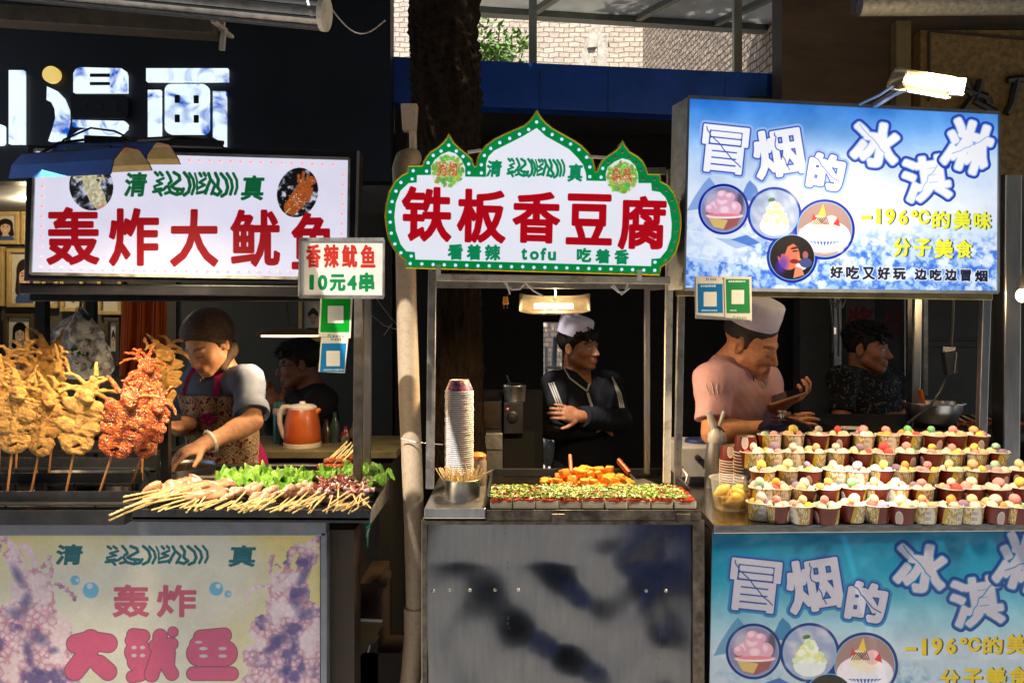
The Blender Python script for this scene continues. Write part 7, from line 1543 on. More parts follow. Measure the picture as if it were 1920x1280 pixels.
# paper bowls, stacked upside down
C8 = Canvas(0, 0, 256, 64, 1, (52, 60, 130)); C8.a = C8.a * .6 + .4 * np.stack([vnoise(64, 256, 14, 3, 3), vnoise(64, 256, 12, 4, 3) * .6, vnoise(64, 256, 10, 5, 3)], -1)
r_ = np.random.RandomState(4)
for k in range(60): C8.ell(r_.rand() * 256, r_.rand() * 64, 5 + r_.rand() * 8, 3 + r_.rand() * 5, [(226, 110, 30), (40, 50, 120), (230, 190, 170), (200, 60, 50)][r_.randint(4)], r_.rand() * 180, .85)
for k in range(8): C8.line('香豆', k * 32 + 2, 18, 13, (215, 60, 40), .8)
m_bowlp = M_print('bowl_print', C8.image('bowl'), .4); m_paper = M('white_paper', (.70, .66, .60), .6, 0, .06)
bx = P(861, 0, 2.40).x; by = 2.40; z_top = P(0, 712, by).z; n_b = 47
bowl = MB(); bowl.lathe([(.0275, .034), (.0405, 0)], (0, 0, 0), 32, None, True); bowl.v = [(a * 1.06, b * 1.06, c) for a, b, c in bowl.v]; bw_m = bowl.build('bowl_wall', m_bowlp, None, True)
rim_ = MB(); rim_.lathe([(.0396, -.0015), (.0432, -.0014), (.0438, .0006), (.0428, .0022), (.0396, .0020)], (0, 0, 0), 32); rim_o = rim_.build('rim', m_paper, None, True); bot = MB(); bot.lathe([(0, .031), (.027, .031), (.0276, .0345), (.0262, .0345), (.026, .0325), (0, .0325)], (0, 0, 0), 28); bot_o = bot.build('base', m_paper, None, True)
pitch = (z_top - .034 - ZT - .004) / (n_b - 1)
for k in range(n_b):
    z = z_top - .034 - k * pitch; lb = 'printed paper bowl upside down on top of the tall stack' if k == 0 else 'paper bowl at the very bottom of the tall stack' if k == n_b - 1 else 'paper bowl showing only its white rim within the tall stack'
    root = thing('paper_bowl', lb, 'paper bowl', (bx + .0006 * math.sin(k * 1.7), by + .0006 * math.cos(k * 2.1), z), 'paper bowls in the tall stack')
    for src_o in (bw_m, rim_o) + ((bot_o,) if k == 0 else ()):
        if k == 0: src_o.parent = root
        else: c = src_o.copy(); COL.objects.link(c); c.parent = root
sc_ = thing('sauce_jar', 'small jar with an orange top behind the tall stack of paper bowls', 'jar', P(893, 900, 2.45)); m = MB(); q = P(896, 905, 2.45); q.z = ZT; m.lathe([(0, 0), (.026, 0), (.027, .07), (.024, .08), (0, .08)], q, 20); m.build('body', M('cloudy_jar', (.25, .2, .15), .3), sc_, True); m = MB(); m.lathe([(.025, .08), (.026, .09), (.016, .098), (0, .1)], q, 16); m.build('lid', M('orange_lid', S(200, 110, 40), .5), sc_, True)

# ------------------------------------------------------------------ ice cream cups
C9 = Canvas(0, 0, 512, 128, 1, (106, 28, 18)); r_ = np.random.RandomState(8)
X9, Y9 = np.meshgrid(C9.X, C9.Y)
t_ = 1 - Y9 / 128.; eL = 30 + 74 * t_ ** 1.7; eR = 262 + 40 * t_ ** 1.6
crm = (X9 > eL) & (X9 < eR); C9.a[crm] = np.array((226, 216, 184)) / 255.
C9.a[(X9 > eL - 20) & (X9 <= eL)] = np.array((200, 170, 28)) / 255.
for th_, cl, sd_, q9 in ((.55, (190, 172, 70), 3, 6), (.64, (176, 128, 84), 9, 5)): C9.a[crm & (vnoise(128, 512, q9, sd_, 1) > th_)] = np.array(cl) / 255.
C9.ell(158, 74, 42, 36, (196, 160, 56)); C9.ell(158, 74, 39, 33, (228, 220, 200))
for k, tx_ in enumerate(('I wish you', 'success in the', 'summer')): C9.line(tx_, 128 if k != 1 else 122, 52 + k * 15, 9, (150, 142, 150), .1, .66 if k != 1 else .52)
C9.ell(392, 72, 26, 20, (222, 208, 196)); C9.ell(392, 72, 22, 16, (196, 176, 172))
for k in range(2): C9.rect(350, 30 + k * 7, 430, 33 + k * 7, (178, 130, 118))
C9.strokes([([(372, 108), (382, 100), (388, 110), (402, 101), (412, 108)], 4)], (232, 220, 212))
m_cup = M_print('cup_print', C9.image('cup'), .35)
cupw = MB(); cupw.lathe([(.0295, 0), (.0300, .001), (.0352, .0455), (.0356, .047)], (0, 0, 0), 40, None, True); cw_o = cupw.build('wall', m_cup, None, True)
cr_ = MB(); cr_.lathe([(.0350, .0455), (.0372, .046), (.0376, .0475), (.0366, .0488), (.0348, .048), (.0330, .030), (0, .030)], (0, 0, 0), 40); cr_o = cr_.build('rim', M('cream_paper', (.72, .67, .56), .5, 0, .05), None, True)
rows = [(945, 2.165, [1424, 1458, 1502.7, 1551, 1599.5, 1645.5, 1690.7, 1734, 1776.6, 1820, 1864, 1907.6]),
 (912, 2.235, [1428, 1457, 1505.7, 1552, 1597.7, 1642, 1685, 1728, 1779, 1823.5, 1872, 1915]),
 (879, 2.305, [1430, 1475, 1519, 1567.7, 1607, 1651.7, 1694, 1736.7, 1782, 1828, 1869.5, 1910]),
 (846, 2.375, [1410, 1446, 1485, 1527, 1571.7, 1615, 1655, 1697, 1743, 1787, 1829.7, 1870]),
 (813, 2.445, [1443, 1487.5, 1531, 1573, 1618, 1661.5, 1705, 1750, 1791.6, 1831.5])]
RN = ['front row', 'second row', 'third row', 'fourth row', 'top row']; ORD = ['first', 'second', 'third', 'fourth', 'fifth', 'sixth', 'seventh', 'eighth', 'ninth', 'tenth', 'eleventh', 'twelfth']
stand = thing('display_steps', 'dark stepped stand carrying the rows of ice cream cups', 'display stand', P(1640, 960, 2.3)); m = MB()
for k in range(1, 5):
    zb = CZ - (rows[k][0] - HZ) / F * rows[k][1] - .048; m.bbox((P(rows[k][2][0] - 14, 0, rows[k][1]).x, rows[k][1] - .033, ZC + .001), (P(1935, 0, rows[k][1]).x if k < 3 else P(rows[k][2][-1] + 18, 0, rows[k][1]).x, rows[k][1] + (.0365 if k < 4 else .05), zb))
m.build('step', MT['steel_dark'], stand)
PUFF = {'white': S(238, 222, 200), 'cream': S(244, 226, 170), 'peach': S(244, 192, 142), 'pink': S(236, 160, 156), 'red': S(222, 92, 86), 'green': S(132, 204, 134), 'mint': S(182, 220, 186), 'yellow': S(240, 214, 104), 'orange': S(246, 170, 88), 'mauve': S(150, 126, 150)}
PM = {k: M('puff_' + k, v, .8, 0, .16, 160, .5, 340, spec=.2, sss=.05, bdist=.002) for k, v in PUFF.items()}
PMESH = {}
def puff_mesh(cn, var):
    if (cn, var) in PMESH: return PMESH[(cn, var)]
    random.seed(var + 50); m = MB(); m.ell((0, 0, 0), (.0134, .0131, .0127), 14, 10, jit=.035); o = m.build('puff_ball', PM[cn], None, True); me = o.data; bpy.data.objects.remove(o); PMESH[(cn, var)] = me; return me
rs = random.Random(33); first_cup = True; n_puff = 0
for k, (py, Y, xl_) in enumerate(rows):
    zb = CZ - (py - HZ) / F * Y - .048
    if k == 0: zb = ZC + .0015
    for i, px in enumerate(xl_):
        px += rs.uniform(-2.5, 2.5); yy = Y + rs.uniform(-.008, .008) + (.03 if (k == 0 and i == 0) else 0); px3 = P(px, 0, yy); loc = Vector((px3.x, yy, zb)); rz = rs.choice([0.1, .9, 1.6, 2.2, 2.8, 3.3, 4.0, 4.7, 5.4, 6.0]) + rs.uniform(-.2, .2)
        where = f'{ORD[i]} from the bottle side in the {RN[k]}'
        root = thing('ice_cream_cup', f'brown and cream paper cup, {where}', 'paper cup', loc, 'ice cream cups on the display steps'); root.rotation_euler = (rs.uniform(-.04, .04), rs.uniform(-.04, .04), rz)
        for src_o in (cw_o, cr_o):
            if first_cup: src_o.parent = root
            else: c = src_o.copy(); COL.objects.link(c); c.parent = root
        first_cup = False
        nb_ = 5; cols = rs.choices(list(PUFF), weights=[13, 3.5, 5, 5, 1.4, .8, 2, 1.2, 1.8, 1.3], k=nb_); a0 = rs.random() * 6.28; used_l = {}
        if k == 4 and i == 0: cols = ['mauve', 'mint', 'pink', 'mauve']; nb_ = 4
        for j in range(nb_):
            if n_puff >= 292: break
            if j < 4 or nb_ == 3: a = a0 + j * 2 * PI / min(4, nb_); r_ = .0188; zz = .044 + rs.uniform(-.003, .004)
            else: a = a0 + .8; r_ = .006; zz = .061
            o = bpy.data.objects.new('puff_ball', puff_mesh(cols[j], j % 3)); COL.objects.link(o); n_puff += 1
            o.location = loc + Vector((r_ * math.cos(a), r_ * math.sin(a), zz)); o.rotation_euler = (rs.random() * 6, rs.random() * 6, rs.random() * 6); s = rs.uniform(.84, 1.22); o.scale = (s, s * rs.uniform(.88, 1.05), s * rs.uniform(.85, 1))
            pos = 'crowning' if j == 4 else ('behind in' if math.sin(a) > .5 else 'frontmost in' if math.sin(a) < -.5 else ('at one side of'))
            side = '' if j == 4 or abs(math.sin(a)) > .5 else ''
            if pos == 'at one side of': pos = 'towards the bottle in' if math.cos(a) < 0 else 'towards the steel post in'
            tag(o, f'{cols[j]} ball {pos} the {ORD[i]} cup from the bottle side, {RN[k]}', 'puff ball', 'puff balls in the ice cream cups')
# stacks of empty cups, upside down
for sx, Y, n_, yt, nm in ((1398, 2.42, 17, 817, 'taller upside down stack beside the steel bottle'), (1371, 2.5, 15, 834, 'dimmer upside down stack close behind the steel bottle')):
    zt_ = P(0, yt, Y).z; ptc = (zt_ - .049 - ZC) / (n_ - 1)
    for k in range(n_):
        root = thing('ice_cream_cup', ('printed empty cup on top of the ' if k == 0 else 'empty cup within the ') + nm, 'paper cup', (P(sx, 0, Y).x + .0005 * math.sin(k), Y, zt_ - k * ptc), 'empty cups in the ' + nm); root.rotation_euler = (PI, 0, 2.9)
        for src_o in (cw_o, cr_o): c = src_o.copy(); COL.objects.link(c); c.parent = root
# steel cream whipper, tub, lidded pot, bowl
wh = thing('cream_whipper', 'tall brushed steel cream whipper bottle with white nozzle and lever', 'bottle', P(1341, 908, 2.64)); wc = P(1341, 0, 2.64); wc.z = ZC; q = 2.64 / F
m = MB(); m.lathe([(0, 0), (19.5 * q, 0), (20 * q, .004), (19.5 * q, 50 * q), (17 * q, 70 * q), (13.5 * q, 86 * q), (0, 86 * q)], wc, 36); m.build('body', M('fine_brushed_steel', (.5, .49, .47), .38, 1, .1, 40, .1, 120, stretch=(1, 1, .1)), wh, True)
m = MB(); m.lathe([(14 * q, 84 * q), (14.5 * q, 86 * q), (14 * q, 99 * q), (9 * q, 105 * q), (8 * q, 110 * q), (0, 110 * q)], wc, 28); m.build('head', MT['white_plastic'], wh, True)
m = MB(); m.tube([wc + Vector((-2 * q, 0, 108 * q)), wc + Vector((-13 * q, 0, 142 * q))], [7 * q, 5.5 * q], 14); m.build('nozzle', MT['white_plastic'], wh, True); m = MB(); m.tube([wc + Vector((6 * q, 0, 112 * q)), wc + Vector((17 * q, 0, 142 * q))], [3.5 * q, 3.6 * q], 12); m.build('charger_holder', MT['white_plastic'], wh, True)
m = MB(); m.tube([wc + Vector((2 * q, -.008, 114 * q)), wc + Vector((10 * q, -.008, 110 * q)), wc + Vector((15 * q, -.008, 104 * q))], 2 * q, 8); m.build('pivot', MT['black_plastic'], wh, True); m = MB(); m.beam(wc + Vector((11 * q, -.006, 108 * q)), wc + Vector((18 * q, -.006, 84 * q)), 8 * q, 5 * q); m.build('lever', MT['white_plastic'], wh, bevel=.002)
tb = thing('plastic_tub', 'clear plastic tub of pale yellow fruit pieces on the steel counter corner', 'tub', P(1370, 955, 2.2)); bc_ = P(1371, 0, 2.33); bc_.z = ZC; q = 2.33 / F
mcl, t, b_ = nodes('clear_plastic'); b_.inputs['Base Color'].default_value = (.82, .8, .74, 1); b_.inputs['Roughness'].default_value = .12; b_.inputs['Alpha'].default_value = .28
m = MB(); m.lathe([(0, .001), (30 * q, .001), (31 * q, .004), (38 * q, 55 * q), (41 * q, 57 * q), (41 * q, 58 * q), (37.5 * q, 57 * q)], bc_, 40); m.build('tub_wall', mcl, tb, True)
m_fruit = M('canned_fruit', S(236, 200, 96), .2, 0, .15, 20, .2, 40, sss=.2, spec=.6); rs = random.Random(4)
for k in range(9):
    a = rs.random() * 6.28; p = bc_ + Vector((17 * q * math.cos(a), 17 * q * math.sin(a), (10 + k * 3.4) * q)); d = Vector((rs.uniform(-1, 1), rs.uniform(-.5, .5), rs.uniform(-.5, .9))).normalized()
    m = MB(); m.tube([p - d * 16 * q, p - d * 5 * q + Vector((0, 0, .002)), p + d * 6 * q + Vector((0, 0, .002)), p + d * 16 * q], [4 * q, 9 * q, 9 * q, 3.5 * q], 10); o = m.build('fruit_piece', m_fruit, None, True, loc=p); tag(o, 'pale yellow fruit piece inside the clear plastic tub', 'fruit piece', 'fruit pieces in the plastic tub')
m = MB(); m.lathe([(0, .004), (29.5 * q, .004), (34 * q, 26 * q), (0, 26 * q)], bc_, 30); ml_, t, b_ = nodes('pale_syrup'); b_.inputs['Base Color'].default_value = (*S(226, 196, 110), 1); b_.inputs['Alpha'].default_value = .35; b_.inputs['Roughness'].default_value = .05; o = m.build('syrup', ml_, None, True); tag(o, 'pale yellow syrup in the bottom of the clear plastic tub', 'syrup')
lp = thing('lidded_pot', 'dark blue lidded pot with shiny knob behind the top row of cups', 'pot', P(1466, 850, 2.78)); pc = P(1466, 803, 2.72); q = 2.72 / F
m = MB(); m.lathe([(0, -60 * q), (46 * q, -60 * q), (48 * q, -2 * q), (54 * q, 0), (54 * q, 3 * q), (50 * q, 5 * q)], pc, 40); m.build('body', M('dark_blue_enamel', (.012, .012, .05), .25, .3, .2, coat=.4), lp, True)
m = MB(); m.lathe([(52 * q, 5 * q), (48 * q, 10 * q), (30 * q, 18 * q), (8 * q, 22 * q), (0, 22 * q)], pc, 40); m.build('lid', M('blue_black_lid', (.012, .012, .04), .18, .4, .2, coat=.6), lp, True)
m = MB(); m.lathe([(4 * q, 21 * q), (3 * q, 29 * q), (8 * q, 31 * q), (8 * q, 34 * q), (0, 35 * q)], pc, 20); m.build('knob', MT['steel'], lp, True)
bl_ = thing('mixing_bowl', 'steel mixing bowl behind the cups beside the middle post', 'bowl', P(1752, 800, 2.95)); bcx = P(1750, 800, 2.95); q = 2.95 / F
m = MB(); m.lathe([(0, 0), (26 * q, 0), (40 * q, 12 * q), (48 * q, 32 * q), (50 * q, 44 * q), (54 * q, 45 * q), (54 * q, 47 * q), (49 * q, 46 * q), (46 * q, 32 * q), (38 * q, 14 * q), (0, 4 * q)], bcx, 40); m.build('body', MT['steel'], bl_, True)
m = MB(); m.lathe([(47 * q, 36 * q), (20 * q, 40 * q), (0, 38 * q)], bcx, 24); m.build('contents', M('brown_paste', (.2, .11, .05), .3, bump=.6, bscale=30), bl_, True)
os_ = thing('orange_spatula', 'orange handled spatula standing in the steel mixing bowl', 'spatula', bcx + Vector((-.03, 0, .07))); m = MB(); m.beam(bcx + Vector((-16 * q, 0, 30 * q)), bcx + Vector((-25 * q, 0, 70 * q)), .026, .008, up=(1, 0, 0)); m.build('handle', M('orange_plastic', S(226, 110, 20), .4), os_, bevel=.003); m = MB(); m.beam(bcx + Vector((-14 * q, 0, 20 * q)), bcx + Vector((-16 * q, 0, 30 * q)), .03, .004, up=(1, 0, 0)); m.build('blade', MT['white_plastic'], os_)
bd = thing('prep_table', 'dark table behind the ice cream counter carrying the mixing bowl', 'table', P(1750, 830, 3.0)); m = MB(); m.bbox((P(1560, 0, 3.0).x, 2.78, bcx.z - .03), (3.0, 3.4, bcx.z - .002)); m.build('top', MT['steel_dark'], bd); m = MB(); m.bbox((P(1560, 0, 3.0).x + .03, 2.85, 0), (2.9, 3.3, bcx.z - .031)); m.build('base', MT['wall_black'], bd)
pl = thing('paper_plate', 'white paper plate edge showing just above the top row of cups', 'plate', P(1597, 806, 2.6)); m = MB(); q_ = P(1597, 804, 2.6); m.lathe([(0, -.004), (.03, -.004), (.044, .004), (.046, .004), (.032, -.007), (0, -.007)], q_, 30); m.build('plate', m_paper, pl, True)
m = MB(); m.bbox((q_.x - .05, 2.56, ZC), (q_.x + .05, 2.66, q_.z - .008)); m.build('stand', MT['steel_dark'], pl)
# ------------------------------------------------------------------ people
m_skin = M_tint('skin', .5, bump=.3, bscale=300, spec=.4, sss=.08, var=.16, scale=70)
def fr3(f, u):
    f = Vector(f).normalized(); l = Vector(u).cross(f).normalized(); u = f.cross(l).normalized(); return l, f, u
class Head:
    def __init__(s, c, f, u, sc=1.0): s.c = Vector(c); s.l, s.f, s.u = fr3(f, u); s.k = sc
    def w(s, a, b, c): return s.c + (s.l * a + s.f * b + s.u * c) * s.k
    def rot(s, ax=None, ang=0):
        m = Matrix((s.l, s.f, s.u)).transposed()
        return np.array(m @ Matrix.Rotation(ang, 3, ax)) if ax else np.array(m)
    def loc(s, V): return (V - np.array(s.c)) @ np.array(Matrix((s.l, s.f, s.u)).transposed()) / s.k
    def grow(s, F):
        R_ = s.rot(); k = s.k
        def E(c, r, kk=.012, sub=False, rot=None): F.ell(s.w(*c), [x * k for x in r], R_ if rot is None else rot, kk, sub)
        def Cp(a, b, r0, r1, kk=.008, sub=False): F.cap(s.w(*a), s.w(*b), r0 * k, r1 * k, kk, sub)
        E((0, -.014, .036), (.074, .092, .077)); E((0, .026, -.036), (.060, .062, .068), .02); E((0, .022, -.01), (.067, .066, .06), .02)
        Cp((.052, .012, -.056), (.016, .066, -.091), .018, .016, .02); Cp((-.052, .012, -.056), (-.016, .066, -.091), .018, .016, .02); E((0, .070, -.092), (.024, .020, .018), .015)
        for sx in (-1, 1): E((sx * .042, .056, -.026), (.022, .022, .02), .02)
        Cp((-.036, .076, .016), (.036, .076, .016), .010, .010, .014)
        for sx in (-1, 1): E((sx * .032, .094, -.002), (.017, .012, .0095), .010, True)
        for sx in (-1, 1): E((sx * .032, .0735, -.003), (.0135, .0125, .0115), .003)
        Cp((0, .086, .004), (0, .106, -.033), .0075, .0115, .008); 
        for sx in (-1, 1): E((sx * .0125, .096, -.037), (.0075, .010, .0075), .006)
        E((0, .082, -.064), (.028, .014, .018), .012); Cp((-.018, .090, -.0605), (.018, .090, -.0605), .0058, .0058, .005); Cp((-.014, .090, -.0705), (.014, .090, -.0705), .0066, .0066, .005); Cp((-.022, .0985, -.0655), (.022, .0985, -.0655), .0025, .0025, .004, True)
        for sx in (-1, 1):
            q = s.rot('Z', sx * .45); E((sx * .079, -.010, -.010), (.0085, .018, .031), .006, False, q); E((sx * .085, -.006, -.008), (.005, .009, .018), .005, True, q)
def hand(F, wr, d, pn, curl, sc=1.0, thumb=1, spread=.1):
    """palm, four bent fingers of different length, thumb from the side of the palm"""
    d = Vector(d).normalized(); pn = Vector(pn); pn = (pn - d * pn.dot(d)).normalized(); ac = d.cross(pn).normalized(); wr = Vector(wr)
    R_ = np.array(Matrix((ac, d, pn)).transposed()); k = sc
    F.ell(wr + d * .046 * k, (.040 * k, .050 * k, .015 * k), R_, .008); F.cap(wr - d * .02, wr + d * .02 * k, .024 * k, .024 * k, .012)
    for i, (ln, r) in enumerate(((.068, .0085), (.078, .0088), (.072, .0085), (.056, .0076))):
        p = wr + d * (.084 - .004 * abs(i - 1.3)) * k + ac * (.029 - .0192 * i) * thumb * k; a = 0; dd = (d + ac * thumb * spread * (1.5 - i) * .5).normalized(); cu = curl[i] if hasattr(curl, '__len__') else curl
        for j, fr_ in enumerate((.44, .32, .24)):
            a += cu * (.8 if j == 0 else 1.0); q = p + (dd * math.cos(a) + pn * math.sin(a)) * ln * fr_ * k; F.cap(p, q, r * k * (1 - .08 * j), r * k * (.94 - .08 * j), .003); p = q
    p = wr + d * .022 * k + ac * thumb * .030 * k; t = (d * .62 + ac * thumb * .62 + pn * .42).normalized(); q = p + t * .040 * k; F.cap(p, q, .0125 * k, .0100 * k, .008); t2 = (t * .7 + d * .5 + pn * .3).normalized(); F.cap(q, q + t2 * .028 * k, .0098 * k, .0085 * k, .004)
SK = np.array(S(196, 138, 98))
def person(label, H, J, name_extra=None, h=.0048, skin=SK, hands=None, look='open', bulk=1.0, wide=1.0, fb=None):
    """J: joints in metres. Returns root and a dict of frames for the clothes."""
    J = {k: Vector(v) for k, v in J.items()}
    pts = list(J.values()) + [H.c]; root = thing('person', label, 'person', (J['pel'].x, J['pel'].y, 0))
    lo = [min(p[i] for p in pts) - .22 for i in range(3)]; hi = [max(p[i] for p in pts) + .22 for i in range(3)]; lo[2] = max(lo[2], J['pel'].z - .25); hi[2] = H.c.z + .2
    F = Field(lo, hi, h); H.grow(F)
    F.cap(H.w(0, -.022, -.05), J['neck'], .054 * bulk, .060 * bulk, .02)
    torso(F, J, 0, bulk, wide)
    for sd in 'LR':
        F.cap(J['sh' + sd], J['el' + sd], .048 * bulk, .040 * bulk, .02); F.cap(J['el' + sd], J['wr' + sd], .040 * bulk, .027, .012)
        e, w_ = J['el' + sd], J['wr' + sd]; F.ell(e.lerp(w_, .28), (.043 * bulk, .043 * bulk, .060), np.array((w_ - e).to_track_quat('Z', 'Y').to_matrix()), .02)
    for hd in (hands or []): hand(F, *hd[:4], **(hd[4] if len(hd) > 4 else {}))
    V, Fc = F.mesh(1); L_ = H.loc(V); tint = np.tile(skin, (len(V), 1)); l, f, u = L_.T
    def blend(m, c): tint[m] = tint[m] * .25 + np.array(c) * .75
    al = abs(l); nearh = (f > .04) & (abs(u) < .12) & (al < .08)
    blend(nearh & (al < .021) & (u < -.0545) & (u > -.0775) & (f > .080), S(150, 78, 68))
    br = nearh & (al > .012) & (al < .052) & (abs(u - .0185 - .005 * np.sin((al - .012) / .04 * PI)) < .0042); blend(br, S(30, 20, 16))
    if look == 'open':
        ey = nearh & ((((al - .032) / .0125) ** 2 + ((u + .003) / .0055) ** 2) < 1) & (f > .068); blend(ey, S(210, 200, 190)); blend(ey & (abs(al - .032) < .006), S(20, 14, 12)); lid = nearh & (((al - .032) / .0150) ** 2 + ((u + .001) / .0085) ** 2 < 1) & ~ey & (u > -.002) & (f > .066); blend(lid, S(60, 38, 28))
    else: blend(nearh & (al > .019) & (al < .046) & (abs(u + .0085 + .003 * np.cos((al - .032) / .014 * 1.5)) < .0028) & (f > .066), S(34, 22, 18))
    ck = np.exp(-(((al - .045) / .022) ** 2 + ((u + .03) / .022) ** 2)) * (f > .03) * .18; tint = tint * (1 - ck[:, None]) + np.array(S(206, 120, 90)) * ck[:, None]
    z0 = root.location; mesh_from('body', V, Fc, m_skin, root, tint, off=z0)
    # legs, one coarse solid of trousers reaching the ground
    p = J['pel']; l_, f_ = frame_b(J)
    G = Field((p.x - .32, p.y - .32, -.01), (p.x + .32, p.y + .32, p.z + .14), .012)
    G.ell(p + Vector((0, 0, .02)), (.165 * wide, .12 * bulk, .12), np.array(Matrix((l_, f_, Vector((0, 0, 1)))).transposed()), .03)
    for sx in (-1, 1):
        hpz = p + l_ * .085 * sx; kn = hpz + f_ * .02; kn.z = p.z * .54; an = hpz + l_ * .02 * sx; an.z = .07
        G.cap(hpz, kn, .088, .062, .03); G.cap(kn, an, .062, .048, .02); G.cap(an + Vector((0, 0, -.03)) - f_ * .04, an + Vector((0, 0, -.035)) + f_ * .13, .04, .036, .012)
    V, Fc = G.mesh(1); mesh_from('trousers', V, Fc, M('dark_trousers', (.02, .02, .028), .85, 0, .25, 10, .2, 60), root, off=z0)
    return root, J
def frame_b(J):
    l = (J['shL'] - J['shR']); l.z = 0; l.normalize(); f = l.cross(Vector((0, 0, 1))) * -1; f = Vector((0, 0, 1)).cross(l) * -1
    return l, f
def torso(F, J, inf, bulk=1.0, wide=1.0):
    l, f = frame_b(J); c = (J['shL'] + J['shR']) / 2; p = J['pel']; ax = (c - p).normalized(); B = np.array(Matrix((l, (f - ax * f.dot(ax)).normalized(), ax)).transposed()); hw = (J['shL'] - J['shR']).length / 2
    ch = c.lerp(p, .24); be = c.lerp(p, .62)
    F.ell(ch + f * .008, (hw * .90 * wide + inf, .112 * bulk + inf, .17 + inf), B, .04); F.ell(be + f * .016 * bulk, (hw * .80 * wide + inf, .115 * bulk + inf, .17 + inf), B, .05); F.ell(p, (hw * .84 * wide + inf, .118 * bulk + inf, .13 + inf), B, .05)
    for sd in 'LR': F.cap(J['neck'] + Vector((0, 0, -.03)), J['sh' + sd], .052 * bulk + inf, .054 * bulk + inf, .04)
def garment(name, root, J, mat, inf=.014, sleeves=(.9, 0), bulk=1.0, wide=1.0, h=.0052, neck=.075, neck_drop=.02, wr=.0035, seed=1, hem=-.14, vneck=0):
    pts = [J[k] for k in ('shL', 'shR', 'elL', 'elR', 'wrL', 'wrR', 'pel', 'neck')]; lo = [min(p[i] for p in pts) - .2 for i in range(3)]; hi = [max(p[i] for p in pts) + .2 for i in range(3)]; lo[2] = J['pel'].z + hem - .03
    F = Field(lo, hi, h); torso(F, J, inf, bulk, wide)
    for sd in 'LR':
        a, e, w_ = J['sh' + sd], J['el' + sd], J['wr' + sd]; u_, v_ = sleeves
        en = a.lerp(e, u_); d = (e - a).normalized(); F.cap(a, en + d * .03, .052 * bulk + inf * .7, .046 * bulk + inf, .03, cut=((en if v_ == 0 else en + d * .05), d))
        if v_: en = e.lerp(w_, v_); d = (w_ - e).normalized(); F.cap(e, en + d * .03, .049 * bulk + inf, .034 + inf * .8, .015, cut=(en, d))
    F.wave(wr, 26, seed, 4); F.wave(wr * .8, 46, seed + 3, 6, (.8, .8, 1.6)); F.wave(wr * .3, 150, seed + 4, 4); l, f = frame_b(J)
    n = J['neck'] + Vector((0, 0, .035)); F.ell(n + f * .02, (neck, neck * 1.05, neck), None, .006, True)
    if vneck: F.cap(n + f * .06, n + f * .12 - Vector((0, 0, vneck)), .055, .006, .006, True)
    F.half((0, 0, J['pel'].z + hem), (0, 0, -1)); V, Fc = F.mesh(1); return mesh_from(name, V, Fc, mat, root, off=root.location)
def hair(H, root, mat, lo=-.05, hi=.052, r=(.083, .101, .088), wv=.004, seed=1, fringe=0, name='hair', fwd=.0, tufts=0):
    R_ = H.rot(); c = H.w(0, -.016 + fwd, .040); F = Field(np.array(c) - .16, np.array(c) + .16, .0036); F.ell(c, r, R_, .005); F.wave(wv, 110, seed, 6); F.wave(wv * .6, 240, seed + 5, 5)
    a_ = H.w(0, .078, hi); b = H.w(0, -.095, lo); d = (b - a_).normalized(); n = -(H.u - d * H.u.dot(d)).normalized(); F.half(a_, n)
    if fringe:
        for k in range(9): x = -.056 + k * .014; F.cap(H.w(x, .068, .062), H.w(x + .006, .088 - abs(x) * .3, .052 - fringe * (.6 + .4 * math.sin(k * 2.3))), .012, .006, .006)
    for sx in (-1, 1): F.cap(H.w(sx * .072, .008, .03), H.w(sx * .071, .012, -.008), .010, .005, .01)
    if tufts:
        rs = np.random.RandomState(seed + 40)
        for k in range(tufts):
            a, e = rs.uniform(0, 2 * PI), rs.uniform(.1, 1.35); v = np.array((math.cos(e) * math.cos(a) * r[0], math.cos(e) * math.sin(a) * r[1], math.sin(e) * r[2])); q = H.w(v[0], v[1] - .016 + fwd, v[2] + .04)
            if (q - a_).dot(n) > -.004: continue
            d2 = v * (1.04 + rs.uniform(0, .05)) + np.array((rs.uniform(-.014, .014), .022 + rs.uniform(-.01, .012), -.008)); F.cap(q, H.w(d2[0], d2[1] - .016 + fwd, d2[2] + .04), .0052, .0024, .003)
    V, Fc = F.mesh(0); return mesh_from(name, V, Fc, mat, root, off=root.location)
def cap_hat(H, root, mat, base_u, r, hgt, tilt=0, back=0):
    o = H.w(0, -.012 + back, base_u); q = Matrix((H.l, H.f, H.u)).transposed() @ Matrix.Rotation(tilt, 3, 'X')
    m = MB(); m.lathe([(r - .004, .002), (r, 0), (r + .001, .004), (r + .002, hgt * .5), (r - .001, hgt * .92), (r - .006, hgt), (r - .02, hgt + .004), (0, hgt + .006)], o, 48, q)
    return m.build('cap', mat, root, True)
m_hair = M('black_hair', (.009, .007, .006), .6, 0, .4, 60, .6, 150, stretch=(1, 1, .3), spec=.2)
m_cap = M('white_cap_cloth', S(206, 198, 214), .85, 0, .06, 30, .35, 420, dirt=S(170, 160, 176), dscale=6)
up = Vector((0, 0, 1))
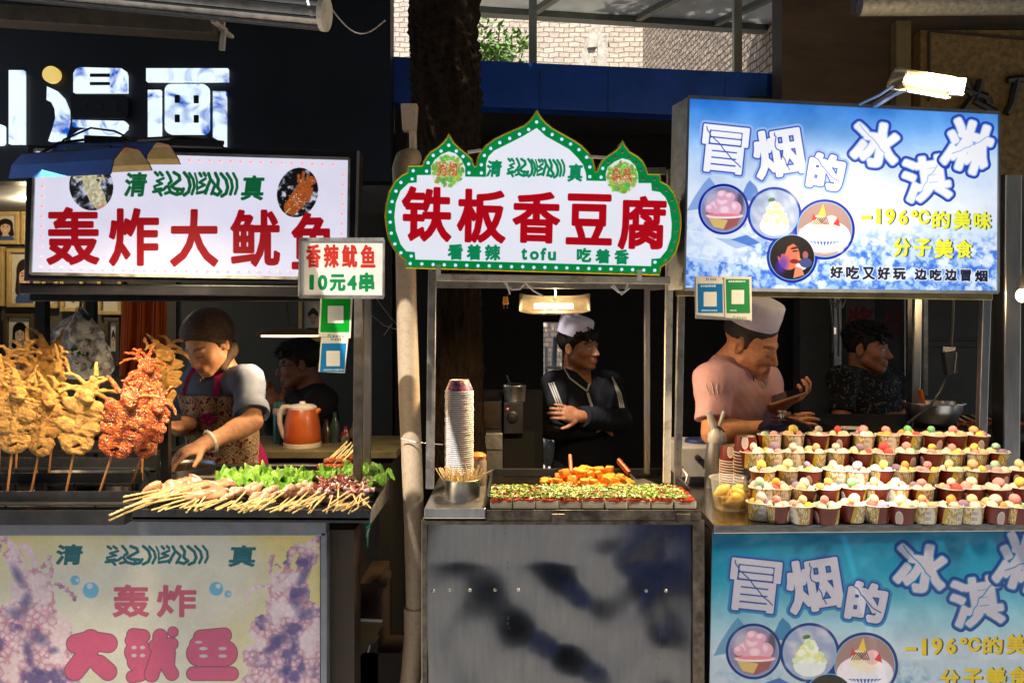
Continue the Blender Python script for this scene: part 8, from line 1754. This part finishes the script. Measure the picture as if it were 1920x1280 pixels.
# woman at the squid stall
H = Head(P(390, 645, 2.90), (-.36, -.78, -.50), (-.26, -.36, .89), .90)
J = dict(neck=P(424, 700, 3.0), shL=P(464, 714, 2.9), shR=P(352, 722, 3.08), elL=P(474, 790, 2.78), wrL=P(386, 832, 2.66), elR=P(338, 800, 3.0), wrR=P(346, 794, 2.84), pel=P(432, 885, 3.14))
wL = J['wrL']; woman, Jw = person('woman with a brown headscarf and floral apron bending over the pan at the squid stall', H, J, skin=np.array(S(212, 154, 114)), look='down', bulk=.82, wide=.92,
  hands=[(wL, P(345, 848, 2.62) - wL, (-.1, .2, -1), [.35, .5, .55, .6], dict(sc=.95, thumb=1)), (J['wrR'], (-.32, -.25, .05), (.2, -.5, .8), [.7, .8, .9, .9], dict(sc=.95, thumb=-1))])
garment('shirt', woman, Jw, M('grey_blue_chambray', (.11, .14, .20), .85, 0, .2, 30, .35, 500), .012, (.80, 0), .84, .94, neck=.066, wr=.008, seed=4)
d = (Jw['elL'] - Jw['shL']).normalized(); cf = Jw['shL'].lerp(Jw['elL'], .80); m = MB(); m.tube([cf - d * .028, cf - d * .004, cf + d * .010], [.061, .063, .060], 24, False); m.tube([cf + d * .010, cf - d * .004], [.053, .053], 24, False); m.build('sleeve_cuff', M('chambray_cuff', (.13, .165, .23), .85, 0, .2, 30), woman, True)
l, f = frame_b(Jw)
F_ = Field([Jw['pel'].x - .35, Jw['pel'].y - .4, Jw['pel'].z - .28], [Jw['pel'].x + .35, Jw['pel'].y + .3, Jw['neck'].z + .05], .0055); torso(F_, Jw, .024, .84, .94); F_.cap(Jw['pel'] + f * .05, Jw['pel'] + f * .06 + Vector((0, 0, -.3)), .15, .16, .05); F_.wave(.003, 40, 9, 5)
F_.half(Jw['pel'] + f * .0, -f); F_.half(Vector((0, 0, P(0, 742, 2.9).z)), up); V, Fc = F_.mesh(1)
m_ap, t, b_ = nodes('floral_apron_cloth'); L = t.links.new; N = t.nodes.new
tcn = N('ShaderNodeTexCoord'); n1 = N('ShaderNodeTexNoise'); n1.inputs['Scale'].default_value = 58; n1.inputs['Detail'].default_value = 2; L(tcn.outputs['Object'], n1.inputs[0]); r1 = N('ShaderNodeValToRGB'); cr = r1.color_ramp; cr.elements[0].position = .40; cr.elements[0].color = (*S(120, 14, 36), 1); cr.elements[1].position = .44; cr.elements[1].color = (*S(206, 182, 140), 1)
for p_, c_ in ((.54, S(206, 182, 140)), (.56, S(120, 96, 70)), (.62, S(150, 110, 80)), (.66, S(214, 190, 150))): e = cr.elements.new(p_); e.color = (*c_, 1)
L(n1.outputs['Fac'], r1.inputs[0]); wv = N('ShaderNodeTexWave'); wv.inputs['Scale'].default_value = 4.5; wv.inputs['Distortion'].default_value = .6; L(tcn.outputs['Object'], wv.inputs[0]); mx = N('ShaderNodeMixRGB'); mx.blend_type = 'MULTIPLY'; L(wv.outputs['Fac'], mx.inputs[0]); L(r1.outputs[0], mx.inputs[1]); mx.inputs[2].default_value = (.6, .5, .42, 1); L(mx.outputs[0], b_.inputs['Base Color']); b_.inputs['Roughness'].default_value = .8
ap = mesh_from('apron', V, Fc, m_ap, woman, off=woman.location)
m_mag = M('magenta_cloth', S(170, 20, 96), .75, 0, .15, 20, .3, 200); apz = lambda px, py, Y: P(px, py, Y)
tree_sh = BVHTree.FromPolygons([tuple(Vector(v.co) + woman.location) for c in woman.children if c.name.startswith('shirt') for v in c.data.vertices], [tuple(p.vertices) for c in woman.children if c.name.startswith('shirt') for p in c.data.polygons])
def drape(px, py, off=.006, tree=tree_sh, fall=2.85):
    o = Vector((0, 0, CZ)); dr = (P(px, py, 1) - o).normalized(); h_ = tree.ray_cast(o, dr); return (h_[0] - dr * off) if h_[0] is not None else P(px, py, fall)
def ribbon(pts, wd, nm, mat, root, tree=tree_sh, sub=8):
    q = []
    for a, b in zip(pts, pts[1:]): q += [(a[0] + (b[0] - a[0]) * k / sub, a[1] + (b[1] - a[1]) * k / sub) for k in range(sub)]
    q.append(pts[-1]); m = MB(); c = [drape(x, y, .006, tree) for x, y in q]; k0 = 0
    for i in range(len(c) - 1):
        t_ = (c[i + 1] - c[i]).normalized(); s_ = t_.cross(Vector((0, 1, 0))).normalized() * wd / 2; b = Vector((0, .004, 0)); m.prism([c[i] - s_, c[i] + s_, c[i + 1] + s_, c[i + 1] - s_], [c[i] - s_ + b, c[i] + s_ + b, c[i + 1] + s_ + b, c[i + 1] - s_ + b])
    return m.build(nm, mat, root)
ribbon([(366, 692), (354, 712), (346, 742)], .026, 'apron_strap', m_mag, woman); ribbon([(411, 696), (407, 712), (406, 742)], .026, 'apron_strap', m_mag, woman)
tree_ap = BVHTree.FromPolygons([tuple(Vector(v.co) + woman.location) for v in ap.data.vertices], [tuple(p.vertices) for p in ap.data.polygons])
q = drape(390, 784, .012, tree_ap); m = MB()
for a in range(5): m.ell(q + Vector((.018 * math.cos(a * 1.26), -.004, .014 * math.sin(a * 1.26))), (.012, .008, .010), 10, 8)
m.ell(q + Vector((0, -.008, 0)), (.007, .006, .007), 10, 8); m.build('bow', m_mag, woman, True)
F_ = Field([Jw['pel'].x - .35, Jw['pel'].y - .4, Jw['pel'].z - .28], [Jw['pel'].x + .35, Jw['pel'].y + .3, Jw['neck'].z + .05], .0055); torso(F_, Jw, .022, .84, .94); F_.cap(Jw['pel'], Jw['pel'] + Vector((0, 0, -.3)), .15, .16, .05); F_.half(Jw['pel'] + f * .004, f); F_.half(Jw['pel'] - f * .075, -f); F_.half(Vector((0, 0, P(0, 806, 2.9).z)), up); mesh_from('apron_side', *F_.mesh(1), m_mag, woman, off=woman.location)
q = drape(382, 704, .01); m = MB(); rs = random.Random(2)
for k in range(12): m.ell(q + Vector((rs.uniform(-.01, .01), 0, rs.uniform(-.018, .02))), (.0045,) * 3, 8, 6)
m.build('brooch', M('gold_brooch', S(220, 190, 120), .25, .9), woman, True)
dw = (Jw['elL'] - Jw['wrL']).normalized(); c_ = Jw['wrL'] + dw * .018; sx_ = dw.cross(up).normalized(); sy_ = dw.cross(sx_); m = MB(); m.tube([c_ + (sx_ * math.cos(a) + sy_ * math.sin(a)) * .037 for a in np.linspace(0, 2 * PI, 25)], .0058, 8, False); m.build('bracelet', M('white_jade', (.62, .58, .5), .2, 0, .1), woman, True)
m_scarf = M('brown_mesh_scarf', S(70, 46, 28), .6, 0, .5, 160, .6, 400, dirt=S(150, 110, 60), dscale=120, damt=.5)
hair(H, woman, m_scarf, -.085, .064, (.086, .104, .092), .002, 5, name='headscarf', fwd=-.006)
F_ = Field(np.array(P(428, 660, 2.95)) - .16, np.array(P(428, 660, 2.95)) + .16, .004); F_.cap(P(418, 622, 2.98), P(430, 655, 2.95), .024, .026, .02); F_.cap(P(430, 655, 2.95), P(418, 690, 2.90), .026, .016, .02); F_.wave(.004, 90, 3, 5); V, Fc = F_.mesh(0); mesh_from('scarf_tail', V, Fc, m_scarf, woman, off=woman.location)
# tofu seller
H = Head(P(1085, 650, 3.9), (.80, -.58, -.02), (-.06, .02, 1), 1.0)
J = dict(neck=P(1078, 700, 3.95), shL=P(1142, 718, 4.04), shR=P(1040, 722, 3.84), elL=P(1160, 788, 3.88), wrL=P(1086, 780, 3.66), elR=P(1040, 798, 3.74), wrR=P(1118, 800, 3.80), pel=P(1090, 885, 4.0))
tman, Jt = person('young man in white cap and black tracksuit, arms folded, behind the tofu griddle', H, J, skin=np.array(S(150, 98, 66)), hands=[(J['wrL'], P(1058, 773, 3.62) - J['wrL'], (0, .8, -.3), .25, dict(thumb=1)), (J['wrR'], (.3, .9, -.1), (0, .2, -.9), .5, dict(thumb=-1))], bulk=.95)
m_blk = M('black_jersey', (.008, .008, .010), .9, 0, .3, 12, .3, 90, spec=.15); sh = garment('jacket', tman, Jt, m_blk, .016, (1, .93), .98, 1.0, neck=.062, seed=7, vneck=.09, wr=.005)
tree_t = BVHTree.FromPolygons([tuple(Vector(v.co) + tman.location) for v in sh.data.vertices], [tuple(p.vertices) for p in sh.data.polygons]); m_wh = M('white_piping', (.34, .32, .29), .8)
ribbon([(1057, 690), (1068, 708), (1086, 722), (1101, 733)], .008, 'neck_piping', m_wh, tman, tree_t); ribbon([(1106, 692), (1107, 712), (1101, 733)], .008, 'neck_piping', m_wh, tman, tree_t); ribbon([(1102, 736), (1106, 750), (1110, 762)], .012, 'button_placket', m_wh, tman, tree_t)
for k in range(3): ribbon([(1029 + k * 4.2, 718 - k), (1040 + k * 4.2, 745), (1050 + k * 4.2, 775 - k * 2)], .007, 'sleeve_stripe', m_wh, tman, tree_t)
for k in range(3): ribbon([(1148 + k * 3.2, 706 + k * 6), (1158 + k * 3.2, 738), (1163 + k * 3.6, 764)], .006, 'sleeve_stripe', m_wh, tman, tree_t)
hair(H, tman, m_hair, -.075, .050, (.081, .099, .086), .004, 2, .022, tufts=90); cap_hat(H, tman, m_cap, .062, .085, .085, R(-16), -.016)
# ice cream seller
H = Head(P(1407, 640, 2.86), (.76, -.48, -.44), (.28, -.36, .89), 1.04)
J = dict(neck=P(1368, 682, 2.92), shL=P(1432, 716, 3.06), shR=P(1338, 714, 2.78), elL=P(1448, 790, 3.0), wrL=P(1460, 758, 2.82), elR=P(1338, 812, 2.72), wrR=P(1452, 802, 2.72), pel=P(1384, 880, 3.0))
pman, Jp = person('man in white cap and pink t-shirt looking at a phone behind the ice cream cups', H, J, skin=np.array(S(198, 136, 96)), look='down', bulk=1.0, wide=1.0, hands=[(J['wrL'], (.62, -.45, .30), (-.2, .1, 1), [.55, .6, .65, .7], dict(thumb=-1)), (J['wrR'], (.85, -.12, .22), (-.1, .6, -.6), [.2, .25, .3, .35], dict(thumb=1))])
m_pink = M('dusty_pink_jersey', S(204, 156, 160), .85, 0, .08, 20, .3, 400); sh = garment('t_shirt', pman, Jp, m_pink, .014, (.74, 0), 1.01, 1.01, neck=.068, seed=11, wr=.006, hem=-.2)
tree_p = BVHTree.FromPolygons([tuple(Vector(v.co) + pman.location) for v in sh.data.vertices], [tuple(p.vertices) for p in sh.data.polygons]); m_wt = M('white_stitching', (.7, .62, .58), .7); m_bk = M('dark_stitching', (.02, .015, .02), .7)
def lineset(lines, nm, mat, root, tree, r=.0016):
    m = MB()
    for ln in lines:
        q = []
        for a, b in zip(ln, ln[1:]): q += [drape(a[0] + (b[0] - a[0]) * k / 5, a[1] + (b[1] - a[1]) * k / 5, .002, tree, 2.7) for k in range(5)]
        q.append(drape(*ln[-1], .002, tree, 2.7)); m.tube(q, r, 5)
    return m.build(nm, mat, root)
lineset([[(1323, 720), (1326, 730), (1331, 738)], [(1333, 716), (1336, 726), (1338, 738)], [(1345, 718), (1344, 728), (1346, 736)], [(1336, 742), (1342, 748)]], 'sleeve_claw_marks', m_wt, pman, tree_p)
lineset([[(1421, 715), (1427, 724), (1434, 729)], [(1425, 712), (1430, 722), (1436, 726)], [(1431, 711), (1434, 719), (1439, 727)]], 'chest_claw_marks', m_wt, pman, tree_p, .0012)
lineset([[(1413, 714), (1413, 705), (1417, 703)], [(1417, 708), (1420, 701), (1422, 706)], [(1424, 704), (1424, 699), (1427, 703)], [(1428, 702), (1430, 699), (1433, 706)]], 'chest_lettering', m_bk, pman, tree_p, .0016)
hair(H, pman, M('cropped_black_hair', (.02, .016, .014), .7, 0, .4, 90, .5, 300), -.06, .060, (.0785, .096, .081), .001, 3); cap_hat(H, pman, m_cap, .060, .088, .092, R(4), -.004)
ph = thing('smartphone', 'pink edged smartphone held by the man in the pink t-shirt', 'phone', P(1480, 740, 2.76)); a, b = P(1444, 752, 2.78), P(1515, 729, 2.72); m = MB(); nu = Vector((0, 1, 0)).cross(b - a).normalized() * -1 + Vector((0, -.16, 0)); m.beam(a, b, .072, .0085, up=nu); m.build('body', M('rose_metal', S(206, 150, 130), .3, .6, .05), ph, bevel=.002); ax = (b - a).normalized(); xs_ = nu.cross(ax).normalized(); nrm = ax.cross(xs_).normalized(); nrm = nrm if nrm.z > 0 else -nrm; c0 = a.lerp(b, .5) + nrm * .0046; m = MB(); m.beam(c0 - ax * .06, c0 + ax * .06, .064, .001, up=nu); m.build('screen', M('black_glass', (.01, .01, .012), .08), ph)
# man in the dark t-shirt
H = Head(P(1624, 652, 4.0), (.80, -.58, -.06), (.02, -.02, 1), 1.08)
J = dict(neck=P(1616, 702, 4.06), shL=P(1668, 712, 4.16), shR=P(1578, 712, 3.92), elL=P(1700, 794, 4.02), wrL=P(1628, 802, 3.78), elR=P(1578, 798, 3.82), wrR=P(1660, 790, 3.72), pel=P(1622, 880, 4.1))
dman, Jd = person('broad young man in black speckled t-shirt with folded arms behind the ice cream cups', H, J, skin=np.array(S(150, 96, 64)), bulk=1.05, wide=1.0, hands=[(J['wrL'], (-.8, .1, .1), (0, .8, -.3), .3, dict(thumb=1)), (J['wrR'], (.8, .1, .1), (0, .8, -.3), .3, dict(thumb=-1))])
mdk, t, b_ = nodes('black_splattered_jersey'); L = t.links.new; N = t.nodes.new; tcn = N('ShaderNodeTexCoord'); n1 = N('ShaderNodeTexNoise'); n1.inputs['Scale'].default_value = 26; n1.inputs['Detail'].default_value = 4; n1.inputs['Distortion'].default_value = 2.5; L(tcn.outputs['Object'], n1.inputs[0]); r1 = N('ShaderNodeValToRGB'); cr = r1.color_ramp; cr.elements[0].position = .595; cr.elements[0].color = (.010, .010, .011, 1); cr.elements[1].position = .64; cr.elements[1].color = (.010, .010, .011, 1); e = cr.elements.new(.612); e.color = (.24, .23, .20, 1); e = cr.elements.new(.625); e.color = (.24, .23, .20, 1); L(n1.outputs['Fac'], r1.inputs[0]); L(r1.outputs[0], b_.inputs['Base Color']); b_.inputs['Roughness'].default_value = .9; b_.inputs['Specular IOR Level'].default_value = .15
garment('t_shirt', dman, Jd, mdk, .014, (.72, 0), 1.06, 1.01, neck=.076, seed=15, wr=.005); hair(H, dman, m_hair, -.07, .048, (.084, .101, .090), .005, 6, .03, tufts=220)
# man with glasses, deep in the shade
H = Head(P(560, 682, 3.86), (-.93, -.32, -.16), (-.16, 0, 1), 1.0)
J = dict(neck=P(585, 728, 3.9), shL=P(604, 752, 3.74), shR=P(560, 750, 4.08), elL=P(560, 806, 3.66), wrL=P(524, 764, 3.64), elR=P(525, 800, 3.98), wrR=P(505, 762, 3.86), pel=P(600, 890, 3.98))
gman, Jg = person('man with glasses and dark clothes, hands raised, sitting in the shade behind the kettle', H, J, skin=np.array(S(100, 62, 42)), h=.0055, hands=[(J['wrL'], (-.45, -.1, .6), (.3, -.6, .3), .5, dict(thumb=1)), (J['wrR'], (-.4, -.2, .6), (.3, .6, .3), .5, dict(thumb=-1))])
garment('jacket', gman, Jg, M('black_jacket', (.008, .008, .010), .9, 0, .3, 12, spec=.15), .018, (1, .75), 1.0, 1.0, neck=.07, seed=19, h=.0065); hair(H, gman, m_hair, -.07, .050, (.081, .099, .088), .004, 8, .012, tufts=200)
m = MB()
for sx in (-1, 1): m.tube([H.w(sx * (.033 + .020 * math.cos(a)), .096, -.003 + .015 * math.sin(a)) for a in np.linspace(0, 2 * PI, 17)], .0016, 5, False); m.tube([H.w(sx * .054, .094, 0), H.w(sx * .076, .03, .004), H.w(sx * .079, -.01, .002)], .0016, 5)
m.tube([H.w(-.013, .098, 0), H.w(.013, .098, 0)], .0016, 5); m.build('glasses', MT['black_plastic'], gman)
